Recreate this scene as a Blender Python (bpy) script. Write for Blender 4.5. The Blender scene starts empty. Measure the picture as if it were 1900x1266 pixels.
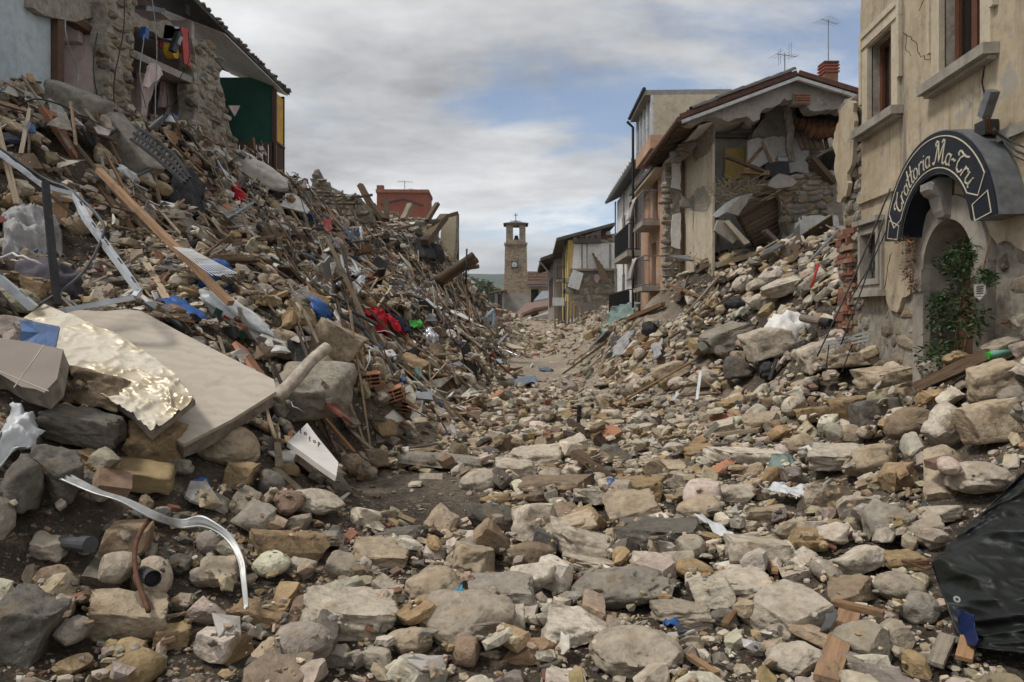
import bpy, bmesh, math, random
import numpy as np
from mathutils import Vector, Matrix
from mathutils.geometry import tessellate_polygon

# ------------------------------------------------------------------ camera, sky, sun, exposure
R = math.radians
scene = bpy.context.scene
COL = scene.collection
F, HY, W0, EYE = 1270.0, 585.0, 1900.0, 1.75        # focal length and horizon in picture units, eye height in metres

cam_d = bpy.data.cameras.new("camera")
cam = bpy.data.objects.new("camera", cam_d)
COL.objects.link(cam)
cam.location = (0, 0, EYE)
cam.rotation_euler = (R(90), 0, 0)
cam_d.sensor_width = 36.0
cam_d.lens = F / W0 * 36.0
cam_d.shift_y = (HY - 633.0) / W0
cam_d.clip_start, cam_d.clip_end = 0.05, 20000
scene.camera = cam

SUN_EL, SUN_AZ = 58.0, -105.0          # degrees; azimuth measured from +Y towards +X
world = bpy.data.worlds.new("World"); scene.world = world
world.use_nodes = True
wt = world.node_tree; wt.nodes.clear()
def wn(t, **k):
    n = wt.nodes.new(t)
    for a, b in k.items(): setattr(n, a, b)
    return n
sky = wn("ShaderNodeTexSky", sky_type='NISHITA', sun_disc=False, sun_elevation=R(SUN_EL), sun_rotation=R(SUN_AZ),
         altitude=900, air_density=1.0, dust_density=1.2, ozone_density=1.0)
tc = wn("ShaderNodeTexCoord")
sep = wn("ShaderNodeSeparateXYZ"); wt.links.new(tc.outputs['Generated'], sep.inputs[0])
def wmath(op, a, b=None, c=None):
    n = wn("ShaderNodeMath", operation=op)
    for i, s in enumerate((a, b, c)):
        if s is None: continue
        if isinstance(s, (int, float)): n.inputs[i].default_value = s
        else: wt.links.new(s, n.inputs[i])
    return n.outputs[0]
# clouds on a flat layer: direction / (height + bias)
den = wmath('ADD', wmath('MAXIMUM', sep.outputs[2], 0.0), 0.16)
comb = wn("ShaderNodeCombineXYZ")
wt.links.new(wmath('DIVIDE', sep.outputs[0], den), comb.inputs[0])
wt.links.new(wmath('DIVIDE', sep.outputs[1], den), comb.inputs[1])
mapn = wn("ShaderNodeMapping"); wt.links.new(comb.outputs[0], mapn.inputs[0])
mapn.inputs['Location'].default_value = (1.0, 4.0, 0.0)
mapn.inputs['Scale'].default_value = (0.55, 0.75, 1.0)
n1 = wn("ShaderNodeTexNoise"); n1.inputs['Scale'].default_value = 1.15; n1.inputs['Detail'].default_value = 8; n1.inputs['Roughness'].default_value = 0.62
n1.inputs['Distortion'].default_value = 0.25
wt.links.new(mapn.outputs[0], n1.inputs['Vector'])
n2 = wn("ShaderNodeTexNoise"); n2.inputs['Scale'].default_value = 0.8; n2.inputs['Detail'].default_value = 6; n2.inputs['Roughness'].default_value = 0.62
map2 = wn("ShaderNodeMapping"); map2.inputs['Location'].default_value = (9.0, 1.3, 3.0); map2.inputs['Scale'].default_value = (0.8, 1.0, 1.0)
wt.links.new(comb.outputs[0], map2.inputs[0]); wt.links.new(map2.outputs[0], n2.inputs['Vector'])
cov = wn("ShaderNodeMapRange", interpolation_type='SMOOTHSTEP')          # cloud cover
cov.inputs['From Min'].default_value = 0.36; cov.inputs['From Max'].default_value = 0.49
wt.links.new(n1.outputs['Fac'], cov.inputs['Value']); cov.inputs['To Min'].default_value = 0.18
ramp = wn("ShaderNodeValToRGB")                                          # cloud light and shade
ramp.color_ramp.elements[0].position = 0.30; ramp.color_ramp.elements[0].color = (0.25, 0.256, 0.27, 1)
ramp.color_ramp.elements[1].position = 0.68; ramp.color_ramp.elements[1].color = (0.95, 0.96, 0.97, 1)
wt.links.new(n2.outputs['Fac'], ramp.inputs['Fac'])
scl = wn("ShaderNodeVectorMath", operation='SCALE'); scl.inputs['Scale'].default_value = 6.9
wt.links.new(ramp.outputs[0], scl.inputs[0])
mixc = wn("ShaderNodeMix", data_type='RGBA')
wt.links.new(cov.outputs[0], mixc.inputs['Factor'])
skb = wn("ShaderNodeVectorMath", operation='SCALE'); skb.inputs['Scale'].default_value = 0.85
wt.links.new(sky.outputs[0], skb.inputs[0])
wt.links.new(skb.outputs[0], mixc.inputs['A']); wt.links.new(scl.outputs[0], mixc.inputs['B'])
bg = wn("ShaderNodeBackground"); bg.inputs['Strength'].default_value = 0.10
wt.links.new(mixc.outputs['Result'], bg.inputs['Color'])
wo = wn("ShaderNodeOutputWorld"); wt.links.new(bg.outputs[0], wo.inputs['Surface'])

sun_d = bpy.data.lights.new("sun", 'SUN'); sun = bpy.data.objects.new("sun", sun_d); COL.objects.link(sun)
sun_d.energy = 1.5; sun_d.angle = R(10); sun_d.color = (1.0, 0.965, 0.915)
sdir = Vector((math.sin(R(SUN_AZ)) * math.cos(R(SUN_EL)), math.cos(R(SUN_AZ)) * math.cos(R(SUN_EL)), math.sin(R(SUN_EL))))
sun.rotation_euler = (-sdir).to_track_quat('-Z', 'Y').to_euler()
sun.location = sdir * 50

vs = scene.view_settings
scene.display_settings.display_device = 'sRGB'
vs.view_transform = 'Standard'; vs.look = 'None'; vs.exposure = 0.74; vs.gamma = 1.0; vs.use_curve_mapping = False
scene.cycles.use_denoising = True
scene.cycles.use_adaptive_sampling = True; scene.cycles.adaptive_threshold = 0.03
scene.cycles.max_bounces = 4; scene.cycles.diffuse_bounces = 3; scene.cycles.glossy_bounces = 2
scene.cycles.transparent_max_bounces = 6; scene.cycles.transmission_bounces = 3

rng = np.random.default_rng(11)
rnd = random.Random(7)

# ------------------------------------------------------------------ helpers
def P(px, py, d):                       # a point at depth d in front of the eye
    return Vector(((px - 950.0) / F * d, d, EYE + (HY - py) / F * d))
def proj(p):
    return (950.0 + F * p[0] / p[1], HY - F * (p[2] - EYE) / p[1])

ORG = {}
LABELLED = []
def tag(o, label=None, cat=None, group=None, kind=None):
    if label: o['label'] = label
    if cat: o['category'] = cat
    if group: o['group'] = group
    if kind: o['kind'] = kind
    return o
def thing(name, label, cat, loc=(0, 0, 0), group=None):
    o = bpy.data.objects.new(name, None); COL.objects.link(o)
    o.empty_display_size = 0.2
    o.location = loc; ORG[o.name] = Vector(loc)
    return tag(o, label, cat, group)

def link_mesh(name, me, mat=None, parent=None):
    o = bpy.data.objects.new(name, me); COL.objects.link(o)
    if mat is not None and len(me.materials) == 0: me.materials.append(mat)
    if parent is not None: o.parent = parent
    return o

class MB:
    """collects world-space faces, then becomes one mesh object"""
    def __init__(s): s.v = []; s.f = []
    def add(s, vs_, fs_):
        b = len(s.v); s.v += [tuple(p) for p in vs_]; s.f += [tuple(i + b for i in q) for q in fs_]; return s
    def box(s, lo, hi):
        x0, y0, z0 = lo; x1, y1, z1 = hi
        return s.add([(x0,y0,z0),(x1,y0,z0),(x1,y1,z0),(x0,y1,z0),(x0,y0,z1),(x1,y0,z1),(x1,y1,z1),(x0,y1,z1)],
                     [(0,3,2,1),(4,5,6,7),(0,1,5,4),(1,2,6,5),(2,3,7,6),(3,0,4,7)])
    def obox(s, c, ax, ay, az):            # centre and three half-axis vectors
        c, ax, ay, az = Vector(c), Vector(ax), Vector(ay), Vector(az)
        pts = [c - ax - ay - az, c + ax - ay - az, c + ax + ay - az, c - ax + ay - az,
               c - ax - ay + az, c + ax - ay + az, c + ax + ay + az, c - ax + ay + az]
        return s.add(pts, [(0,3,2,1),(4,5,6,7),(0,1,5,4),(1,2,6,5),(2,3,7,6),(3,0,4,7)])
    def bar(s, a, b, w, h, up=(0, 0, 1), segs=1, jit=0.0, rr=None):
        a, b = Vector(a), Vector(b); t = (b - a).normalized(); up = Vector(up)
        if abs(t.dot(up)) > 0.97: up = Vector((1, 0, 0))
        sx = t.cross(up).normalized(); sz = sx.cross(t).normalized()
        rings = []
        for i in range(segs + 1):
            c = a.lerp(b, i / segs)
            j = (lambda: (rr.uniform(-jit, jit) if rr else 0.0))
            rings.append([c + sx * (w/2*q + j()) + sz * (h/2*r + j()) for q, r in ((-1,-1),(1,-1),(1,1),(-1,1))])
        vs_ = [p for r in rings for p in r]; fs = []
        for i in range(segs):
            for k in range(4):
                fs.append((i*4+k, i*4+(k+1)%4, (i+1)*4+(k+1)%4, (i+1)*4+k))
        fs.append((3,2,1,0)); n = segs*4; fs.append((n, n+1, n+2, n+3))
        return s.add(vs_, fs)
    def tube(s, pts, r, sides=8, r1=None, cap=True):
        pts = [Vector(p) for p in pts]; n = len(pts); vs_ = []; fs = []
        up = Vector((0.13, 0.2, 1)).normalized()
        for i, p in enumerate(pts):
            t = (pts[min(i+1, n-1)] - pts[max(i-1, 0)])
            t = t.normalized() if t.length > 1e-9 else Vector((0, 0, 1))
            if abs(t.dot(up)) > 0.98: u2 = Vector((1, 0, 0))
            else: u2 = up
            a = t.cross(u2).normalized(); b = t.cross(a).normalized()
            rr = r if r1 is None else r + (r1 - r) * i / max(1, n - 1)
            for k in range(sides):
                an = 2 * math.pi * k / sides
                vs_.append(p + a * math.cos(an) * rr + b * math.sin(an) * rr)
        for i in range(n - 1):
            for k in range(sides):
                fs.append((i*sides+k, i*sides+(k+1) % sides, (i+1)*sides+(k+1) % sides, (i+1)*sides+k))
        if cap:
            fs.append(tuple(range(sides))[::-1]); fs.append(tuple((n-1)*sides + k for k in range(sides)))
        return s.add(vs_, fs)
    def plate(s, loops, o, u, v, n, th):
        """flat outline (with holes) in plane o+u*a+v*b, front at +n*0, back at -n*th"""
        o, u, v, n = Vector(o), Vector(u), Vector(v), Vector(n)
        flat = [p for L in loops for p in L]
        tris = tessellate_polygon([[Vector((p[0], p[1], 0)) for p in L] for L in loops])
        m = len(flat)
        fr = [o + u*p[0] + v*p[1] for p in flat]; bk = [q - n*th for q in fr]
        fs = []
        nn = u.cross(v).dot(n)
        for t in tris:
            A, B, C = (flat[i] for i in t)
            ar = (B[0]-A[0])*(C[1]-A[1]) - (B[1]-A[1])*(C[0]-A[0])
            if ar * nn < 0: t = t[::-1]
            fs.append(tuple(t)); fs.append(tuple(i + m for i in t[::-1]))
        b = 0
        for L in loops:
            k = len(L)
            for i in range(k):
                i0, i1 = b + i, b + (i + 1) % k
                fs.append((i0, i1, i1 + m, i0 + m))
            b += k
        return s.add(fr + bk, fs)
    def build(s, name, mat, parent=None, smooth=False, fix=True, loc=None):
        me = bpy.data.meshes.new(name)
        if parent is not None:
            off = ORG[parent.name]
        else:
            if loc is None:
                a = np.array(s.v); off = Vector((a[:,0].mean(), a[:,1].mean(), a[:,2].min()))
            else: off = Vector(loc)
        a = np.array([tuple(p) for p in s.v], dtype=np.float64) - np.array(off)
        me.from_pydata(a.tolist(), [], s.f)
        if fix:
            bm = bmesh.new(); bm.from_mesh(me)
            bmesh.ops.recalc_face_normals(bm, faces=bm.faces)
            bm.to_mesh(me); bm.free()
        if smooth: me.polygons.foreach_set('use_smooth', [True]*len(me.polygons))
        me.validate()
        o = link_mesh(name, me, mat, parent)
        if parent is None: o.location = off
        ORG[o.name] = off
        return o

# ------------------------------------------------------------------ numpy value noise
_HASH = rng.random((64, 64, 64)).astype(np.float32)
def vnoise(p):
    p = np.asarray(p, dtype=np.float64); i = np.floor(p).astype(int); f = p - i; f = f*f*(3-2*f)
    i0 = i & 63; i1 = (i + 1) & 63
    x0,y0,z0 = i0[...,0],i0[...,1],i0[...,2]; x1,y1,z1 = i1[...,0],i1[...,1],i1[...,2]
    fx,fy,fz = f[...,0],f[...,1],f[...,2]
    c00 = _HASH[x0,y0,z0]*(1-fx)+_HASH[x1,y0,z0]*fx; c10 = _HASH[x0,y1,z0]*(1-fx)+_HASH[x1,y1,z0]*fx
    c01 = _HASH[x0,y0,z1]*(1-fx)+_HASH[x1,y0,z1]*fx; c11 = _HASH[x0,y1,z1]*(1-fx)+_HASH[x1,y1,z1]*fx
    return ((c00*(1-fy)+c10*fy)*(1-fz) + (c01*(1-fy)+c11*fy)*fz)*2-1
def fbm(p, oct=4, gain=0.5):
    p = np.asarray(p, dtype=np.float64); s = 0; a = 1.0
    for k in range(oct):
        s = s + a*vnoise(p*(2.03**k) + 17.3*k); a *= gain
    return s

# ------------------------------------------------------------------ materials
MATS = {}
class NT:
    def __init__(s, name):
        s.m = bpy.data.materials.new(name); s.m.use_nodes = True; s.t = s.m.node_tree; s.t.nodes.clear()
        s.out = s.n("ShaderNodeOutputMaterial"); s.b = s.n("ShaderNodeBsdfPrincipled")
        s.l(s.b.outputs[0], s.out.inputs['Surface'])
        s.co = s.n("ShaderNodeTexCoord"); MATS[name] = s.m
    def n(s, t, **k):
        x = s.t.nodes.new(t)
        for a, b in k.items(): setattr(x, a, b)
        return x
    def l(s, a, b): s.t.links.new(a, b)
    def set(s, sock, v):
        if isinstance(v, (int, float)): sock.default_value = v
        elif isinstance(v, (tuple, list)): sock.default_value = tuple(v) + ((1,) if len(v) == 3 and sock.type == 'RGBA' else ())
        else: s.l(v, sock)
    def vec(s, scale=(1, 1, 1), src='Object', loc=(0, 0, 0), rot=(0, 0, 0)):
        m = s.n("ShaderNodeMapping"); s.l(s.co.outputs[src], m.inputs[0])
        m.inputs['Scale'].default_value = scale; m.inputs['Location'].default_value = loc; m.inputs['Rotation'].default_value = rot
        return m.outputs[0]
    def noise(s, scale, detail=4, rough=0.55, vec=None, dist=0.0):
        x = s.n("ShaderNodeTexNoise"); x.inputs['Scale'].default_value = scale; x.inputs['Detail'].default_value = min(detail, 4)
        x.inputs['Roughness'].default_value = rough; x.inputs['Distortion'].default_value = dist
        s.l(vec if vec is not None else s.co.outputs['Object'], x.inputs['Vector'])
        return x.outputs['Fac']
    def voro(s, scale, feature='F1', vec=None, out='Distance'):
        x = s.n("ShaderNodeTexVoronoi", feature=feature); x.inputs['Scale'].default_value = scale
        s.l(vec if vec is not None else s.co.outputs['Object'], x.inputs['Vector']); return x.outputs[out]
    def rng(s, v, a, b, c=0.0, d=1.0, smooth=True):
        x = s.n("ShaderNodeMapRange", interpolation_type='SMOOTHSTEP' if smooth else 'LINEAR')
        s.l(v, x.inputs['Value'])
        for k, q in zip(('From Min', 'From Max', 'To Min', 'To Max'), (a, b, c, d)): x.inputs[k].default_value = q
        return x.outputs[0]
    def mix(s, f, a, b, mode='MIX'):
        x = s.n("ShaderNodeMix", data_type='RGBA', blend_type=mode)
        s.set(x.inputs['Factor'], f); s.set(x.inputs['A'], a); s.set(x.inputs['B'], b); return x.outputs['Result']
    def math(s, op, a, b=None):
        x = s.n("ShaderNodeMath", operation=op); s.set(x.inputs[0], a)
        if b is not None: s.set(x.inputs[1], b)
        return x.outputs[0]
    def ramp(s, v, stops):
        x = s.n("ShaderNodeValToRGB"); s.l(v, x.inputs[0]); cr = x.color_ramp
        while len(cr.elements) < len(stops): cr.elements.new(0.5)
        for e, (p, c) in zip(cr.elements, stops): e.position = p; e.color = tuple(c) + (1,)
        return x.outputs[0]
    def bump(s, h, strength=0.5, dist=0.02, prev=None):
        x = s.n("ShaderNodeBump"); x.inputs['Strength'].default_value = strength; x.inputs['Distance'].default_value = dist
        s.l(h, x.inputs['Height'])
        if prev is not None: s.l(prev, x.inputs['Normal'])
        return x.outputs[0]
    def done(s, col, rough=0.85, normal=None, metal=0.0, spec=0.3):
        s.set(s.b.inputs['Base Color'], col); s.set(s.b.inputs['Roughness'], rough); s.set(s.b.inputs['Metallic'], metal)
        s.b.inputs['Specular IOR Level'].default_value = spec
        if normal is not None: s.l(normal, s.b.inputs['Normal'])
        return s.m
def hsv_mul(c, k): return tuple(min(1, x*k) for x in c)

def m_stone():
    t = NT('stone')
    a = t.n("ShaderNodeAttribute", attribute_name='tint')
    f1 = t.noise(3.2, 5, 0.6); f2 = t.noise(17, 5, 0.65); f3 = t.noise(70, 3, 0.6)
    c = t.mix(0.85, a.outputs['Color'], t.ramp(f1, [(0.28, (0.66, 0.63, 0.58)), (0.5, (1.0, 0.98, 0.95)), (0.72, (1.32, 1.28, 1.2))]), 'MULTIPLY')
    c = t.mix(0.8, c, t.ramp(f2, [(0.3, (0.62, 0.6, 0.57)), (0.52, (1.0, 1.0, 1.0)), (0.75, (1.3, 1.27, 1.2))]), 'MULTIPLY')
    c = t.mix(t.rng(t.noise(2.1, 6, 0.7, t.vec(loc=(5, 3, 9))), 0.56, 0.70, 0, 0.65), c, (0.50, 0.47, 0.41))     # mortar left on the stone
    c = t.mix(t.rng(t.noise(4.5, 6, 0.7, t.vec(loc=(2, 8, 1))), 0.58, 0.70, 0, 0.6), c, (0.065, 0.055, 0.045))   # old soot and soil
    c = t.mix(t.rng(t.noise(2.8, 4, 0.6, t.vec(loc=(9, 1, 4))), 0.58, 0.68, 0, 0.35), c, (0.28, 0.19, 0.10))     # iron stain
    c = t.mix(t.rng(f3, 0.62, 0.75, 0, 0.45), c, (0.07, 0.062, 0.055))
    b = t.bump(t.noise(9, 6, 0.65), 0.55, 0.05); b = t.bump(t.noise(55, 5, 0.7), 0.45, 0.012, b)
    return t.done(c, 0.9, b, spec=0.2)
def m_tint(name, rough=0.85, f=(0.6, 1.35), s=(6, 40), bump=0.4, grime=0.5):
    t = NT(name)
    a = t.n("ShaderNodeAttribute", attribute_name='tint')
    k0, k1 = f
    c = t.mix(0.9, a.outputs['Color'], t.ramp(t.noise(s[0], 6, 0.65), [(0.3, (k0,)*3), (0.5, (1, 1, 1)), (0.72, (k1,)*3)]), 'MULTIPLY')
    c = t.mix(t.rng(t.noise(s[0]*0.7, 6, 0.7, t.vec(loc=(4, 2, 7))), 0.52, 0.70, 0, grime), c, (0.10, 0.082, 0.062))
    b = t.bump(t.noise(s[1], 5, 0.65), bump, 0.01)
    return t.done(c, rough, b, spec=0.25)
def m_plain(name, c0, c1=None, scale=6.0, rough=0.8, bump=0.25, bs=40, grime=0.35, gcol=(0.09, 0.075, 0.06), metal=0.0, vec=(1, 1, 1), spec=0.3):
    t = NT(name); c1 = c1 or hsv_mul(c0, 0.7)
    v = t.vec(vec)
    c = t.ramp(t.noise(scale, 6, 0.6, v), [(0.3, c1), (0.68, c0)])
    if grime: c = t.mix(t.rng(t.noise(scale*0.6, 7, 0.7, t.vec(vec, loc=(3, 5, 2))), 0.5, 0.72, 0, grime), c, gcol)
    b = t.bump(t.noise(bs, 5, 0.6, v), bump, 0.01)
    return t.done(c, rough, b, metal, spec)
def m_wood(name, c0, c1, rough=0.8):
    t = NT(name)
    oi = t.n("ShaderNodeObjectInfo")
    off = t.n("ShaderNodeVectorMath", operation='ADD'); t.l(t.co.outputs['Object'], off.inputs[0])
    k = t.n("ShaderNodeVectorMath", operation='SCALE'); k.inputs[0].default_value = (31, 17, 23); t.l(oi.outputs['Random'], k.inputs['Scale'])
    t.l(k.outputs[0], off.inputs[1])
    m = t.n("ShaderNodeMapping"); m.inputs['Scale'].default_value = (0.6, 9, 9); t.l(off.outputs[0], m.inputs[0])
    g = t.noise(5, 7, 0.65, m.outputs[0], 0.4)
    c = t.ramp(g, [(0.28, c1), (0.5, hsv_mul(c0, 0.85)), (0.72, c0)])
    c = t.mix(t.rng(t.noise(4, 6, 0.7, off.outputs[0]), 0.5, 0.74, 0, 0.6), c, (0.13, 0.105, 0.08))
    c = t.mix(0.75, c, t.ramp(oi.outputs['Random'], [(0, (0.55, 0.53, 0.5)), (0.5, (0.95, 0.93, 0.9)), (1, (1.25, 1.18, 1.08))]), 'MULTIPLY')
    b = t.bump(g, 0.5, 0.012)
    return t.done(c, rough, b, spec=0.2)

m_stone()
m_tint('brickbits', f=(0.55, 1.3), s=(9, 60))
m_tint('woodbits', f=(0.55, 1.35), s=(14, 60))
m_tint('scraps', rough=0.6, s=(8, 40), grime=0.35)
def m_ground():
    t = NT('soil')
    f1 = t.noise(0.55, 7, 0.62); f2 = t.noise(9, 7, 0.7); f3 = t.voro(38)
    c = t.ramp(f1, [(0.3, (0.04, 0.032, 0.025)), (0.5, (0.066, 0.053, 0.04)), (0.70, (0.12, 0.098, 0.074))])  # dark earth; shade of the gaps between stones is put into this colour
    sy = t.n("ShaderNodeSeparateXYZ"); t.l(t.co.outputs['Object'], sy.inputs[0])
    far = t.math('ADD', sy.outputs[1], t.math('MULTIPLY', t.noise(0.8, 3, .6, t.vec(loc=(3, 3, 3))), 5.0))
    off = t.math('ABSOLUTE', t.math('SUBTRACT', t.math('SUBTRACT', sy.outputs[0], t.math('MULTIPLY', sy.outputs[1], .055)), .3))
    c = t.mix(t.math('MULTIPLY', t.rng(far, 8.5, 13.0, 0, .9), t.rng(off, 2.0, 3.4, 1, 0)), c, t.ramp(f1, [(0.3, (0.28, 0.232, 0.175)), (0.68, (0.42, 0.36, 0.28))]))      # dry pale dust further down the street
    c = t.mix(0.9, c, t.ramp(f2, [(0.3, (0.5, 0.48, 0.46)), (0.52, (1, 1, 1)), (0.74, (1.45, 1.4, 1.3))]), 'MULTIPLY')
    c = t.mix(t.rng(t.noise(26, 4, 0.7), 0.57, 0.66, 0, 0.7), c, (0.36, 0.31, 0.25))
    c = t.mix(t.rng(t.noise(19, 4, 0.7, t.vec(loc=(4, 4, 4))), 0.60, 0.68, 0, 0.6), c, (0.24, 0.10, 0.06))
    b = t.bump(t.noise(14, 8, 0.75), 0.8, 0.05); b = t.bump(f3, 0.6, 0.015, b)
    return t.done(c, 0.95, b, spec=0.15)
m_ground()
m_wood('wood_brown', (.30, .185, .10), (.11, .065, .038))
m_wood('wood_grey', (.30, .255, .20), (.10, .085, .068))
m_wood('wood_dark', (.15, .105, .07), (.045, .032, .024))
m_wood('wood_pale', (.46, .37, .26), (.22, .165, .11))
# ------------------------------------------------------------------ the lie of the land (street and rubble mounds)
CP = [ # picture x, picture y, depth
 (950,1290,3.15),(500,1270,3.25),(1400,1290,3.15),(200,1290,3.1),(700,930,6.4),(1000,905,7),(1300,900,6.9),(1500,905,6.5),(850,1060,4.65),(1250,1060,4.65),
 (800,750,13.3),(1100,750,13),(1000,692,21),(1040,652,33),(1025,622,62),(1020,607,105),(930,700,19.5),(1080,690,20.5),(660,850,8.2),(1250,790,10.5),
 (0,1266,2.9),(0,1120,3.5),(100,960,4.1),(0,820,4.3),(0,650,4.9),(300,850,5.1),(500,830,6.1),(130,600,6.4),(380,620,7.4),(600,660,8.6),(720,745,9.6),
 (0,470,7.5),(200,470,9),(400,470,11),(600,510,14),(750,570,16),(850,660,17.2),(300,330,13),(0,175,10.6),(100,190,11.8),(250,245,13.8),(350,265,16),(430,300,19),
 (525,345,21.5),(480,400,17.5),(600,400,24.5),(700,425,27.5),(800,440,30),(850,500,31),(900,585,36),(880,600,28),(935,612,45),(970,604,70),(880,548,52),(820,620,22),
 (1900,650,6.0),(1750,705,7.2),(1600,705,9.3),(1900,900,4.6),(1700,860,6),(1600,1000,4.8),(1900,1290,3.1),(1500,735,9.5),(1350,735,11.5),(1200,715,14),(1150,660,18),
 (1540,580,11),(1450,600,12.5),(1550,465,13.5),(1450,475,16),(1300,490,18),(1250,535,18),(1225,555,19),(1180,590,20.5),(1110,622,26),(1110,650,22),(1090,596,41),(1140,560,44.5),(1060,598,50),
]
PTS = [tuple(P(*c)) for c in CP]
PTS += [(-9.5, 5, 3.6), (-9.5, 9, 5.2), (-12, 16, 6.2), (-12, 25, 6.4), (-14, 40, 6), (-8, 60, 5), (-20, 100, 5), (-5, 3, 1.9), (-3.5, 0.5, 0.7), (0, 0.3, 0.0), (3.5, 0.5, 0.25), (5.2, 3.0, 0.9), (-6.5, 1, 1.9),
        (6, 8, 1.3), (8, 12, 3.2), (9, 20, 3.4), (12, 30, 3.0), (13, 50, 3), (14, 100, 2.5), (3.2, 75, 0.6), (7.5, 75, 1.4), (-2, 100, 1.2), (8, 105, 1), (-6, -2, 1.2), (6, -2, 0.6), (0, -2, 0)]
PTS = np.array(PTS)
def _warp(xy):                       # distances grow with depth, so does the smoothing
    xy = np.asarray(xy, dtype=np.float64)
    s = xy[..., 1] + 5.0
    return np.stack([xy[..., 0]/s*9.0, np.log(s)*6.0], -1)
_cw = _warp(PTS[:, :2])
def _phi(r): return np.sqrt(r*r + 0.15)
_n = len(PTS)
_A = np.zeros((_n+3, _n+3)); _d = np.linalg.norm(_cw[:, None]-_cw[None], axis=-1)
_A[:_n, :_n] = _phi(_d) - 0.012*np.eye(_n); _A[:_n, _n] = 1; _A[:_n, _n+1:] = _cw; _A[_n, :_n] = 1; _A[_n+1:, :_n] = _cw.T
_w = np.linalg.solve(_A, np.concatenate([PTS[:, 2], np.zeros(3)]))
def height(x, y, fine=True):
    x = np.asarray(x, dtype=np.float64); y = np.asarray(y, dtype=np.float64)
    q = _warp(np.stack([x, y], -1)); sh = x.shape
    q = q.reshape(-1, 2); out = np.empty(len(q))
    for i in range(0, len(q), 20000):
        qq = q[i:i+20000]
        out[i:i+20000] = _phi(np.linalg.norm(qq[:, None]-_cw[None], axis=-1)) @ _w[:_n] + _w[_n] + qq @ _w[_n+1:]
    out = out.reshape(sh)
    out = np.maximum(out, -0.02)
    if fine:
        k = np.clip(out/0.7, 0.12, 1.0)
        p3 = np.stack([x, y, np.zeros_like(x)], -1)
        out = out + k*(0.16*fbm(p3*0.75, 3) + 0.05*fbm(p3*3.1, 3)) * np.clip(1.0 - (y-60)/60, 0.3, 1)
    return out

YS = np.concatenate([np.linspace(-2, 2.4, 14), np.geomspace(2.5, 132, 300)])
US = np.linspace(-1.25, 1.25, 330)
GX = US[None, :]*(YS[:, None]+5.0); GY = np.repeat(YS[:, None], len(US), 1)
GZ = height(GX, GY)
def hgt(x, y):                       # quick bilinear look-up
    y = min(max(y, -1.99), 131.0)
    j = min(max(int(np.searchsorted(YS, y)) - 1, 0), len(YS)-2); fy = (y-YS[j])/(YS[j+1]-YS[j])
    u = min(max(x/(y+5.0), -1.2499), 1.2499); t = (u+1.25)/2.5*(len(US)-1); i = int(t); fx = t-i; i = min(i, len(US)-2)
    return ((GZ[j, i]*(1-fx)+GZ[j, i+1]*fx)*(1-fy) + (GZ[j+1, i]*(1-fx)+GZ[j+1, i+1]*fx)*fy)
def hit(px, py, d0=2.4, d1=128):     # where the sight line through a picture point meets the land
    a = (px-950)/F; b = (HY-py)/F; d = d0; last = d0
    while d < d1:
        if EYE + b*d < hgt(a*d, d):
            lo, hi = last, d
            for _ in range(12):
                m = (lo+hi)/2
                if EYE + b*m < hgt(a*m, m): hi = m
                else: lo = m
            return Vector((a*hi, hi, EYE+b*hi))
        last = d; d *= 1.012
    return None
def hnormal(x, y, e=0.35):
    e = max(e, 0.02*y)
    return Vector((hgt(x-e, y)-hgt(x+e, y), hgt(x, y-e)-hgt(x, y+e), 2*e)).normalized()

def grid_mesh(name, X, Y, Z):
    h, w = X.shape; v = np.stack([X, Y, Z], -1).reshape(-1, 3)
    idx = np.arange(h*w).reshape(h, w)
    q = np.stack([idx[:-1, :-1], idx[:-1, 1:], idx[1:, 1:], idx[1:, :-1]], -1).reshape(-1, 4)
    return np_mesh(name, v, q)
def np_mesh(name, v, q, smooth=True, tint=None):
    me = bpy.data.meshes.new(name); k = q.shape[1]
    me.vertices.add(len(v)); me.vertices.foreach_set('co', np.ascontiguousarray(v, dtype=np.float32).ravel())
    me.loops.add(q.size); me.loops.foreach_set('vertex_index', np.ascontiguousarray(q, dtype=np.int32).ravel())
    me.polygons.add(len(q)); me.polygons.foreach_set('loop_start', np.arange(0, q.size, k, dtype=np.int32))
    if isinstance(smooth, np.ndarray): me.polygons.foreach_set('use_smooth', smooth)
    else: me.polygons.foreach_set('use_smooth', np.full(len(q), smooth))
    if tint is not None:
        at = me.attributes.new('tint', 'FLOAT_COLOR', 'POINT')
        at.data.foreach_set('color', np.concatenate([tint, np.ones((len(tint), 1))], 1).astype(np.float32).ravel())
    me.update(calc_edges=True)
    return me
g = link_mesh('street_ground', grid_mesh('street_ground', GX, GY, GZ), MATS['soil']); tag(g, kind='structure')

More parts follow.
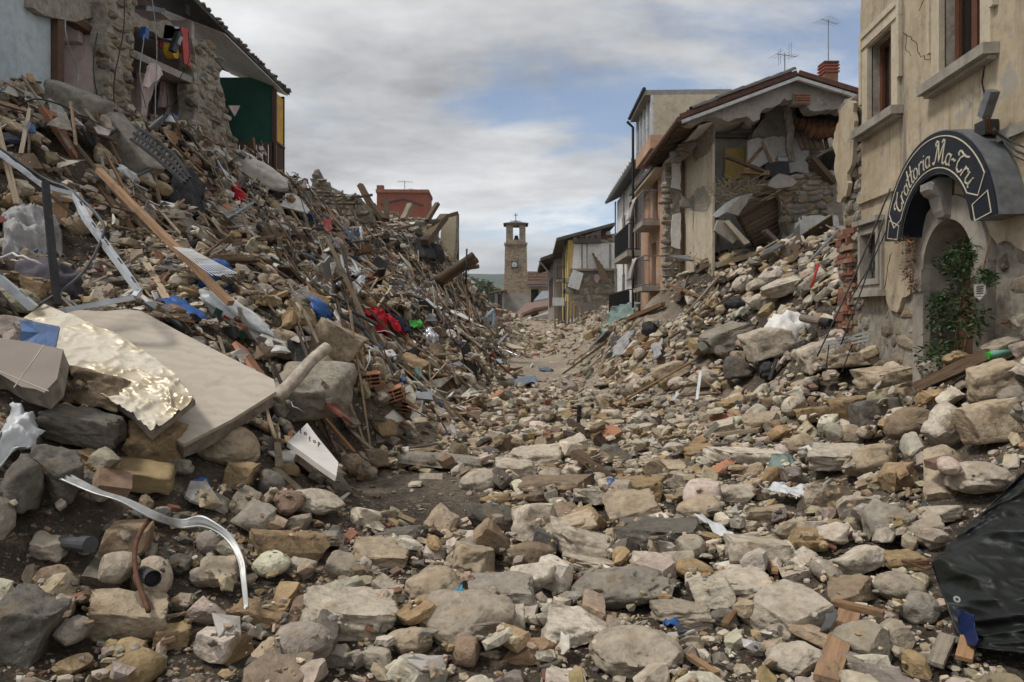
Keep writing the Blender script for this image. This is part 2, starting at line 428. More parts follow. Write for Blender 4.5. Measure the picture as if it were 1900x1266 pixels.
# far land to the horizon: one wide sheet with hills
def far_land():
    nr, na = 90, 150
    rr = np.geomspace(118, 4600, nr)[:, None]; an = np.linspace(R(-70), R(70), na)[None, :]
    X = rr*np.sin(an); Y = rr*np.cos(an)
    Z = 0.5 + np.zeros_like(X) - 1.0*np.clip((rr-118)/60, 0, 1)
    p3 = np.stack([X, Y, 0*X], -1)
    Z = Z + np.clip((rr-900)/1700, 0, 1)**1.3*(165 + 60*fbm(p3/900.0+4.0, 4)) * np.clip(1-(rr-2700)/2500, 0.3, 1)
    o = link_mesh('far_mountains', grid_mesh('far_mountains', X, Y, Z), None)
    t = NT('far_land'); f = t.noise(0.004, 6, 0.6)
    t.done(t.ramp(f, [(0.35, (0.035, 0.055, 0.035)), (0.65, (0.075, 0.095, 0.055))]), 0.95)
    o.data.materials.append(MATS['far_land']); tag(o, kind='structure')
    def hill(cx, cy, rx, ry, h, name, seed):
        u = np.linspace(-1.15, 1.15, 60); UX, UY = np.meshgrid(u, u)
        r2 = UX**2+UY**2
        Z = h*np.exp(-r2*2.2) - 4
        X = cx+UX*rx; Y = cy+UY*ry
        Z = Z + 0.06*h*fbm(np.stack([X, Y, 0*X+seed], -1)/25, 3)
        o = link_mesh(name, grid_mesh(name, X, Y, Z), MATS['far_land']); tag(o, kind='structure'); return X, Y, Z
    return hill(-42, 330, 75, 60, 24, 'wooded_hill', 3.0)
HILL = far_land()
# ------------------------------------------------------------------ building materials
def m_plaster(name, c0, c1, stain=(0.16, 0.13, 0.10), stain_amt=0.6, streak=0.5, patch=None, rust=0.0):
    t = NT(name)
    c = t.ramp(t.noise(1.1, 7, 0.62), [(0.3, c1), (0.66, c0)])
    c = t.mix(0.7, c, t.ramp(t.noise(7, 7, 0.7), [(0.3, (.72, .71, .70)), (0.55, (1, 1, 1)), (0.75, (1.12, 1.1, 1.06))]), 'MULTIPLY')
    st = t.noise(1.0, 6, 0.65, t.vec((7, 7, 0.45)))
    c = t.mix(t.rng(st, 0.52, 0.72, 0, streak), c, stain)
    if rust: c = t.mix(t.rng(t.noise(1.0, 6, 0.65, t.vec((4, 4, 0.35), loc=(7, 2, 1))), 0.56, 0.74, 0, rust), c, (0.34, 0.17, 0.06))
    c = t.mix(t.rng(t.noise(2.4, 8, 0.72, t.vec(loc=(8, 4, 2))), 0.54, 0.72, 0, stain_amt), c, stain)
    if patch: c = t.mix(t.rng(t.noise(0.9, 8, 0.7, t.vec(loc=(1, 6, 2))), 0.60, 0.63, 0, 0.9), c, patch)
    b = t.bump(t.noise(30, 6, 0.65), 0.3, 0.012); b = t.bump(t.noise(3, 5, 0.6), 0.25, 0.04, b)
    return t.done(c, 0.92, b, spec=0.15)
m_plaster('plaster_ochre', (.49, .41, .295), (.36, .285, .185), (.17, .15, .125), .75, .8, (.33, .30, .255), .4)
m_plaster('plaster_pink', (.52, .33, .22), (.42, .26, .17), (.2, .15, .12), .4, .4, (.45, .4, .34))
m_plaster('plaster_white', (.76, .74, .70), (.66, .64, .60), (.28, .25, .21), .3, .25)
m_plaster('plaster_cream', (.55, .48, .36), (.46, .39, .28), (.25, .21, .16), .45, .4)
m_plaster('plaster_rose', (.64, .52, .49), (.56, .45, .425), (.25, .2, .18), .3, .2)
m_plaster('plaster_blue', (.47, .53, .55), (.40, .46, .48), (.25, .25, .24), .35, .3)
m_plaster('plaster_yellow', (.58, .43, .16), (.5, .36, .12), (.22, .17, .1), .4, .4)
m_plaster('plaster_grey', (.34, .31, .28), (.24, .22, .195), (.12, .11, .095), .5, .4)
m_plaster('render_rough', (.38, .345, .31), (.25, .225, .20), (.13, .115, .10), .75, .4)
m_plaster('trim_stone', (.37, .335, .28), (.27, .24, .20), (.14, .125, .10), .5, .5)
m_plain('green_wall', (.018, .085, .06), (.012, .06, .042), 2, .7)
m_plain('yellow_panel', (.62, .36, .02), (.5, .28, .015), 3, .6)
m_plain('mortar', (.36, .325, .27), (.19, .165, .13), 9, .95, 1.0, 14, .6)
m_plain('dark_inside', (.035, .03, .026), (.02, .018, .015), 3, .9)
m_plain('brown_paint', (.13, .05, .025), (.08, .03, .016), 8, .6)
m_plain('shutter_brown', (.12, .065, .038), (.075, .04, .025), 8, .65)
m_plain('fascia_red', (.13, .058, .04), (.08, .036, .026), 8, .7)
m_plain('zinc', (.30, .31, .32), (.2, .21, .22), 6, .45, .15, 30, .4, metal=.6)
m_plain('iron_black', (.025, .025, .026), (.015, .015, .015), 20, .55)
m_plain('rust_iron', (.16, .07, .035), (.07, .035, .02), 25, .8)
m_plain('roof_dark', (.10, .095, .09), (.06, .055, .05), 5, .8, .5, 18)
m_plain('terracotta', (.34, .165, .095), (.20, .10, .065), 7, .9, .4, 30, .5)
m_plain('terracotta_old', (.22, .135, .10), (.14, .09, .07), 4, .9, .4, 20, .5)
m_plain('white_paint', (.62, .62, .60), (.5, .5, .48), 8, .5, .1, 40, .4)
m_plain('chrome_grey', (.42, .44, .46), (.3, .31, .33), 8, .35, .1, 40, .25, metal=.8)
def m_glass():
    t = NT('window_glass'); t.done((.016, .013, .011), .12, None, 0, .22); return t.m
m_glass()
def m_brickwall(name, c0, c1, scale=9.0):
    t = NT(name); x = t.n("ShaderNodeTexBrick"); x.inputs['Scale'].default_value = scale
    v = t.vec((1, 1, 1), rot=(R(90), 0, 0)); t.l(v, x.inputs['Vector'])
    x.inputs['Color1'].default_value = c0 + (1,); x.inputs['Color2'].default_value = c1 + (1,); x.inputs['Mortar'].default_value = (.26, .2, .16, 1)
    x.inputs['Mortar Size'].default_value = .012; x.inputs['Brick Width'].default_value = .6; x.inputs['Row Height'].default_value = .18
    c = t.mix(t.rng(t.noise(1.5, 7, .7), .5, .72, 0, .5), x.outputs['Color'], (.14, .07, .05))
    t.done(c, .9, t.bump(x.outputs['Fac'], -.4, .01)); return t.m
m_brickwall('brick_red', (.30, .085, .05), (.24, .065, .04), 3.0)
def m_tower():
    t = NT('tower_stone')
    v = t.vec((1.1, 1.1, 2.2))
    e = t.voro(2.2, 'F1', v, 'Color'); d = t.n("ShaderNodeTexVoronoi", feature='DISTANCE_TO_EDGE'); d.inputs['Scale'].default_value = 2.2; t.l(v, d.inputs['Vector'])
    s = t.n("ShaderNodeSeparateColor"); t.l(e, s.inputs[0])
    c = t.ramp(s.outputs[0], [(0, (.20, .15, .10)), (.4, (.33, .26, .175)), (.75, (.38, .31, .22)), (1, (.26, .22, .17))])
    c = t.mix(t.rng(d.outputs['Distance'], 0.0, .08, .75, 0), c, (.15, .125, .095))
    c = t.mix(t.rng(t.noise(.5, 6, .65), .45, .7, 0, .6), c, (.17, .13, .09))
    t.done(c, .95, t.bump(d.outputs['Distance'], .6, .08)); return t.m
m_tower()

class Plane:
    def __init__(s, O, U, N):
        s.O = Vector((O[0], O[1], 0)); s.U = Vector(U).normalized(); s.N = Vector(N).normalized()
    def uv(s, px, py, off=0.0):
        D = Vector(((px-950)/F, 1, (HY-py)/F)); E = Vector((0, 0, EYE)); O = s.O+s.N*off
        t = (O-E).dot(s.N)/D.dot(s.N); p = E+D*t
        return ((p-O).dot(s.U), p.z)
    def p(s, u, z, n=0.0): return s.O+s.U*u+s.N*n+Vector((0, 0, z))
    def q(s, px, py, off=0.0): return s.p(*s.uv(px, py, off), off)
    def loop(s, pts, off=0.0): return [s.uv(a, b, off) for a, b in pts]
    def plate(s, mb, loops, th, n=0.0): return mb.plate(loops, s.O+s.N*n, s.U, Vector((0, 0, 1)), s.N, th)
    def rect(s, mb, u0, u1, z0, z1, n0, n1):       # a box standing on the plane between offsets n0..n1
        a = [s.p(u0, z0, n0), s.p(u1, z0, n0), s.p(u1, z1, n0), s.p(u0, z1, n0), s.p(u0, z0, n1), s.p(u1, z0, n1), s.p(u1, z1, n1), s.p(u0, z1, n1)]
        return mb.add(a, [(0,3,2,1),(4,5,6,7),(0,1,5,4),(1,2,6,5),(2,3,7,6),(3,0,4,7)])
def R4(u0, u1, z0, z1): return [(u0, z0), (u1, z0), (u1, z1), (u0, z1)]
def ragged(pts, step=0.12, amp=0.05, closed=False, r=rnd):
    out = []
    n = len(pts)
    for i in range(n if closed else n-1):
        a, b = pts[i], pts[(i+1) % n]; L = math.hypot(b[0]-a[0], b[1]-a[1]); k = max(1, int(L/step))
        for j in range(k):
            t = j/k; x = a[0]+(b[0]-a[0])*t; y = a[1]+(b[1]-a[1])*t
            q = amp if (j or closed) else amp*.3
            out.append((x+r.uniform(-q, q), y+r.uniform(-q, q)))
    if not closed: out.append(pts[-1])
    return out
def inside(pt, poly):
    x, y = pt; k = False
    for i in range(len(poly)):
        x1, y1 = poly[i]; x2, y2 = poly[(i+1) % len(poly)]
        if (y1 > y) != (y2 > y) and x < (x2-x1)*(y-y1)/(y2-y1)+x1: k = not k
    return k

# shared meshes for stones laid in walls
def _wallstone(tint, seed):
    bm = bmesh.new(); bmesh.ops.create_icosphere(bm, subdivisions=2, radius=1.0)
    v = np.array([p.co[:] for p in bm.verts]); f = np.array([[q.index for q in p.verts] for p in bm.faces]); bm.free()
    v = v*.25+.75*v/np.abs(v).max(1, keepdims=True)
    for a in rng.normal(size=(12, 3)):
        a = a/np.linalg.norm(a); t = np.maximum(v@a-rng.uniform(.68, 1.05), 0); v -= np.outer(t, a)
    v = v/np.abs(v).max(0); v *= 1+fbm(v*1.6+seed, 3)[:, None]*.14
    return np_mesh('stone', v, f, False, np.repeat(np.array(tint)[None], len(v), 0))
WS = [_wallstone(np.array(c)*k, i*3.1) for i, (c, k) in enumerate([((.36, .32, .26), 1), ((.33, .28, .21), 1), ((.28, .22, .145), 1), ((.25, .235, .21), 1), ((.40, .37, .32), 1),
      ((.22, .18, .135), 1), ((.30, .27, .23), 1.0), ((.34, .29, .22), .8), ((.2, .18, .16), 1), ((.42, .385, .32), .95)])]
for m_ in WS: m_.materials.append(MATS['stone'])
def masonry(parent, pl, poly, w, h, depth, n=0.0, jit=0.2, proto=None, limit=290, name='stone', rnd_n=0.03):
    """irregular courses of stones; each stone is a part of its own"""
    us = [p[0] for p in poly]; zs = [p[1] for p in poly]; z = min(zs); cnt = 0
    B = Matrix((pl.U, Vector((0, 0, 1)), pl.N)).transposed()
    off = ORG[parent.name]
    while z < max(zs) and cnt < limit:
        hh = h*rnd.uniform(.55, 1.35); u = min(us)-w*rnd.random()
        while u < max(us) and cnt < limit:
            ww = w*rnd.choice((.35, .6, .8, 1.0, 1.3, 1.7)); cu, cz = u+ww/2, z+hh/2+rnd.uniform(-1, 1)*hh*.1
            if inside((cu, cz), poly) and (name != 'brick' or rnd.random() < .68):
                o = bpy.data.objects.new(name, rnd.choice(proto or WS)); COL.objects.link(o); o.parent = parent
                o.location = pl.p(cu, cz, n-depth*.5+rnd.uniform(-rnd_n, rnd_n))-off
                M = B @ Matrix.Rotation(rnd.uniform(-jit, jit), 3, 'Z') @ Matrix.Rotation(rnd.uniform(-jit, jit)*.6, 3, 'X')
                o.rotation_euler = M.to_euler(); o.scale = (ww*.53, hh*.55, depth)
                cnt += 1
            u += ww
        z += hh
    return cnt

def arc(cu, cz, r, a0, a1, n): return [(cu+r*math.cos(a0+(a1-a0)*i/n), cz+r*math.sin(a0+(a1-a0)*i/n)) for i in range(n+1)]
def simple_window(root, pl, u0, u1, z0, z1, deep=.18, shutter=None, frame='brown_paint', cross=True, sill=True, th=0.05, open_leaf=False):
    m = MB(); f = .055
    for a, b, c, d in ((u0, u1, z0, z0+f), (u0, u1, z1-f, z1), (u0, u0+f, z0+f, z1-f), (u1-f, u1, z0+f, z1-f)): pl.rect(m, a, b, c, d, -deep-.04, -deep+.02)
    if cross: pl.rect(m, (u0+u1)/2-.03, (u0+u1)/2+.03, z0+f, z1-f, -deep-.035, -deep+.015)
    w = m.build('window', MATS[frame], root)
    m = MB(); pl.rect(m, u0+f*.5, u1-f*.5, z0+f*.5, z1-f*.5, -deep-.025, -deep-.015); m.build('pane', MATS['window_glass'], w)
    if sill:
        m = MB(); pl.rect(m, u0-.08, u1+.08, z0-.09, z0-.002, -.03, .09); m.build('sill', MATS['trim_stone'], w)
    if shutter:
        wd = (u1-u0)/2
        for a, b in ((u0-wd, u0-.01), (u1+.01, u1+wd)):
            m = MB(); pl.rect(m, a, b, z0, z1, .012, .05); s = m.build('shutter', MATS[shutter], root)
    return w
def backing(root, name, pl, loops, n, th, mat):
    m = MB(); pl.plate(m, loops, th, n); return m.build(name, MATS[mat], root)

# ------------------------------------------------------------------ the trattoria on the right
TP = Plane((4.6, 6.7), (.103, 1, 0), (-1, .103, 0))
TR = thing('trattoria_building', 'ochre plastered house with arched doorway under the black curved inn sign', 'house', tuple(TP.p(0.5, 0.6, -.3)))
def trattoria():
    win1 = R4(1.90, 2.63, 4.32, 5.40); win2 = R4(-.03, .745, 4.32, 5.75); lat = R4(2.31, 2.785, 2.24, 2.84)
    door = [(1.10, .2)]+arc(.60, 2.27, .5, 0, math.pi, 14)[::1]+[(.10, .2)]
    body = [(-3.6, -.3), (3.02, -.3), (3.0, 1.9)] + ragged([(2.93, 2.0), (2.97, 3.2), (3.0, 4.2), (2.96, 5.2), (2.99, 6.4), (2.98, 8.2)], .25, .035) + [(-3.6, 8.2)]
    backing(TR, 'wall', TP, [body, win1, win2, lat, door], -.045, .5, 'mortar')
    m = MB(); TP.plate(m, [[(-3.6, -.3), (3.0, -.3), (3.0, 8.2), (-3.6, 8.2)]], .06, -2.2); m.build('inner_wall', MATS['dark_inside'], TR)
    m = MB(); TP.plate(m, [[(-3.6, 8.2), (3.0, 8.2), (3.0, 8.3), (-3.6, 8.3)]], 6, .35); m.build('roof', MATS['terracotta'], TR)
    # far side wall of the house
    S = Plane(tuple(TP.p(2.97, 0, -.05))[:2], tuple(-TP.N), tuple(TP.U)); backing(TR, 'side_wall', S, [[(.5, 0), (6, 0), (6, 8.2), (.5, 8.2)]], 0, .3, 'render_rough')
    # plaster skin with a ragged lower edge
    low = ragged([TP.uv(2140, 560), TP.uv(1905, 468), TP.uv(1888, 462), TP.uv(1872, 448), TP.uv(1850, 453), TP.uv(1836, 436)], .08, .025)
    mid = ragged([TP.uv(1708, 520), TP.uv(1690, 545), TP.uv(1674, 552), TP.uv(1664, 580), TP.uv(1652, 576), TP.uv(1641, 545)], .07, .02)
    skin = [(-3.6, TP.uv(2140, 560)[1])]+low+[(-.16, 2.28)]+arc(.60, 2.27, .76, 0, math.pi, 2)[:0]+[(-.16, 2.29)]+[(.60-.76*math.cos(a), 2.27+.76*math.sin(a)) for a in np.linspace(.02, math.pi-.02, 22)]+[(1.36, 2.2)]+mid
    skin += ragged([(2.2, 2.15), (2.2, 2.98), (2.92, 2.98), (2.93, 3.3), (2.9, 4.3), (2.94, 5.5), (2.92, 8.2)], .2, .03)+[(-3.6, 8.2)]
    holes = [R4(1.86, 2.67, 4.28, 5.44), R4(-.07, .785, 4.28, 5.79)]
    backing(TR, 'plaster', TP, [skin]+holes, 0, .043, 'plaster_ochre')
    # exposed stonework low on the wall
    low_poly = [(-3.5, .2), (-.2, .2), (-.2, 2.2), (-.45, 2.45), (-3.5, 2.2)]
    masonry(TR, TP, low_poly, .42, .30, .10, -.07, .05)
    masonry(TR, TP, [(1.42, .3), (2.95, .5), (2.95, 2.05), (2.2, 2.05), (1.9, 1.75), (1.62, 1.95), (1.42, 1.9)], .30, .20, .08, -.07, .08)
    # upper windows
    for (u0, u1, z0, z1) in ((1.90, 2.63, 4.32, 5.40), (-.03, .745, 4.32, 5.75)):
        m = MB(); f = .075
        for a, b, c, d in ((u0, u1, z0, z0+f), (u0, u1, z1-f, z1), (u0, u0+f, z0+f, z1-f), (u1-f, u1, z0+f, z1-f)): TP.rect(m, a, b, c, d, -.20, -.13)
        TP.rect(m, (u0+u1)/2-.05, (u0+u1)/2+.05, z0+f, z1-f, -.195, -.12)
        w = m.build('window', MATS['brown_paint'], TR)
        m = MB(); TP.rect(m, u0+.04, u1-.04, z0+.04, z1-.04, -.175, -.165); m.build('pane', MATS['window_glass'], w)
        m = MB(); TP.plate(m, [R4(u0-.17, u1+.17, z0-.0, z1+.17), R4(u0+.002, u1-.002, z0+.003, z1-.003)][::1], .06, .035); m.build('surround', MATS['plaster_cream'], w)
        m = MB(); TP.plate(m, [R4(u0-.24, u1+.24, z1+.02, z1+.25), R4(u0-.17, u1+.17, z1+.03, z1+.172)], .05, .055); TP.rect(m, u0-.24, u0-.172, z0+.35, z1+.018, .003, .054); TP.rect(m, u1+.172, u1+.24, z0+.35, z1+.018, .003, .054); m.build('outer_moulding', MATS['plaster_cream'], w)
        m = MB(); TP.rect(m, u0-.26, u1+.26, z0-.11, z0-.004, -.02, .15); TP.rect(m, u0-.22, u1+.22, z0-.15, z0-.112, -.02, .09); m.build('sill', MATS['trim_stone'], w)
        m = MB(); TP.rect(m, u0-.02, u1+.02, z0-.02, z0-.004, -.2, -.02); m.build('reveal', MATS['plaster_cream'], w)
        m = MB(); TP.rect(m, u1+.001, u1+.03, z0, z1, -.5, -.046); TP.rect(m, u0-.03, u0-.001, z0, z1, -.5, -.046); m.build('jamb', MATS['plaster_cream'], w)
    # string course
    m = MB(); TP.rect(m, 1.62, 2.94, 3.30, 3.40, -.01, .05); TP.rect(m, 1.62, 2.94, 3.401, 3.425, -.01, .035); m.build('string_course', MATS['plaster_ochre'], TR)
    m = MB(); TP.rect(m, -3.6, -.32, 3.36, 3.46, -.01, .05); m.build('string_course', MATS['trim_stone'], TR)
    # lattice window
    m = MB(); TP.plate(m, [R4(2.17, 2.93, 2.08, 2.97), R4(2.31, 2.785, 2.24, 2.84)], .1, .04)
    TP.plate(m, [R4(2.22, 2.875, 2.16, 2.92), R4(2.30, 2.795, 2.23, 2.85)], .03, .065); w = m.build('lattice_window', MATS['trim_stone'], TR)
    m = MB(); TP.rect(m, 2.15, 2.95, 2.98, 3.05, -.02, .12); m.build('lintel', MATS['trim_stone'], w); m = MB(); TP.rect(m, 2.12, 2.97, 2.0, 2.075, -.02, .11); m.build('sill', MATS['trim_stone'], w)
    m = MB(); TP.rect(m, 2.31, 2.785, 2.24, 2.84, -.2, -.19); m.build('pane', MATS['dark_inside'], w)
    for k in range(-3, 5):
        for sg in (1, -1):
            u = 2.31+.1187*k
            a0, a1 = (u, 2.24), (u+.42*.7, 2.84)
            if sg < 0: a0, a1 = (u+.294, 2.24), (u, 2.84)
            pts = []
            for t in np.linspace(0, 1, 25):
                q = (a0[0]+(a1[0]-a0[0])*t, a0[1]+(a1[1]-a0[1])*t)
                if 2.31 < q[0] < 2.785: pts.append(q)
            if len(pts) > 3:
                m = MB(); m.tube([TP.p(pts[0][0], pts[0][1], -.06), TP.p(pts[-1][0], pts[-1][1], -.06)], .007, 5); m.build('bar', MATS['iron_black'], w)
    # archway: voussoir ring, jambs, keystone
    ring = [(.60-.75*math.cos(a), 2.27+.75*math.sin(a)) for a in np.linspace(0, math.pi, 26)]+[(.60+.5*math.cos(a), 2.27+.5*math.sin(a)) for a in np.linspace(0, math.pi, 26)]
    d = backing(TR, 'doorway', TP, [ring], .03, .5, 'trim_stone')
    for u0, u1 in ((-.15, .10), (1.10, 1.35)):
        m = MB(); TP.rect(m, u0, u1, 2.02, 2.268, -.47, .05); m.build('impost', MATS['trim_stone'], d)
        m = MB(); TP.rect(m, u0, u1, .2, 2.018, -.47, .03); m.build('jamb', MATS['trim_stone'], d)
    m = MB(); TP.rect(m, .1, 1.1, .2, 2.25, -.42, -.36); m.build('door_leaf', MATS['shutter_brown'], d)
    m = MB(); TP.plate(m, [[(1.09, 2.255)]+[(.60+.49*math.cos(a), 2.27+.49*math.sin(a)) for a in np.linspace(0.02, math.pi-.02, 16)]+[(.11, 2.255)]], .03, -.40); m.build('fanlight', MATS['dark_inside'], d)
    m = MB(); m.tube([TP.p(.60+.43*math.cos(a), 2.27+.43*math.sin(a), -.33) for a in np.linspace(0, math.pi, 20)], .03, 6); m.build('arch_frame', MATS['brown_paint'], d)
    # scroll keystone
    prof = [(.20, 3.18), (.25, 3.15), (.255, 3.08), (.22, 3.03), (.17, 3.0), (.15, 2.92), (.13, 2.85), (.10, 2.79), (.03, 2.77), (.03, 3.22), (.14, 3.22)]
    pts = []
    for du in (-.12, -.095, .095, .12):
        k = 1.0 if abs(du) < .11 else .86
        for n, z in prof: pts.append(TP.p(.60+du*(.75+.5*(z-2.74)), 3.0+(z-3.0)*k, n*k))
    q = len(prof); fs = [tuple(range(q))[::-1], tuple(3*q+i for i in range(q))]
    for j in range(3):
        for i in range(q): fs.append((j*q+i, j*q+(i+1) % q, (j+1)*q+(i+1) % q, (j+1)*q+i))
    m = MB(); m.add(pts, fs); m.build('keystone', MATS['plaster_grey'], d)
    # cracks
    for pts, w in (([(1828, 118), (1822, 150), (1828, 175), (1820, 200), (1826, 222)], .03), ([(1676, 60), (1690, 68), (1700, 78), (1706, 100), (1722, 112), (1735, 114)], .010), ([(1682, 62), (1680, 90), (1690, 104)], .006),
                   ([(1655, 470), (1648, 492), (1644, 520), (1640, 545)], .012), ([(1706, 20), (1712, 5), (1718, -8)], .006)):
        uvs = ragged([TP.uv(a, b) for a, b in pts], .05, .018)
        L = [(u-w*rnd.uniform(.2, .8), z) for u, z in uvs]+[(u+w*rnd.uniform(.2, .8), z) for u, z in uvs[::-1]]
        m = MB(); TP.plate(m, [L], .003, .004); m.build('crack', MATS['dark_inside'], TR)
    # bare grey patches beside the windows
    for poly in ([(1668, 12), (1672, 205), (1664, 225), (1662, 20)], [(1832, 0), (1846, 95), (1838, 120), (1826, 112), (1826, 0)], [(1736, 120), (1744, 165), (1734, 172), (1729, 168)]):
        m = MB(); TP.plate(m, [ragged([TP.uv(a, b) for a, b in poly], .06, .015, True)], .003, .0035); m.build('bare_patch', MATS['mortar'], TR)
trattoria()

# inn sign
m_plain('sign_face', (.013, .016, .025), (.009, .011, .016), 4, .5, .05, 20, .3, (.035, .035, .035), spec=.2)
m_plain('sign_metal', (.20, .21, .22), (.11, .115, .12), 6, .5, .2, 20, .5, (.05, .045, .04), metal=.4)
m_plain('sign_cream', (.62, .56, .42), (.5, .45, .34), 10, .5, .05, 20, .2)
def inn_sign():
    c = (.43, 2.50); Ro, Ri = 1.15, .715
    S = thing('inn_sign', 'black horseshoe shaped inn sign with cream italic lettering above the arched doorway', 'sign', tuple(TP.p(c[0], 2.62, .02)))
    th0 = math.asin(.14/Ro); th1 = math.asin(.14/Ri)
    outer = [(c[0]+Ro*math.cos(a), c[1]+Ro*math.sin(a)) for a in np.linspace(th0, math.pi-th0, 40)]
    inner = [(c[0]+Ri*math.cos(a), c[1]+Ri*math.sin(a)) for a in np.linspace(math.pi-th1, th1, 34)]
    m = MB(); TP.plate(m, [outer+inner], .24, .245); m.build('housing', MATS['sign_metal'], S)
    sh = lambda L, k: L
    o2 = [(c[0]+(Ro-.012)*math.cos(a), c[1]+(Ro-.012)*math.sin(a)) for a in np.linspace(th0+.01, math.pi-th0-.01, 40)]
    i2 = [(c[0]+(Ri+.012)*math.cos(a), c[1]+(Ri+.012)*math.sin(a)) for a in np.linspace(math.pi-th1-.015, th1+.015, 34)]
    m = MB(); TP.plate(m, [o2+i2], .014, .256); face = m.build('face', MATS['sign_face'], S)
    i3 = [(c[0]+(Ri-.004)*math.cos(a), c[1]+(Ri-.004)*math.sin(a)) for a in np.linspace(th1, math.pi-th1, 34)]
    i4 = [(c[0]+(Ri-.0005)*math.cos(a), c[1]+(Ri-.0005)*math.sin(a)) for a in np.linspace(math.pi-th1, th1, 34)]
    m = MB(); TP.plate(m, [i3+i4], .235, .243); m.build('inner_rim', MATS['sign_face'], S)
    NF = .258
    def pol(t, r): return (c[0]+r*math.cos(t), c[1]+r*math.sin(t))
    def stroke(pts, w, name='letter'):
        m = MB()
        for i in range(len(pts)-1):
            a, b = pts[i], pts[i+1]
            A = TP.p(a[0], a[1], NF); B = TP.p(b[0], b[1], NF); d = (B-A)
            if d.length < 1e-5: continue
            A = A-d.normalized()*w*.25; B = B+d.normalized()*w*.25
            m.bar(A, B, w, .008, up=TP.N)
        return m
    # border line of the lettering field
    r0, r1, ta, tb = .775, 1.09, .42, 2.62
    L = [pol(t, r1) for t in np.linspace(ta, tb, 44)]+[pol(tb+.12, (r0+r1)/2-.02)]+[pol(t, r0) for t in np.linspace(tb-.04, ta+.04, 44)]+[pol(ta-.12, (r0+r1)/2-.02), pol(ta, r1)]
    stroke(L, .011).build('border', MATS['sign_cream'], S)
    for t0, t1 in ((.16, .36), (2.78, 2.98)):
        q = [pol(t0, .80), pol(t0, 1.06), pol(t1, 1.06), pol(t1, .80), pol(t0, .80)]
        stroke(q, .009).build('corner_border', MATS['sign_cream'], S)
    circ = lambda cx, cy, rx, ry, a0=0, a1=360: [(cx+rx*math.cos(R(a)), cy+ry*math.sin(R(a))) for a in np.linspace(a0, a1, 15)]
    G = {
     'T': (.62, [[(-.02, .72), (.02, .86), (.12, .9), (.3, .84), (.5, .86), (.66, .98)], [(.36, .84), (.2, .62), (.14, .35), (.2, .1), (.38, 0), (.54, .1), (.58, .22)], [(-.02, .72), (.05, .68)]]),
     'r': (.34, [[(.02, 0), (.08, .52)], [(.06, .34), (.16, .5), (.28, .53), (.34, .46)]]),
     'a': (.42, [circ(.19, .25, .17, .26), [(.36, .5), (.34, .06), (.42, 0)]]),
     't': (.25, [[(.14, 1.0), (.08, .1), (.16, 0), (.26, .04)], [(-.02, .6), (.28, .6)]]),
     'o': (.44, [circ(.2, .26, .18, .27)]),
     'i': (.18, [[(.08, .52), (.05, .06), (.13, 0)], [(.09, .68), (.1, .73)]]),
     'M': (.92, [[(-.06, .08), (.02, 0), (.12, .12), (.2, .7), (.24, 1.0)], [(.24, 1.0), (.12, 1.06), (.04, .94), (.1, .84)], [(.24, 1.0), (.34, .5), (.42, .1)], [(.42, .1), (.55, .7), (.66, 1.04)], [(.66, 1.04), (.54, 1.1), (.48, .98)], [(.66, 1.04), (.68, .5), (.74, .05), (.84, 0), (.94, .1)]]),
     '-': (.30, [[(.02, .3), (.1, .36), (.2, .3), (.28, .36)]]),
     'u': (.46, [[(.04, .52), (.03, .12), (.12, 0), (.24, .04), (.33, .16), (.36, .52)], [(.36, .52), (.35, .06), (.45, 0)]]),
     ' ': (.22, [])}
    text = "Trattoria Ma-Tru"; tot = sum(G[ch][0]+.05 for ch in text); hgt_ = .215; rb = .815
    ta, tb = .50, 2.56; k = (tb-ta)/tot; x = 0
    for ch in text:
        w, strokes = G[ch]
        allm = MB()
        for s in strokes:
            pts = []
            for (a, b) in s:
                t = ta+(x+a+.10*b)*k; pts.append(pol(t, rb+b*hgt_))
            q = stroke(pts, .015 if ch not in 'TM' else .017); allm.add(q.v, q.f)
        if strokes: allm.build('letter', MATS['sign_cream'], S)
        x += w+.05
    # bracket and floodlight
    fl = thing('floodlight', 'small grey floodlight box tilted on the wall beside the sign', 'lamp', tuple(TP.p(-.62, 3.5, .05)))
    b = TP.p(-.47, 3.68, .2)
    m = MB(); m.obox(b, TP.U*.04+Vector((0, 0, .025)), TP.N*.04, (Vector((0, 0, .10))-TP.U*.07)); m.build('lamp_box', MATS['sign_metal'], fl)
    m = MB(); m.tube([TP.p(-.3, 3.42, .0), TP.p(-.36, 3.47, .14), TP.p(-.46, 3.56, .2)], .02, 6); m.build('bracket', MATS['rust_iron'], fl)
    m = MB(); m.obox(TP.p(-.2, 3.52, .07), TP.U*.09, TP.N*.06, (0, 0, .07)); m.build('junction_box', MATS['iron_black'], fl)
    for k in range(3):
        pts = [TP.p(-.25-.03*k, 3.5, .06)]+[TP.p(-.3-.35*j, 3.42-.16*j-.05*k+rnd.uniform(-.02, .02), .05+.02*k) for j in range(1, 6)]
        m = MB(); m.tube(pts, .008, 5); tag(m.build('cable', MATS['iron_black']), ['upper black cable', 'middle black cable', 'lower black cable'][k]+' drooping down the ochre wall right of the inn sign', 'cable', 'cables beside the sign')
inn_sign()

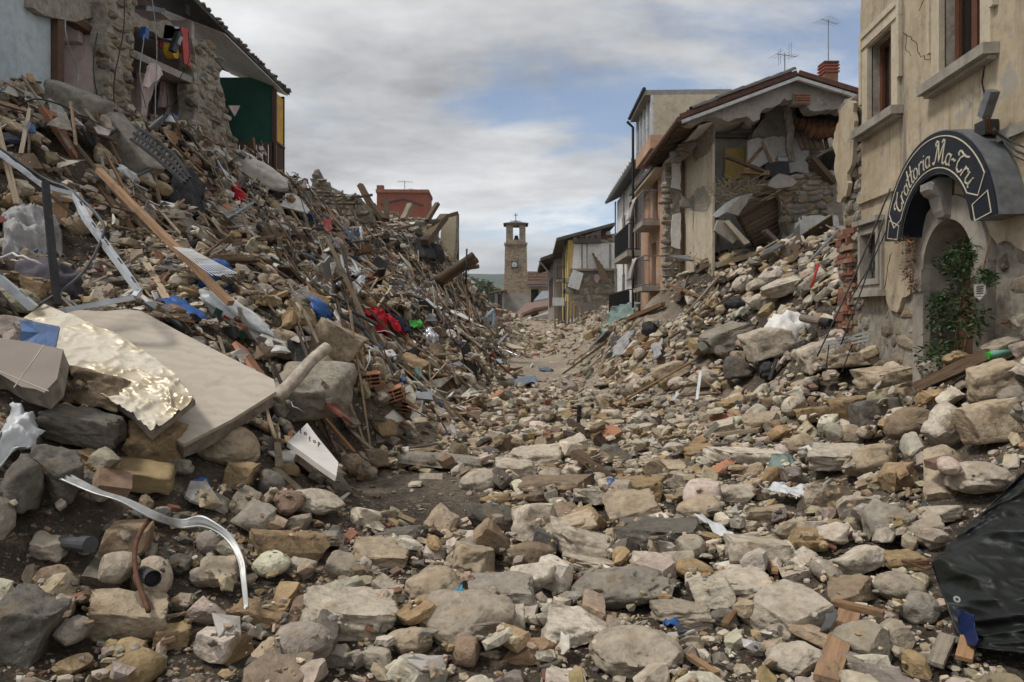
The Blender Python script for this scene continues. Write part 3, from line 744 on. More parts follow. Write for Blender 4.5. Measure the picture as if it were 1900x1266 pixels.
# broken stub of the neighbour wall beside the trattoria
def wall_stub():
    poly = TP.loop([(1597, 700), (1597, 178), (1572, 180), (1558, 190), (1547, 225), (1549, 330), (1555, 378), (1560, 440), (1549, 470), (1551, 600), (1556, 700)])
    S = thing('broken_wall_stub', 'torn end of stone wall with plaster and red brickwork left of the trattoria', 'wall', tuple(TP.p(3.5, 1.0, -.3)))
    S2 = [(max(u, 3.03), z) for u, z in poly]
    m = MB(); TP.plate(m, [ragged(S2, .16, .05, True)], .45, -.06); m.build('wall_core', MATS['mortar'], S)
    masonry(S, TP, S2, .22, .15, .08, -.05, .18)
    pl = TP.loop([(1588, 188), (1590, 228), (1584, 262), (1582, 300), (1572, 322), (1573, 352), (1560, 376), (1553, 372), (1554, 340), (1547, 318), (1550, 290), (1543, 268), (1550, 240), (1557, 226), (1557, 204), (1568, 190)], .06)
    m = MB(); TP.plate(m, [ragged([(max(u, 3.03), z) for u, z in pl], .06, .03, True)], .06, .06); m.build('plaster', MATS['plaster_ochre'], S)
    brk = [np_mesh('brick', BOX8*(1+rng.uniform(-.06, .06, (8, 3))), BOXT, False, np.repeat(np.array(c)[None], 8, 0)) for c in ((.25, .105, .065), (.29, .13, .08), (.21, .09, .06), (.30, .22, .15))]
    for b in brk: b.materials.append(MATS['brickbits'])
    reg = TP.loop([(1556, 690), (1556, 420), (1578, 415), (1582, 520), (1578, 690)])
    masonry(S, TP, [(max(u, 3.06), z) for u, z in reg], .21, .075, .05, -.0, .03, brk, 140, 'brick', .015)
BOX8 = np.array([(-1,-1,-1),(1,-1,-1),(1,1,-1),(-1,1,-1),(-1,-1,1),(1,-1,1),(1,1,1),(-1,1,1)], dtype=float)*.94
BOXT = np.array([(0,3,2),(0,2,1),(4,5,6),(4,6,7),(0,1,5),(0,5,4),(1,2,6),(1,6,5),(2,3,7),(2,7,6),(3,0,4),(3,4,7)])
wall_stub()
# ------------------------------------------------------------------ collapsed gable house
ZUP = Vector((0, 0, 1))
GP = Plane((4.43, 16.0), (1, 0, 0), (0, -1, 0))           # gable wall
FP = Plane((4.43, 16.0), (.03, 1, 0), (-1, .03, 0))       # street fronts beyond
def tile_rows(root, o, along, down, n_al, n_dn, name='roof_tile', mat='terracotta', r=.075, L=.38, jit=.02, skip=0.0):
    """half-round roof tiles, each a part of its own"""
    a = along.normalized(); dn = down.normalized(); nn = a.cross(dn).normalized()
    if nn.z < 0: nn = -nn
    pts = []; fs = []
    for j in (0, 1):
        for k in range(7):
            t = math.pi*k/6; rr = r*(1 if j == 0 else .85)
            pts.append(Vector((math.cos(t)*rr, j*L, math.sin(t)*rr*.75)))
    fs = [(k, k+1, 7+k+1, 7+k) for k in range(6)]
    me = bpy.data.meshes.new(name); me.from_pydata([tuple(p) for p in pts], [], fs); me.materials.append(MATS[mat]); me.update()
    sol = None
    B = Matrix((a, dn, nn)).transposed()
    off = ORG[root.name]
    for i in range(n_al):
        for j in range(n_dn):
            if rnd.random() < skip: continue
            ob = bpy.data.objects.new(name, me); COL.objects.link(ob); ob.parent = root
            ob.location = o + a*(i*r*2.15) + dn*(j*L*.82) + nn*(.02+rnd.uniform(0, jit)) - off
            ob.rotation_euler = (B @ Matrix.Rotation(rnd.uniform(-jit, jit)*4, 3, 'Z')).to_euler()
def antenna(base, h, label, kind='yagi', yaw=0.0, s=1.0):
    A = thing('tv_antenna', label, 'antenna', tuple(base), 'television antennas')
    m = MB(); m.tube([base, base+ZUP*h], .018*s, 6); m.build('mast', MATS['zinc'], A)
    u = Vector((math.cos(yaw), math.sin(yaw), 0)); v = Vector((-u.y, u.x, 0))
    top = base+ZUP*(h-.05)
    m = MB(); m.tube([top-u*.35*s, top+u*.45*s], .01*s, 5); b = m.build('boom', MATS['zinc'], A)
    for k in range(6):
        c = top+u*(-.3+.14*k)*s; l = (.34-.03*k)*s
        m = MB(); m.tube([c-v*l, c+v*l], .006*s, 4); m.build('element', MATS['zinc'], b)
    if kind == 'panel':
        c = top+ZUP*.05
        for sx in (-1, 1):
            m = MB(); m.tube([c+v*.3*s*sx+ZUP*.22*s, c+v*.3*s*sx-ZUP*.28*s], .007*s, 4); m.tube([c+v*.2*s*sx+ZUP*.22*s, c+v*.2*s*sx-ZUP*.28*s], .007*s, 4); m.build('reflector_bar', MATS['zinc'], A)
    return A

def gable_house():
    H = thing('collapsed_gable_house', 'torn open pale grey gable house showing white rooms, left of the ochre inn', 'house', (6.5, 18, 3))
    # surviving gable: outline read from the picture on the wall plane
    top = [(1268, 229), (1480, 150), (1600, 186)]
    low = [(1600, 210), (1575, 207), (1545, 203), (1505, 205), (1496, 190), (1462, 186), (1455, 182), (1447, 192), (1430, 200), (1414, 206), (1410, 222), (1398, 226), (1384, 216), (1366, 219), (1352, 226), (1338, 221), (1322, 217), (1304, 222), (1290, 230)]
    L = GP.loop(top)+ragged(GP.loop(low), .10, .035)
    backing(H, 'gable_wall', GP, [L], 0, .4, 'render_rough')
    # little bricked niche near the top
    m = MB(); a = GP.uv(1470, 175); b = GP.uv(1502, 195); GP.rect(m, a[0], b[0], b[1], a[1], -.02, .05); m.build('niche', MATS['plaster_grey'], H)
    for k in range(4): m = MB(); GP.rect(m, a[0]+.02, b[0]-.02, b[1]+.06*k+.02, b[1]+.06*k+.06, .05, .09); m.build('brick', MATS['terracotta'], H)
    # roof: two slopes running away from the picture
    l0, ap, r0 = GP.uv(1264, 222, .25), GP.uv(1480, 141, .25), GP.uv(1640, 190, .25)
    DL = 4.6
    for (a, b, nm) in ((l0, ap, 'left'), (ap, r0, 'right')):
        A, B = GP.p(a[0], a[1], .25), GP.p(b[0], b[1], .25); back = Vector((.03, 1, 0))*(DL+.25)
        nn = (B-A).cross(back).normalized()
        if nn.z < 0: nn = -nn
        m = MB(); m.add([A, B, B+back, A+back, A+nn*.10, B+nn*.10, B+back+nn*.10, A+back+nn*.10], [(0,1,2,3),(4,7,6,5),(0,4,5,1),(1,5,6,2),(2,6,7,3),(3,7,4,0)])
        rf = m.build('roof_slope', MATS['roof_dark'], H)
        m = MB(); m.bar(A+nn*.07-Vector((0, .02, 0)), B+nn*.07-Vector((0, .02, 0)), .05, .11); m.build('fascia', MATS['fascia_red'], rf)
        m = MB(); m.bar(A-nn*.05+Vector((0, .03, 0)), B-nn*.05+Vector((0, .03, 0)), .10, .07); m.build('verge_moulding', MATS['white_paint'], rf)
        if nm == 'left':
            sl = (A-B).normalized()
            for k in range(13):
                c = A+Vector((.03, 1, 0))*(.3+k*.33)-nn*.05
                m = MB(); m.bar(c-sl*.0, c-sl*.62, .09, .10, up=nn); m.build('rafter', MATS['wood_dark'], rf)
            m = MB(); m.tube([A+sl*.05+nn*.02, A+sl*.05+nn*.02+back], .065, 8); m.build('gutter', MATS['fascia_red'], rf)
            m = MB(); m.add([A-nn*.002, A-sl*.62-nn*.002, A-sl*.62+back-nn*.002, A+back-nn*.002, A-nn*.02, A-sl*.62-nn*.02, A-sl*.62+back-nn*.02, A+back-nn*.02], [(0,1,2,3),(4,7,6,5),(0,4,5,1),(1,5,6,2),(2,6,7,3),(3,7,4,0)]); m.build('soffit_boards', MATS['wood_dark'], rf)
            o = B+nn*.11; tile_rows(rf, o+Vector((0, .05, 0)), Vector((0, 1, 0)), sl, 16, 8, skip=.05, r=.13, mat='roof_dark')
    # walls inside, further back
    zf = 2.0
    B1 = Plane((4.93, 18.3), (1, 0, 0), (0, -1, 0))
    backing(H, 'back_wall', B1, [R4(0, 2.15, zf, 7.1)], 0, .2, 'plaster_white')
    backing(H, 'back_wall', B1, [R4(1.6, 6.0, zf, 7.9)], -1.4, .2, 'plaster_grey')
    S1 = Plane((8.9, 16.2), (0, 1, 0), (-1, 0, 0)); backing(H, 'side_wall', S1, [R4(0, 6, zf, 7.0)], 0, .2, 'render_rough')
    m = MB(); m.box((4.86, 16.6, 2.0), (4.92, 19.65, 6.2)); m.build('inner_lining', MATS['plaster_cream'], H)
    LN = Plane((4.86, 16.6), (0, 1, 0), (-1, 0, 0))
    m = MB(); LN.plate(m, [ragged(LN.loop([(1268, 366), (1282, 372), (1294, 350), (1308, 346), (1318, 372), (1312, 392), (1290, 390), (1268, 384)]), .08, .03, True)], .012, .011); m.build('bare_masonry', MATS['mortar'], H)
    m = MB(); LN.plate(m, [ragged(LN.loop([(1296, 232), (1326, 226), (1326, 262), (1312, 285), (1290, 300), (1284, 280)]), .1, .04, True)], .02, .019); m.build('bare_masonry', MATS['mortar'], H)
    # sloping ceiling under the left slope
    c0, c1 = GP.q(1296, 236, -.42), GP.q(1400, 205, -.42); bk = Vector((.03, 1, 0))*4.3
    m = MB(); m.add([c0, c1, c1+bk, c0+bk]+[q+ZUP*.04 for q in (c0, c1, c1+bk, c0+bk)], [(0,1,2,3),(4,7,6,5),(0,4,5,1),(1,5,6,2),(2,6,7,3),(3,7,4,0)]); m.build('ceiling', MATS['plaster_white'], H)
    m = MB(); m.bar(GP.q(1290, 252, -1.9), GP.q(1392, 252, -1.9), .14, .12); m.build('ceiling_beam', MATS['wood_grey'], H)
    # hole in the back wall showing bare stones
    hole = ragged(B1.loop([(1264, 362), (1275, 372), (1290, 358), (1296, 345), (1312, 344), (1316, 360), (1326, 376), (1322, 388), (1300, 394), (1285, 384), (1262, 386)], .02), .08, .025, True)
    m = MB(); B1.plate(m, [hole], .03, .02); hh = m.build('bare_masonry', MATS['mortar'], H)
    m = MB(); m.bar(B1.q(1262, 380, .03), B1.q(1328, 384, .03), .08, .10); m.build('floor_edge', MATS['plaster_grey'], H)
    # broken end of the street wall
    E = Plane((4.46, 19.2), (1, 0, 0), (0, -1, 0))
    poly = E.loop([(1236, 560), (1236, 300), (1246, 285), (1262, 285), (1264, 380), (1262, 470), (1262, 560)])
    m = MB(); E.plate(m, [ragged(poly, .15, .04, True)], .45, 0); m.build('wall_end', MATS['mortar'], H)
    masonry(H, E, E.loop([(1234, 560), (1234, 300), (1247, 290), (1248, 465), (1263, 470), (1263, 560)]), .22, .14, .09, .02, .2, limit=120)
    for y0, y1 in ((290, 352), (398, 462)):
        m = MB(); E.plate(m, [ragged(E.loop([(1247, y0), (1263, y0-2), (1263, y1), (1246, y1-4)], .1), .12, .02, True)], .08, .11); m.build('plaster', MATS['plaster_white'], H)
    # stones hanging in the slant under the eaves
    sl = Plane((4.5, 17.6), (.03, 1, 0), (-1, 0, 0))
    A = [(1302, 226), (1330, 222), (1318, 245), (1300, 262), (1282, 285), (1262, 300), (1244, 292), (1262, 268), (1285, 245)]
    W3 = Plane((4.5, 17.9), (1, 0, 0), (0, -1, 0))
    m = MB(); W3.plate(m, [ragged(W3.loop(A), .1, .03, True)], .4, 0); m.build('torn_wall_top', MATS['mortar'], H)
    masonry(H, W3, W3.loop(A), .26, .15, .12, .02, .25, limit=70)
    # partition and torn rough wall behind the hole on the right
    Q = Plane((4.4, 17.6), (1, 0, 0), (0, -1, 0))
    backing(H, 'partition', Q, [ragged(Q.loop([(1388, 320), (1388, 262), (1398, 255), (1462, 250), (1500, 256), (1500, 320)]), .15, .03, True)], 0, .12, 'plaster_white')
    backing(H, 'torn_wall', Q, [ragged(Q.loop([(1390, 258), (1402, 238), (1414, 222), (1420, 206), (1455, 186), (1472, 190), (1475, 256), (1430, 254)]), .1, .03, True)], .1, .3, 'render_rough')
    m = MB(); pts = [Q.q(a, b, .55) for a, b in ((1459, 180), (1461, 215), (1466, 240), (1464, 275), (1470, 300))]; m.tube(pts, .12, 7, .09); m.build('leaning_pier', MATS['mortar'], H)
    # lower right wall: bare stones above, white plaster below
    V = Plane((4.4, 16.6), (1, 0, 0), (0, -1, 0))
    backing(H, 'lower_wall', V, [ragged(V.loop([(1456, 480), (1452, 400), (1440, 345), (1452, 330), (1500, 322), (1545, 318), (1600, 322), (1600, 480)]), .15, .05, True)], 0, .5, 'mortar')
    masonry(H, V, V.loop([(1454, 415), (1444, 340), (1490, 326), (1552, 322), (1552, 380), (1530, 400)]), .24, .14, .10, .03, .25, limit=120)
    m = MB(); V.plate(m, [ragged(V.loop([(1470, 445), (1472, 412), (1490, 402), (1552, 400), (1552, 445)]), .1, .03, True)], .05, .06); m.build('plaster', MATS['plaster_white'], H)
    # floor slab broken and hanging
    m = MB(); D = Plane((4.4, 17.2), (1, 0, 0), (0, -1, 0))
    m.add([GP.q(a, b, n) for n in (-1.0, -3.2) for a, b in ((1395, 352), (1560, 335), (1560, 346), (1395, 366))], [(0,1,2,3),(7,6,5,4),(0,4,5,1),(1,5,6,2),(2,6,7,3),(3,7,4,0)]); m.build('hanging_floor', MATS['mortar'], H)
    # chimney
    cb = GP.q(1537, 148, -1.6)
    m = MB(); m.box((cb.x-.17, cb.y-.17, cb.z-.5), (cb.x+.17, cb.y+.17, cb.z+.35)); ch = m.build('chimney', MATS['terracotta'], H)
    for k in range(3): m = MB(); m.box((cb.x-.2, cb.y-.2, cb.z+.13+.085*k), (cb.x+.2, cb.y+.2, cb.z+.17+.085*k)); m.build('cap_course', MATS['brick_red'], ch)
    m = MB(); m.box((cb.x-.19, cb.y-.19, cb.z+.37), (cb.x+.19, cb.y+.19, cb.z+.42)); m.build('cap', MATS['fascia_red'], ch)
    antenna(GP.q(1456, 152, -1.2), .72, 'panel antenna on the roof left of the brick chimney', 'panel', .3, .8)
    antenna(cb+ZUP*.4, 1.15, 'tall antenna rising from the brick chimney', 'yagi', .5, .8)
    # light fitting on the ceiling
    m = MB(); p = GP.q(1386, 236, -1.4); m.tube([p, p+ZUP*.05], .12, 14); tag(m.build('ceiling_lamp', MATS['plaster_cream']), 'round flat lamp on the white ceiling of the torn open room', 'lamp')

    # things fallen inside the house
    def board(name, pts, off, th, mat, label, cat, group=None):
        m = MB(); GP.plate(m, [GP.loop(pts, off)], th, off); return tag(m.build(name, MATS[mat]), label, cat, group)
    board('yellow_board', [(1345, 332), (1345, 276), (1386, 272), (1386, 330)], -1.9, .04, 'plaster_yellow', 'yellow wooden panel standing behind fallen laths in the torn house', 'panel')
    board('television', [(1421, 328), (1420, 304), (1426, 300), (1464, 300), (1466, 328)], -.55, .45, 'iron_black', 'black box shaped television on the broken upper floor', 'television')
    p = GP.q(1450, 298, -.75); m = MB(); m.tube([p+Vector((-.12, 0, 0)), p+Vector((.12, 0, 0))], .11, 12); tag(m.build('metal_pot', MATS['chrome_grey']), 'round metal pot lying on the black television', 'pot')
    # fallen roof piece with tiles
    fr = thing('fallen_roof_section', 'sunken piece of tiled roof with red tiles right of the leaning pier', 'roof', tuple(GP.q(1500, 275, -1.2)))
    o = GP.q(1470, 222, -1.5); tile_rows(fr, o, Vector((1, .05, -.08)), Vector((.15, -1.0, -.55)), 7, 5, 'roof_tile', 'terracotta', .07, .34, .05, .08)
    for k in range(6):
        a = GP.q(1475+11*k, 240+2*k, -1.2); b = GP.q(1490+9*k, 278, -.6)
        m = MB(); m.bar(a, b, .09, .05); m.build('board', MATS['wood_dark'], fr)
    # dark floor boards hanging down
    fb = thing('hanging_floorboards', 'dark wooden floor with parallel boards tipped down inside the torn house', 'floor', tuple(GP.q(1415, 420, -.8)))
    for k in range(9):
        t = k/8
        a = GP.q(1368+32*t, 400+52*t, -.35-.3*t); b = GP.q(1452+6*t, 352+72*t, -.9)
        m = MB(); m.bar(a, b, .07, .16, up=(0, -.6, 1)); m.build('board', MATS['wood_dark'], fb)
    m = MB(); m.add([GP.q(*q, n) for n in (-1.05, -1.15) for q in ((1362, 398), (1458, 345), (1462, 432), (1398, 458))], [(0,1,2,3),(7,6,5,4),(0,4,5,1),(1,5,6,2),(2,6,7,3),(3,7,4,0)]); m.build('backing', MATS['dark_inside'], fb)
    slabs = [([(1322, 400), (1345, 378), (1362, 368), (1380, 362), (1352, 392), (1330, 404)], .1, .05, 'white_paint', 'white flat board sticking out left of the hanging floor'),
             ([(1348, 394), (1378, 363), (1398, 358), (1370, 400)], .25, .08, 'trim_stone', 'grey slab jutting over the dark floorboards'),
             ([(1326, 428), (1332, 408), (1350, 410), (1372, 440), (1360, 452)], .2, .12, 'trim_stone', 'pale plaster slab hanging below the jutting boards'),
             ([(1345, 412), (1352, 408), (1392, 450), (1382, 454)], .3, .12, 'plaster_cream', 'narrow broken beam end slanting under the pale slab'),
             ([(1424, 345), (1432, 332), (1446, 322), (1464, 326), (1480, 338), (1470, 346), (1440, 350)], .15, .35, 'render_rough', 'lump of plastered masonry below the black television')]
    for pts, off, th, mat, lab in slabs: board('broken_slab', pts, off-.4, th, mat, lab, 'slab')
    beams = [((1343, 290), (1416, 318), .5, .10, 'wood_dark', 'dark pole slanting across the yellow panel'), ((1376, 318), (1424, 322), .3, .18, 'wood_brown', 'short brown beam below the yellow panel'),
             ((1415, 262), (1432, 302), .2, .10, 'wood_grey', 'leaning grey post before the white partition'), ((1388, 304), (1414, 274), .2, .08, 'wood_brown', 'thin brown stick leaning on the grey post'),
             ((1440, 352), (1395, 366), -.1, .12, 'wood_grey', 'grey beam along the edge of the broken floor'), ((1388, 382), (1462, 356), -.1, .10, 'wood_pale', 'pale beam under the broken floor'),
             ((1418, 428), (1462, 470), .1, .16, 'wood_grey', 'stout grey beam leaning against the rubble under the floorboards'), ((1502, 292), (1545, 340), .2, .22, 'wood_dark', 'wide dark plank sloping down beside the wall stub'),
             ((1470, 460), (1480, 412), .1, .16, 'plaster_grey', 'upright grey post before the white plastered wall'), ((1335, 470), (1330, 400), -.6, .06, 'wood_grey', 'slim upright prop below the hanging slab'),
             ((1452, 410), (1461, 450), 0, .18, 'wood_grey', 'short leaning grey plank end near the white plastered wall'), ((1500, 300), (1546, 272), .2, .06, 'wood_grey', 'thin lath rising toward the wall stub')]
    for a, b, off, w, mat, lab in beams:
        A = GP.q(*a, off-.5); Bq = GP.q(*b, off-.75)
        L = (Bq-A).length; m = MB(); m.bar((-L/2, 0, 0), (L/2, 0, 0), w, w*.6, segs=3, jit=.008, rr=rnd); o = m.build('beam', MATS[mat], loc=(0, 0, 0)); o.location = (A+Bq)/2
        o.rotation_mode = 'QUATERNION'; o.rotation_quaternion = (Bq-A).to_track_quat('X', 'Z'); tag(o, lab, 'beam')
    # bundle of broken ceiling laths
    lm = MB()
    for k in range(170):
        a = GP.p(*GP.uv(rnd.uniform(1348, 1425), rnd.uniform(330, 372)), -.9+rnd.uniform(0, .5)); v = Vector((rnd.uniform(-.5, .5), rnd.uniform(-.3, .3), rnd.uniform(-.15, .35)))
        lm.bar(a, a+v, .02, .012)
    tag(lm.build('ceiling_laths', MATS['wood_pale']), 'heap of broken pale ceiling laths and reed on the sagging floor', None, None, 'stuff')
gable_house()

# ------------------------------------------------------------------ street fronts beyond on the right
def railing(parent, name, pl, u0, u1, z0, z1, n, mat='iron_black', step=.13, side=True):
    m = MB(); m.tube([pl.p(u0, z1, n), pl.p(u1, z1, n)], .025, 5); m.tube([pl.p(u0, z0+.06, n), pl.p(u1, z0+.06, n)], .02, 5)
    if side:
        for u in (u0, u1):
            for z in (z1, z0+.06): m.tube([pl.p(u, z, 0.0), pl.p(u, z, n)], .02, 5)
    r = m.build(name, MATS[mat], parent)
    k = int((u1-u0)/step)
    for i in range(k+1):
        m = MB(); u = u0+(u1-u0)*i/k; m.tube([pl.p(u, z0, n), pl.p(u, z1, n)], .012, 4); m.build('baluster', MATS[mat], r)
    if side:
        for u in (u0, u1):
            for i in range(1, max(2, int(n/.14))):
                m = MB(); nn = n*i/max(2, int(n/.14)); m.tube([pl.p(u, z0, nn), pl.p(u, z1, nn)], .012, 4); m.build('baluster', MATS[mat], r)
    return r
def pink_house():
    H = thing('pink_house', 'peeling pink plastered house front with small balconies and glazed attic box', 'house', tuple(FP.p(6, 1.5, -.5)))
    u0, u1 = 3.4, 8.9
    holes = [R4(5.6, 6.5, 4.75, 6.15), R4(5.9, 6.7, 2.75, 4.1), R4(5.9, 6.6, 1.2, 1.75)]
    backing(H, 'wall', FP, [[(u0, 0), (u1, 0), (u1, 6.7)]+[(u0, 6.7)]+ragged([(u0, 6.5), (u0+.02, 3.5), (u0+.04, .3)], .2, .03)]+holes, 0, .4, 'plaster_pink')
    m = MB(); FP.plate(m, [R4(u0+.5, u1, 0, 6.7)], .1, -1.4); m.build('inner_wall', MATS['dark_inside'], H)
    for h in holes[:2]: simple_window(H, FP, h[0][0], h[1][0], h[0][1], h[2][1], .15, None, 'shutter_brown')
    # roof slab with lean eave
    A = [FP.p(4.15, 6.12, .4), FP.p(u1+.3, 6.12, .4), FP.p(u1+.3, 8.0, -4), FP.p(4.15, 8.0, -4)]
    m = MB(); m.add(A+[q+ZUP*.12 for q in A], [(0,1,2,3),(4,7,6,5),(0,4,5,1),(1,5,6,2),(2,6,7,3),(3,7,4,0)]); rf = m.build('roof', MATS['roof_dark'], H)
    m = MB(); FP.rect(m, 4.15, u1+.3, 6.02, 6.11, .0, .36); m.build('soffit', MATS['plaster_cream'], rf)
    # glazed attic box
    m = MB(); FP.rect(m, 4.5, 7.4, 6.75, 7.15, -2.0, .42); at = m.build('attic_parapet', MATS['plaster_pink'], H)
    m = MB(); FP.rect(m, 4.5, 7.4, 8.35, 8.5, -2.0, .6); m.build('attic_roof', MATS['plaster_grey'], at)
    for u in (4.5, 5.2, 5.9, 6.6, 7.32): m = MB(); FP.rect(m, u, u+.08, 7.15, 8.35, .33, .41); m.build('mullion', MATS['white_paint'], at)
    m = MB(); FP.rect(m, 4.52, 7.38, 7.16, 8.34, .34, .36); m.build('glazing', MATS['chrome_grey'], at)
    m = MB(); FP.rect(m, 4.5, 4.56, 7.15, 8.35, -1.9, .33); m.build('attic_side', MATS['plaster_cream'], at)
    m = MB(); m.tube([FP.p(7.5, 8.4, .7), FP.p(7.5, 8.2, .5), FP.p(7.5, 2, .5)], .05, 6); m.build('downpipe', MATS['iron_black'], H)
    m = MB(); m.tube([FP.p(4.4, 8.5, .62), FP.p(7.5, 8.5, .62)], .06, 6); m.build('gutter', MATS['iron_black'], at)
    for z in (4.68, 2.65):
        m = MB(); FP.rect(m, 5.2, 7.1, z-.14, z, -.02, .55); b = m.build('balcony_slab', MATS['trim_stone'], H)
        r = railing(b, 'railing', FP, 5.25, 7.05, z, z+.95, .5, 'zinc', .16); 
    # cloth drying on the upper balcony
    for z, lab in ((4.75, 'upper'), (2.75, 'lower')):
        v = []; f = []
        for i in range(9):
            for j in range(6):
                q = FP.p(6.35+i*.11, z+.88-j*.14-.03*math.sin(i*1.7), .54+.05*math.sin(i*2.1+j*.6)+.04*j); v.append(q)
        for i in range(8):
            for j in range(5): f.append((i*6+j, (i+1)*6+j, (i+1)*6+j+1, i*6+j+1))
        m = MB(); m.add(v, f); o = m.build('drying_cloth', MATS['cloth_grey'], smooth=True); tag(o, 'pale cloth hung over the %s balcony rail of the pink house' % lab, 'cloth', 'cloths on the balconies')
        md = o.modifiers.new('thick', 'SOLIDIFY'); md.thickness = .012
m_plain('cloth_grey', (.42, .40, .37), (.30, .285, .265), 5, .9, .3, 60, .3)
pink_house()

def white_house():
    H = thing('white_balcony_house', 'white house front with dark railed balconies further down the street', 'house', tuple(FP.p(12, 1, -.5)))
    u0, u1 = 8.95, 17.2
    W2 = Plane(tuple(FP.p(0, 0, -.15))[:2], tuple(FP.U), tuple(FP.N))
    holes = [R4(10.0, 12.0, 4.2, 6.4), R4(10.2, 12.2, 1.75, 3.6), R4(14.2, 15.4, 4.6, 6.2), R4(14.4, 15.4, 2.2, 3.6), R4(15.2, 16.2, .4, 1.3)]
    backing(H, 'wall', W2, [R4(u0, u1, 0, 7.25)]+holes, 0, .4, 'plaster_white')
    for h in holes: simple_window(H, W2, h[0][0], h[1][0], h[0][1], h[2][1], .12, None, 'shutter_brown', True, False)
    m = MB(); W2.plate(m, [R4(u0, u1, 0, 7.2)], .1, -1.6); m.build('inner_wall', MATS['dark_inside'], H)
    EN = Plane(tuple(W2.p(u0-.01, 0))[:2], tuple(-W2.N), (0, -1, 0)); backing(H, 'near_gable', EN, [[(0, 0), (6, 0), (6, 9.5), (0, 7.25)]], 0, .2, 'plaster_white')
    A = [W2.p(u0-.2, 7.2, .45), W2.p(u1+.2, 7.2, .45), W2.p(u1+.2, 9.8, -5), W2.p(u0-.2, 9.8, -5)]
    m = MB(); m.add(A+[q+ZUP*.16 for q in A], [(0,1,2,3),(4,7,6,5),(0,4,5,1),(1,5,6,2),(2,6,7,3),(3,7,4,0)]); rf = m.build('roof', MATS['roof_dark'], H)
    m = MB(); m.tube([W2.p(u0-.2, 7.25, .5), W2.p(u1+.2, 7.25, .5)], .08, 6); m.build('gutter', MATS['zinc'], rf)
    for k in range(14): m = MB(); u = u0+k*(u1-u0)/13; m.tube([W2.p(u, 7.4, .4), W2.p(u, 7.62, .4)], .015, 4); m.build('snow_guard', MATS['iron_black'], rf)
    for z, a, b in ((4.15, 9.3, 13.6), (1.7, 9.2, 15.8)):
        m = MB(); W2.rect(m, a, b, z-.2, z, -.02, .6); s = m.build('balcony_slab', MATS['trim_stone'], H)
        railing(s, 'railing', W2, a+.05, b-.05, z, z+1.0, .55, 'iron_black', .14)
    m = MB(); W2.rect(m, 9.3, 15.7, 1.78, 2.65, .51, .53); m.build('balcony_screen', MATS['iron_black'], H)
    for u0_, z0_, z1_ in ((9.55, 4.2, 6.4), (12.05, 4.2, 6.4), (9.75, 1.75, 3.6)):
        m = MB(); W2.rect(m, u0_, u0_+.42, z0_, z1_, .03, .09); s = m.build('shutter', MATS['shutter_brown'], H)
    for u in (9.02, 16.9, 13.9): m = MB(); m.tube([W2.p(u, 7.2, .12), W2.p(u, .6, .12)], .04, 6); m.build('downpipe', MATS['zinc'], H)
white_house()

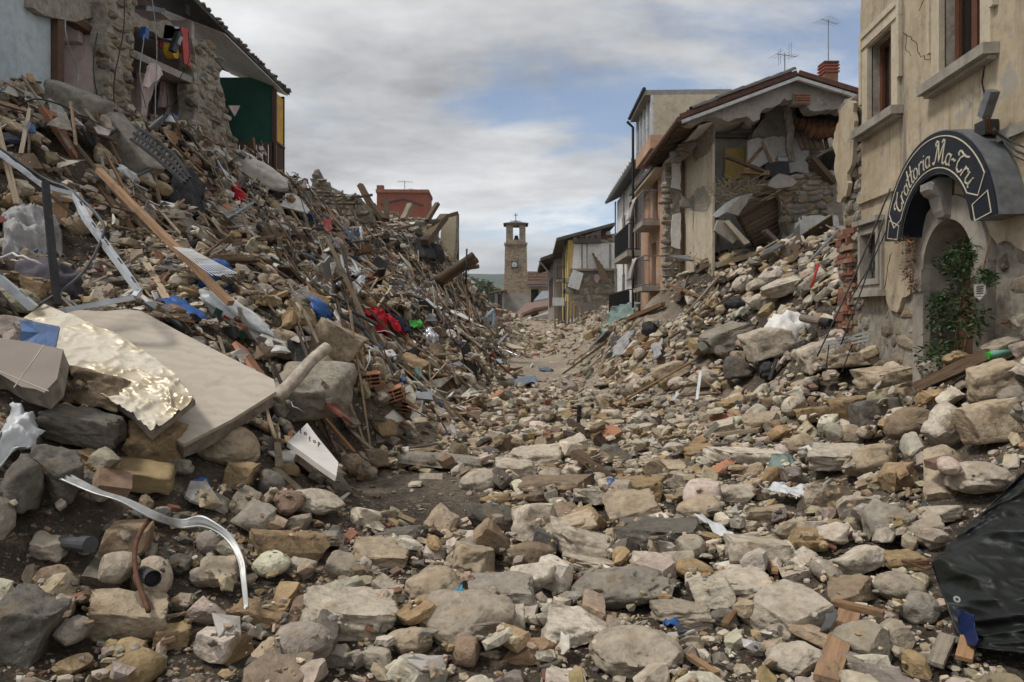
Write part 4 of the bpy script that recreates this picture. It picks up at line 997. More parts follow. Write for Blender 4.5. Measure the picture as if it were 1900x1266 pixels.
def broken_row():
    # house cut open across the street line, white upper room over bare stones
    X = Plane((3.72, 45.0), (1, 0, 0), (0, -1, 0)); Y = Plane((3.72, 45.0), (.035, 1, 0), (-1, .035, 0))
    H = thing('cut_open_yellow_house', 'yellow fronted house sliced open with a bare white upper room facing the street', 'house', tuple(X.p(1.5, 1, .0)))
    backing(H, 'cross_wall', X, [ragged(X.loop([(1056, 600), (1056, 452), (1075, 448), (1105, 444), (1118, 440), (1150, 430), (1168, 424), (1168, 600)]), .3, .05, True)], 0, .4, 'mortar')
    backing(H, 'upper_room_wall', X, [ragged(X.loop([(1062, 500), (1066, 452), (1140, 452), (1168, 450), (1168, 498), (1110, 502)]), .4, .05, True)], .05, .04, 'plaster_white')
    masonry(H, X, X.loop([(1112, 452), (1113, 434), (1132, 428), (1136, 452)]), .5, .3, .1, .06, .2, limit=60)
    masonry(H, X, X.loop([(1052, 560), (1052, 512), (1062, 508), (1140, 506), (1140, 560)]), .55, .34, .12, .03, .2, limit=150)
    m = MB(); X.rect(m, *[X.uv(1058, 500)[0], X.uv(1150, 500)[0]], X.uv(1058, 503)[1], X.uv(1058, 499)[1], -.02, .35); m.build('floor_edge', MATS['wood_grey'], H)
    for a in ((1078, 1081), (1088, 1090), (1130, 1134)):
        m = MB(); X.rect(m, X.uv(a[0], 450)[0], X.uv(a[1], 450)[0], X.uv(0, 500)[1], X.uv(0, 453)[1], .052, .10); m.build('pipe_scar', MATS['plaster_grey'], H)
    yw = [R4(2.2, 3.3, 4.3, 6.1), R4(5.6, 6.8, 4.3, 6.1), R4(2.2, 3.3, 1.3, 3.0), R4(5.6, 6.8, 1.3, 3.0)]
    backing(H, 'yellow_front', Y, [R4(0, 10, -.3, 6.7)]+yw, .02, .4, 'plaster_yellow')
    for h in yw: simple_window(H, Y, h[0][0], h[1][0], h[0][1], h[2][1], .12, None, 'shutter_brown', True, True)
    m = MB(); Y.rect(m, 2.0, 3.6, 4.05, 4.2, 0, .7); b = m.build('balcony_slab', MATS['trim_stone'], H); railing(b, 'railing', Y, 2.05, 3.55, 4.2, 5.1, .65, 'iron_black', .2)
    A = [Y.p(-.3, 6.6, .8), Y.p(10, 6.6, .8), Y.p(10, 7.6, -3), Y.p(-.3, 7.6, -3)]
    m = MB(); m.add(A+[q+ZUP*.2 for q in A], [(0,1,2,3),(4,7,6,5),(0,4,5,1),(1,5,6,2),(2,6,7,3),(3,7,4,0)]); rf = m.build('roof', MATS['roof_dark'], H)
    # sagging dark roof strip along the cut
    S = [X.uv(1063, 452), X.uv(1063, 442), X.uv(1080, 440), X.uv(1114, 428), X.uv(1113, 452)]
    m = MB(); X.plate(m, [S], .3, .4); m.build('sagging_roof', MATS['roof_dark'], rf)
    tile_rows(rf, X.q(1071, 438, .3), Vector((1, 0, 0)), Vector((0, -1, -.4)), 12, 2, 'roof_tile', 'terracotta', .09, .4, .08, .2)
    m = MB(); m.tube([Y.p(-.1, 6.5, .3), Y.p(-.1, 1, .3)], .06, 6); m.build('downpipe', MATS['iron_black'], H)
    # things hanging in it
    c = X.q(1068, 520, .3); m = MB(); m.obox(c, Vector((.34, 0, -.12)), Vector((0, .25, 0)), Vector((.16, 0, .55))); tag(m.build('refrigerator', MATS['white_paint']), 'tilted white refrigerator caught in the bare wall of the sliced house', 'refrigerator')
    v = [X.q(a, b, .15+.1*math.sin(i)) for i, (a, b) in enumerate([(1103, 510), (1110, 508), (1114, 516), (1108, 526), (1102, 520)])]
    m = MB(); m.add(v+[q-X.N*.05 for q in v], [tuple(range(5)), tuple(range(9, 4, -1))]+[(i, (i+1) % 5, 5+(i+1) % 5, 5+i) for i in range(5)]); tag(m.build('pink_rag', MATS['plaster_rose']), 'pink rag hanging on the stones of the sliced house', 'cloth')
    for k in range(4):
        a = X.q(1100+5*k, 470+7*k, .3); b = X.q(1118+4*k, 520+2*k, .8); m = MB(); m.bar(a, b, .12, .1)
        tag(m.build('fallen_rafter', MATS['wood_dark']), ['uppermost', 'second', 'third', 'lowest'][k]+' of four dark rafters dangling before the white upper room', 'rafter', 'rafters of the sliced house')
    # grey house after it
    G = Plane((3.9, 55.6), (.02, 1, 0), (-1, .02, 0))
    H2 = thing('grey_shuttered_house', 'small grey house with brown shutters and sagging eaves past the yellow front', 'house', tuple(G.p(6, 1, -.5)))
    gw = [R4(2.5, 4.2, 2.5, 5.0), R4(7.5, 9, 2.5, 5.0)]
    backing(H2, 'wall', G, [R4(.1, 14, -.3, 6.3)]+gw, .5, .4, 'plaster_grey')
    G2 = Plane(tuple(G.p(0, 0, .5))[:2], tuple(G.U), tuple(G.N))
    for h in gw: simple_window(H2, G2, h[0][0], h[1][0], h[0][1], h[2][1], .12, 'shutter_brown', 'shutter_brown')
    EN = Plane(tuple(G.p(.1, 0, .5))[:2], (1, 0, 0), (0, -1, 0)); backing(H2, 'near_wall', EN, [R4(0, 5, 0, 6.3)], 0, .3, 'plaster_grey')
    A = [G.p(-.6, 6.1, 1.6), G.p(14.5, 6.1, 1.6), G.p(14.5, 8.2, -4), G.p(-.6, 8.2, -4)]
    m = MB(); m.add(A+[q+ZUP*.25 for q in A], [(0,1,2,3),(4,7,6,5),(0,4,5,1),(1,5,6,2),(2,6,7,3),(3,7,4,0)]); rf = m.build('roof', MATS['roof_dark'], H2)
    for k in range(8): m = MB(); c = G.p(k*1.8, 6.0, 1.5); m.bar(c, G.p(k*1.8, 6.3, .4), .15, .18); m.build('rafter', MATS['wood_dark'], rf)
    m = MB(); m.tube([G.p(-.5, 6.1, 1.7), G.p(-.5, 5.4, 1.1), G.p(-.5, 4.8, .6)], .08, 6); m.build('downpipe', MATS['zinc'], rf)
    # street level: wooden hoarding and posts in front of the yellow house
    for k in range(9):
        a = P(1030+6.2*k, 601+rnd.uniform(-2, 2), 43); h = rnd.uniform(.9, 2.0)
        m = MB(); m.bar(a-ZUP*.3, a+ZUP*h+Vector((rnd.uniform(-.1, .1), 0, 0)), .14, .12)
        tag(m.build('hoarding_post', MATS['wood_grey']), ['leftmost', 'second', 'third', 'fourth', 'fifth', 'sixth', 'seventh', 'eighth', 'rightmost'][k]+' grey post of the broken hoarding at the foot of the yellow house', 'post', 'posts of the broken hoarding')
    c = P(1036, 560, 42.5); m = MB(); m.box((c.x-.35, c.y-.2, c.z-.25), (c.x+.35, c.y+.2, c.z+.25)); tag(m.build('street_box', MATS['white_paint']), 'small white box fixed before the yellow house front', 'box')
broken_row()

# ------------------------------------------------------------------ bell tower and church at the street end
def tower():
    d = 120.0; cx = (957-950)/F*d; w = 2.0; eye = EYE
    zz = lambda y: EYE+(HY-y)/F*d
    T = thing('bell_tower', 'brown stone bell tower with round white clock at the end of the street', 'tower', (cx, d, 0))
    def frustum(m, z0, z1, w0, w1, lean0=0, lean1=0):
        b = [(cx+lean0-w0, d-w0, z0), (cx+lean0+w0, d-w0, z0), (cx+lean0+w0, d+w0, z0), (cx+lean0-w0, d+w0, z0), (cx+lean1-w1, d-w1, z1), (cx+lean1+w1, d-w1, z1), (cx+lean1+w1, d+w1, z1), (cx+lean1-w1, d+w1, z1)]
        m.add(b, [(0,3,2,1),(4,5,6,7),(0,1,5,4),(1,2,6,5),(2,3,7,6),(3,0,4,7)])
    m = MB(); frustum(m, -1, zz(455), 2.15, 1.88); m.build('shaft', MATS['tower_stone'], T)
    m = MB(); frustum(m, -1, zz(546), 2.9, 2.25); m.build('base', MATS['plaster_grey'], T)
    m = MB(); frustum(m, zz(455), zz(452.5), 2.02, 2.05); co = m.build('cornice', MATS['trim_stone'], T)
    for k in range(9): m = MB(); x = cx-1.8+k*.45; m.box((x-.1, d-2.12, zz(458)), (x+.1, d-1.9, zz(455))); m.build('bracket', MATS['tower_stone'], co)
    m = MB(); frustum(m, zz(452.4), zz(447), 1.72, 1.70); m.build('belfry_base', MATS['tower_stone'], T)
    for sx in (-1, 1):
        for sy in (-1, 1):
            m = MB(); m.box((cx+sx*1.68 - (0 if sx < 0 else 1.05), d+sy*1.66-(0 if sy < 0 else .9), zz(447)), (cx+sx*1.68+(1.2 if sx < 0 else 0), d+sy*1.66+(.9 if sy < 0 else 0), zz(420.5))); m.build('pier', MATS['tower_stone'], T)
    m = MB(); frustum(m, zz(420.6), zz(417.2), 1.72, 1.72); m.build('belfry_head', MATS['tower_stone'], T)
    apx = [(cx-2.15, d-2.15, zz(417)), (cx+2.15, d-2.15, zz(417)), (cx+2.15, d+2.15, zz(417)), (cx-2.15, d+2.15, zz(417)), (cx, d, zz(410.5))]
    m = MB(); m.add(apx+[(x, y, z-.14) for x, y, z in apx[:4]], [(0,1,4),(1,2,4),(2,3,4),(3,0,4),(8,7,6,5),(0,5,6,1),(1,6,7,2),(2,7,8,3),(3,8,5,0)]); rf = m.build('roof', MATS['roof_dark'], T)
    for k in range(9): m = MB(); m.box((cx-.9+k*.2, d-1.1, zz(413)), (cx-.8+k*.2, d-1.0, zz(410.8))); m.build('ridge_tile', MATS['roof_dark'], rf)
    m = MB(); m.tube([(cx, d, zz(411)), (cx, d, zz(396))], .07, 5); m.tube([(cx-.36, d, zz(399.6)), (cx+.36, d, zz(399.6))], .06, 5); m.build('cross', MATS['iron_black'], T)
    m = MB()
    prof = [(.05, .95), (.3, .9), (.36, .5), (.5, .15), (.62, 0)]
    n = 14; vs_ = [(cx+.1+r*math.cos(2*math.pi*k/n), d-.6+r*math.sin(2*math.pi*k/n), zz(448)+h) for r, h in prof for k in range(n)]
    fs = [(j*n+k, j*n+(k+1) % n, (j+1)*n+(k+1) % n, (j+1)*n+k) for j in range(len(prof)-1) for k in range(n)]; m.add(vs_, fs); m.build('bell', MATS['iron_black'], T)
    yf = d-2.12
    m = MB(); c0 = (cx-.25, zz(493)); m.box((c0[0]-.56, yf-.06, c0[1]-.60), (c0[0]+.56, yf+.15, c0[1]+.60)); ck = m.build('clock', MATS['roof_dark'], T)
    m = MB(); m.tube([(c0[0], yf-.07, c0[1]), (c0[0], yf-.13, c0[1])], .47, 24); m.build('dial', MATS['white_paint'], ck)
    for k in range(12):
        a = k*math.pi/6; m = MB(); u = Vector((math.sin(a), 0, math.cos(a))); q = Vector((c0[0], yf-.135, c0[1])); m.bar(q+u*.36, q+u*.43, .05, .01, up=(0, -1, 0)); m.build('hour_mark', MATS['iron_black'], ck)
    for a, l, w_ in ((R(235), .28, .07), (R(130), .34, .045)):
        m = MB(); u = Vector((math.sin(a), 0, math.cos(a))); q = Vector((c0[0], yf-.15, c0[1])); m.bar(q-u*.06, q+u*l, w_, .012, up=(0, -1, 0)); m.build('clock_hand', MATS['iron_black'], ck)
    m = MB(); m.box((cx+.32, yf-.02, zz(486)), (cx+.44, yf+.1, zz(480))); m.build('slit_window', MATS['dark_inside'], T)
    # church with red tile roof right of it, low sheds left
    C = thing('church_building', 'low church with red tiled roof and dark porch beside the bell tower', 'church', (5, 125, 0))
    x0, x1 = P(977, 0, 124).x, P(1032, 0, 124).x; zt = EYE+(HY-514)/F*124; ze = EYE+(HY-531)/F*124
    A = [(x0, 122, ze), (x1, 122, ze), (x1, 130, zt+1), (x0, 130, zt+1)]
    m = MB(); m.add(A+[(a, b, c+.2) for a, b, c in A], [(0,1,2,3),(4,7,6,5),(0,4,5,1),(1,5,6,2),(2,6,7,3),(3,7,4,0)]); rf = m.build('roof', MATS['terracotta_old'], C)
    m = MB(); m.box((x0, 124, -1), (x0+.8, 124.3, ze)); m.box((x0+2.2, 124, -1), (x1, 124.3, ze)); m.box((x0, 124.02, ze-.6), (x1, 124.28, ze)); m.build('wall', MATS['plaster_cream'], C)
    m = MB(); m.box((x0, 126, -1), (x1, 126.2, ze)); m.build('inner_wall', MATS['dark_inside'], C)
    tile_rows(rf, Vector((x0+.1, 130, zt+1.25)), Vector((1, 0, 0)), Vector((0, -1, -(zt+1-ze)/8)), 15, 7, 'roof_tile', 'terracotta_old', .17, 1.3, .02)
    Sx = thing('collapsed_shed', 'small brown roofed shed left of the bell tower foot', 'shed', (P(925, 0, 116).x, 116, 1))
    a, b = P(918, 572, 116), P(936, 545, 116)
    m = MB(); m.box((a.x, 115.5, -1), (a.x+.5, 118, b.z)); m.box((b.x-.4, 115.5, -1), (b.x, 118, b.z)); m.box((a.x+.01, 117, -1), (b.x-.01, 117.5, b.z-.01)); m.build('wall', MATS['plaster_grey'], Sx)
    m = MB(); m.add([(a.x-1, 115, b.z), (b.x+.3, 115, b.z+.5), (b.x+.3, 119, b.z+.5), (a.x-1, 119, b.z), (a.x-1, 115, b.z+.2), (b.x+.3, 115, b.z+.7), (b.x+.3, 119, b.z+.7), (a.x-1, 119, b.z+.2)], [(0,3,2,1),(4,5,6,7),(0,1,5,4),(1,2,6,5),(2,3,7,6),(3,0,4,7)]); m.build('roof', MATS['terracotta'], Sx)
    # fallen roofs across the street end
    def sheet(pts, th, mat, name, lab, cat):
        q = [P(*p) for p in pts]; n = len(q); m = MB(); m.add(q+[a-Vector((0, 0, th)) for a in q], [tuple(range(n)), tuple(range(2*n-1, n-1, -1))]+[(i, (i+1) % n, n+(i+1) % n, n+i) for i in range(n)])
        return tag(m.build(name, MATS[mat]), lab, cat)
    sheet([(990, 558, 92), (1006, 540, 98), (1026, 540, 98), (1024, 552, 90)], .25, 'zinc', 'fallen_metal_roof', 'pale green grey metal roof sheet lying tilted at the foot of the grey house', 'roof')
    sheet([(950, 590, 80), (974, 563, 84), (1028, 556, 82), (1026, 566, 78), (990, 572, 78)], .3, 'terracotta_old', 'fallen_tile_roof', 'fallen brown tiled roof slanting before the bell tower', 'roof')
    sheet([(985, 590, 72), (1028, 572, 74), (1030, 580, 71)], .3, 'plaster_grey', 'fallen_eaves', 'fallen grey eaves slab under the brown tiled roof', 'roof')
tower()
# ------------------------------------------------------------------ torn open house on the left mound
LP_ = Plane((-7.8, 10.0), (0, 1, 0), (1, 0, 0))
def slab8(m, q, d):                     # four points and a thickness vector
    q = [Vector(a) for a in q]; d = Vector(d)
    return m.add(q+[a+d for a in q], [(0,1,2,3),(4,7,6,5),(0,4,5,1),(1,5,6,2),(2,6,7,3),(3,7,4,0)])
def left_house():
    H = thing('torn_left_house', 'dark torn open stone house with pink rooms on the left mound', 'house', (-8.5, 16, 5))
    pl = LP_
    du = lambda px: pl.uv(px, 300)[0]
    # floor plate and room walls set back from the street
    R1 = Plane((-8.25, 10.0), (0, 1, 0), (1, 0, 0))
    backing(H, 'tiled_wall', R1, [[R1.uv(-60, 0)[:1]+(4.5,), (R1.uv(94, 0)[0], 4.5), (R1.uv(94, 0)[0], 10.5), (R1.uv(-60, 0)[0], 10.5)]], 0, .15, 'plaster_blue')
    fr0, fr1 = R1.uv(95, 0)[0], R1.uv(112, 0)[0]
    m = MB(); R1.rect(m, fr0, fr0+.18, 5.0, 7.35, -.1, .12); R1.rect(m, fr0, R1.uv(165, 0)[0], 7.2, 7.34, -.1, .12); m.build('door_frame', MATS['shutter_brown'], H)
    R2 = Plane((-9.1, 10.0), (0, 1, 0), (1, 0, 0))
    backing(H, 'room_back_wall', R2, [R4(-1, 9.4, 4.5, 9.6)], 0, .15, 'plaster_rose')
    for d, x0, x1, mat in ((13.3, -9.08, -8.0, 'plaster_rose'), (17.3, -9.08, -8.1, 'plaster_rose')):
        Q = Plane((x0, d), (1, 0, 0), (0, -1, 0)); backing(H, 'room_end_wall', Q, [R4(0, x1-x0, 4.5, 9.2)], 0, .15, mat)
    m = MB(); a = R1.uv(150, 0)[0]; m.box((-9.05, 10+a, 7.0), (-8.3, 13.25, 7.35)); m.build('boxed_ceiling', MATS['plaster_rose'], H)
    m = MB(); m.box((-9.06, 10.0, 7.36), (-8.2, 13.25, 7.5)); m.build('floor_slab', MATS['mortar'], H)
    # torn pieces of pink plaster wall in the middle bay
    R3 = Plane((-8.45, 10.0), (0, 1, 0), (1, 0, 0))
    for poly in ([(262, 250), (262, 120), (285, 118), (300, 132), (296, 150), (286, 165), (276, 190), (270, 250)], [(303, 225), (318, 200), (345, 175), (358, 178), (362, 228), (340, 230)], [(300, 200), (306, 152), (344, 152), (346, 168), (318, 195)], [(255, 225), (262, 210), (268, 240), (266, 262), (254, 262)]):
        backing(H, 'torn_plaster', R3, [ragged(R3.loop(poly), .1, .025, True)], 0, .1, 'plaster_rose')
    # concrete floor plate above, sloping a little
    q = [pl.p(*pl.uv(243, 90)), pl.p(*pl.uv(372, 150)), pl.p(*pl.uv(372, 150))+Vector((-2.0, 0, .1)), pl.p(*pl.uv(243, 90))+Vector((-2.0, 0, .1))]
    m = MB(); slab8(m, q, (0, 0, -.16)); m.build('floor_slab', MATS['plaster_grey'], H)
    # stone piers
    def pier(poly, n, th, w, h, lim, dep=.14):
        m = MB(); pl.plate(m, [ragged(pl.loop(poly), .2, .07, True)], th, n); m.build('pier_core', MATS['mortar'], H)
        masonry(H, pl, pl.loop(poly), w, h, dep, n, .3, limit=lim, rnd_n=.07)
    pier([(198, 265), (203, 150), (200, 60), (196, -40), (262, -60), (248, 40), (245, 110), (240, 180), (244, 265)], .0, .3, .30, .15, 150)
    pier([(352, 285), (358, 220), (356, 150), (360, 100), (352, 75), (384, 80), (402, 110), (404, 150), (414, 190), (420, 230), (440, 285)], .05, .4, .32, .16, 170)
    # lintel strip and rough wall over the pink rooms
    backing(H, 'upper_wall', pl, [ragged(pl.loop([(95, -60), (200, -60), (202, 30), (150, 38), (97, 20)]), .25, .06, True)], -.3, .3, 'mortar')
    backing(H, 'attic_back', R2, [R4(3.0, 7.6, 7.5, 9.0)], .1, .1, 'wood_grey')
    backing(H, 'attic_front', pl, [ragged(pl.loop([(245, -50), (262, 20), (300, 38), (330, 40), (365, 70), (372, 95), (300, 60), (262, 52), (245, 40)]), .2, .06, True)], -.2, .2, 'mortar')
    # roof with overhanging eaves, light underside
    e0, e1 = pl.p(0.2, 9.25, .22), pl.p(13.35, 9.25, .22)
    up = Vector((-3.6, 0, 1.35))
    m = MB(); slab8(m, [e0, e1, e1+up, e0+up], (0, 0, .10)); rf = m.build('roof_slope', MATS['roof_dark'], H)
    m = MB(); slab8(m, [e0+Vector((-.05, 8.0, -.004)), e1+Vector((-.05, -.05, -.004)), e1+up*.55+Vector((0, -.05, -.004)), e0+up*.55+Vector((0, 8.0, -.004))], (0, 0, -.04)); m.build('soffit', MATS['plaster_white'], rf)
    pass
    for k in range(54):
        c = e0.lerp(e1, .42+k*.0109)+Vector((-.12, 0, .13)); m = MB(); m.bar(c, c+Vector((rnd.uniform(.08, .24), rnd.uniform(-.06, .06), rnd.uniform(-.07, -.01))), rnd.uniform(.08, .15), .05, segs=2, jit=.012, rr=rnd); m.build('eaves_tile', MATS['roof_tile_old'], rf)
    # green room at the far end with yellow panel and wooden balcony
    d = 22.6
    Q = Plane((-10.6, d), (1, 0, 0), (0, -1, 0))
    backing(H, 'green_end_wall', Q, [R4(0, 2.72, 7.4, 9.6)], 0, .12, 'green_wall')
    m = MB(); m.box((-10.6, 19.6, 5.0), (-10.45, 22.6, 9.6)); m.build('green_back_wall', MATS['green_wall'], H)
    m = MB(); pl.rect(m, d-10+.06, d-10+.72, 7.45, 9.1, -.06, .0); m.build('yellow_panel', MATS['yellow_panel'], H)
    m = MB(); pl.rect(m, d-10-.06, d-10+.05, 6.2, 9.2, -.1, .03); pl.rect(m, d-10+.73, d-10+.8, 6.2, 9.2, -.1, .03); m.build('corner_post', MATS['shutter_brown'], H)
    for k in range(8): m = MB(); x = -9.35+k*.19; m.box((x, d-.06, 6.2), (x+.165, d-.02, 7.45)); m.build('balcony_board', MATS['shutter_brown'], H)
    for k in range(6): m = MB(); pl.rect(m, d-10+.08+.11*k, d-10+.14+.11*k, 6.2, 7.42, -.04, 0); m.build('balcony_slat', MATS['shutter_brown'], H)
    m = MB(); pl.rect(m, d-10, d-10+.8, 7.43, 7.5, -.06, .05); m.build('balcony_rail', MATS['shutter_brown'], H)
    # hanging wires
    for k, (x0, x1, y0, y1) in enumerate([(280, 295, -20, 240), (305, 310, 170, 235), (262, 268, 60, 200), (180, 182, 60, 230), (128, 140, 40, 150), (338, 352, 150, 60), (366, 362, 120, 285), (226, 216, -10, 200)]):
        a = pl.p(*pl.uv(x0, y0, .3), .3); b = pl.p(*pl.uv(x1, y1, .3), .3); pts = []
        for t in np.linspace(0, 1, 9): q = a.lerp(b, t); pts.append(q+Vector((0, .12*math.sin(t*5+k), -.1*math.sin(t*3.14))))
        m = MB(); m.tube(pts, .011, 5)
        tag(m.build('hanging_wire', MATS['zinc' if k % 2 == 0 else 'iron_black']), ['long pale wire hanging before the red cabinet', 'short wire with lamp end in the middle bay', 'pale wire beside the left stone pier', 'dark wire before the pink room end', 'pale wire in the pink room by the door frame', 'dark wire rising to the red cabinet', 'pale wire on the right stone pier', 'dark wire down the left stone pier'][k], 'wire', 'wires hanging in the torn house')
    # red cabinet with a telephone on the attic floor
    Cc = thing('red_cabinet', 'open red metal cabinet with black telephone on the attic floor of the torn house', 'cabinet', tuple(pl.p(*pl.uv(325, 118), -.5)))
    for (a, b, c, dd) in (((342, 118), (336, 50), (352, 56), (354, 124)),):
        q = [pl.p(*pl.uv(*k, .1), .1) for k in (a, b, c, dd)]; m = MB(); slab8(m, q, (-.04, 0, 0)); m.build('door', MATS['red_paint'], Cc)
    q = [pl.p(*pl.uv(*k, -.3), -.3) for k in ((296, 85), (302, 45), (308, 47), (300, 92))]; m = MB(); slab8(m, q, (-.04, 0, 0)); m.build('door', MATS['red_paint'], Cc)
    q = [pl.p(*pl.uv(*k, -.2), -.2) for k in ((302, 72), (306, 46), (342, 52), (340, 80))]; m = MB(); slab8(m, q, (-.3, 0, 0)); m.build('panel', MATS['chrome_grey'], Cc)
    c = pl.p(*pl.uv(326, 78, .05), .05); m = MB(); m.obox(c, Vector((0, .1, .0)), Vector((.05, 0, 0)), Vector((0, .16, .28))); m.build('telephone', MATS['iron_black'], Cc)
    m = MB(); m.obox(c+Vector((.06, .05, .05)), Vector((0, .06, 0)), Vector((.02, 0, 0)), Vector((0, .08, .12))); m.build('keypad', MATS['zinc'], Cc)
    c = pl.p(*pl.uv(318, 95, -.1), -.1); m = MB(); m.tube([c-Vector((.1, 0, 0)), c+Vector((.1, 0, 0))], .17, 14); m.build('cable_drum', MATS['yellow_panel'], Cc)
    c = pl.p(*pl.uv(268, 62, .02), .02); m = MB(); m.obox(c, (.06, 0, 0), (0, .07, 0), (0, .02, .12)); tag(m.build('blue_can', MATS['blue_plastic']), 'small blue can on the attic ledge left of the red cabinet', 'can')
    # wall plaster fragment hanging from a wire
    frag = ragged(pl.loop([(270, 160), (278, 125), (286, 116), (296, 122), (303, 138), (290, 152), (280, 156), (275, 165)], .25), .08, .02, True); m = MB(); pl.plate(m, [frag], .06, .25); tag(m.build('plaster_fragment', MATS['plaster_rose']), 'pale pink flake of plaster dangling in the middle bay', 'plaster')
    # white lamp shade hanging
    c = pl.p(*pl.uv(316, 228, .3), .3); m = MB(); m.tube([c, c+ZUP*.1, c+ZUP*.16], .12, 10, .02); tag(m.build('lamp_shade', MATS['white_paint']), 'small white lamp shade hanging before the pink plaster', 'lamp')
    # chimney plate and aerial on the roof
    b = pl.p(*pl.uv(362, 38), -.2); m = MB(); m.tube([b, b+ZUP*.5], .012, 5); A = m.build('roof_aerial', MATS['iron_black']); m = MB(); m.obox(b+ZUP*.3+Vector((0, .05, 0)), (.02, 0, 0), (0, .07, 0), (0, 0, .13)); tag(A, 'short dark aerial on the left roof edge', 'antenna'); m.build('flag_plate', MATS['zinc'], A)
    q = [pl.p(*pl.uv(*k), -.4) for k in ((305, 10), (338, 16), (338, 24), (305, 20))]; m = MB(); slab8(m, q, (-.8, 0, .1)); tag(m.build('roof_sheet', MATS['zinc']), 'grey metal sheet sticking up from the left roof', 'sheet')
    tri = [pl.p(*pl.uv(*k, -.9), -.9) for k in ((424, 196), (446, 196), (436, 216))]; m = MB(); m.add(tri+[a-Vector((.03, 0, 0)) for a in tri], [(0,1,2),(5,4,3),(0,3,4,1),(1,4,5,2),(2,5,3,0)]); tag(m.build('triangle_sign', MATS['plaster_rose']), 'faded triangular road sign leaning in the green room', 'sign')
m_plain('red_paint', (.42, .035, .02), (.3, .025, .016), 6, .5, .1, 30, .25)
m_plain('blue_plastic', (.03, .10, .30), (.02, .07, .22), 6, .45, .15, 20, .3)
m_plain('roof_tile_old', (.20, .155, .12), (.11, .09, .075), 6, .9, .5, 20, .5)
left_house()

# ------------------------------------------------------------------ ruins on the left skyline
def ruins():
    K = Plane((-7.4, 25.5), (1, .15, 0), (.15, -1, 0))
    H = thing('ruined_wall', 'jagged stone wall stump standing on the skyline of the left mound', 'wall', tuple(K.p(1, 5, 0)))
    poly = [(578, 420), (577, 332), (583, 330), (584, 316), (594, 315), (597, 332), (606, 343), (622, 352), (640, 358), (662, 360), (676, 372), (692, 392), (700, 420)]
    m = MB(); K.plate(m, [ragged(K.loop(poly), .2, .06, True)], .6, 0); m.build('wall_core', MATS['mortar'], H)
    masonry(H, K, K.loop(poly), .28, .16, .14, .03, .3, limit=230, rnd_n=.06)
    # red brick building
    Bq = Plane((P(699, 0, 46).x, 46), (1, .03, 0), (.03, -1, 0))
    B = thing('red_brick_building', 'flat topped red brick building behind the left mound', 'building', tuple(Bq.p(1.5, 3, -.5)))
    u1 = Bq.uv(794, 350)[0]; zt = Bq.uv(740, 358)[1]
    m = MB(); Bq.rect(m, 0, u1, 2, zt, -3, 0); m.build('wall', MATS['brick_red'], B)
    m = MB(); Bq.rect(m, -.06, u1+.06, zt+.002, zt+.22, -3.05, .08); m.build('coping', MATS['terracotta'], B)
    m = MB(); Bq.rect(m, 0, .45, zt+.225, zt+.5, -.4, .05); m.build('chimney_stub', MATS['brick_red'], B)
    for a, b in (((706, 378), (748, 369)), ((748, 369), (788, 382))):
        m = MB(); m.bar(Bq.p(*Bq.uv(*a), .03), Bq.p(*Bq.uv(*b), .03), .06, .10); m.build('roof_scar', MATS['roof_dark'], B)
    m = MB(); Bq.rect(m, u1-.35, u1-.02, 2, zt-.3, .002, .05); m.build('pilaster', MATS['brick_red'], B)
    antenna(Bq.p(*Bq.uv(748, 358), -.8), .95, 'antenna on the red brick building', 'yagi', .2, 1.3); antenna(Bq.p(*Bq.uv(760, 358), -1.2), .5, 'second smaller antenna on the red brick building', 'yagi', 1.0, .8)
    # plastered wall piece standing upright at the mound's end
    M_ = Plane((P(816, 0, 31).x, 31), (1, 0, 0), (0, -1, 0))
    S = thing('upright_wall_piece', 'tall cream plastered wall piece standing at the end of the left mound', 'wall', tuple(M_.p(.4, 4, 0)))
    m = MB(); M_.plate(m, [ragged(M_.loop([(816, 500), (819, 410), (822, 402), (848, 398), (844, 470), (838, 500)]), .3, .03, True)], .5, 0); m.build('plaster', MATS['plaster_cream'], S)
    m = MB(); M_.plate(m, [ragged(M_.loop([(836, 500), (843, 440), (846, 400), (849, 398), (850, 440), (844, 500)]), .2, .03, True)], .45, -.02); m.build('broken_edge', MATS['mortar'], S)
    m = MB(); M_.rect(m, M_.uv(845, 0)[0], M_.uv(850, 0)[0], M_.uv(0, 490)[1], M_.uv(0, 394)[1], -.6, -.45); m.build('corner_post', MATS['wood_dark'], S)
    # low plastered wall behind the beams
    L = Plane((P(690, 0, 30).x, 30), (1, .05, 0), (.05, -1, 0))
    Q = thing('low_ruined_wall', 'low ruined wall with patches of cream plaster below the red brick building', 'wall', tuple(L.p(1, 5, 0)))
    poly = [(660, 480), (664, 408), (700, 404), (740, 402), (780, 404), (812, 410), (816, 480)]
    m = MB(); L.plate(m, [ragged(L.loop(poly), .3, .06, True)], .5, 0); m.build('wall_core', MATS['mortar'], Q)
    masonry(Q, L, L.loop([(660, 425), (664, 408), (740, 400), (812, 408), (812, 425)]), .3, .17, .14, .03, .3, limit=120, rnd_n=.05)
    for p in ([(702, 422), (720, 418), (725, 440), (708, 445)], [(745, 428), (790, 422), (800, 440), (780, 455), (750, 450)]):
        m = MB(); L.plate(m, [ragged(L.loop(p, .15), .1, .03, True)], .04, .17); m.build('plaster', MATS['plaster_cream'], Q)
ruins()

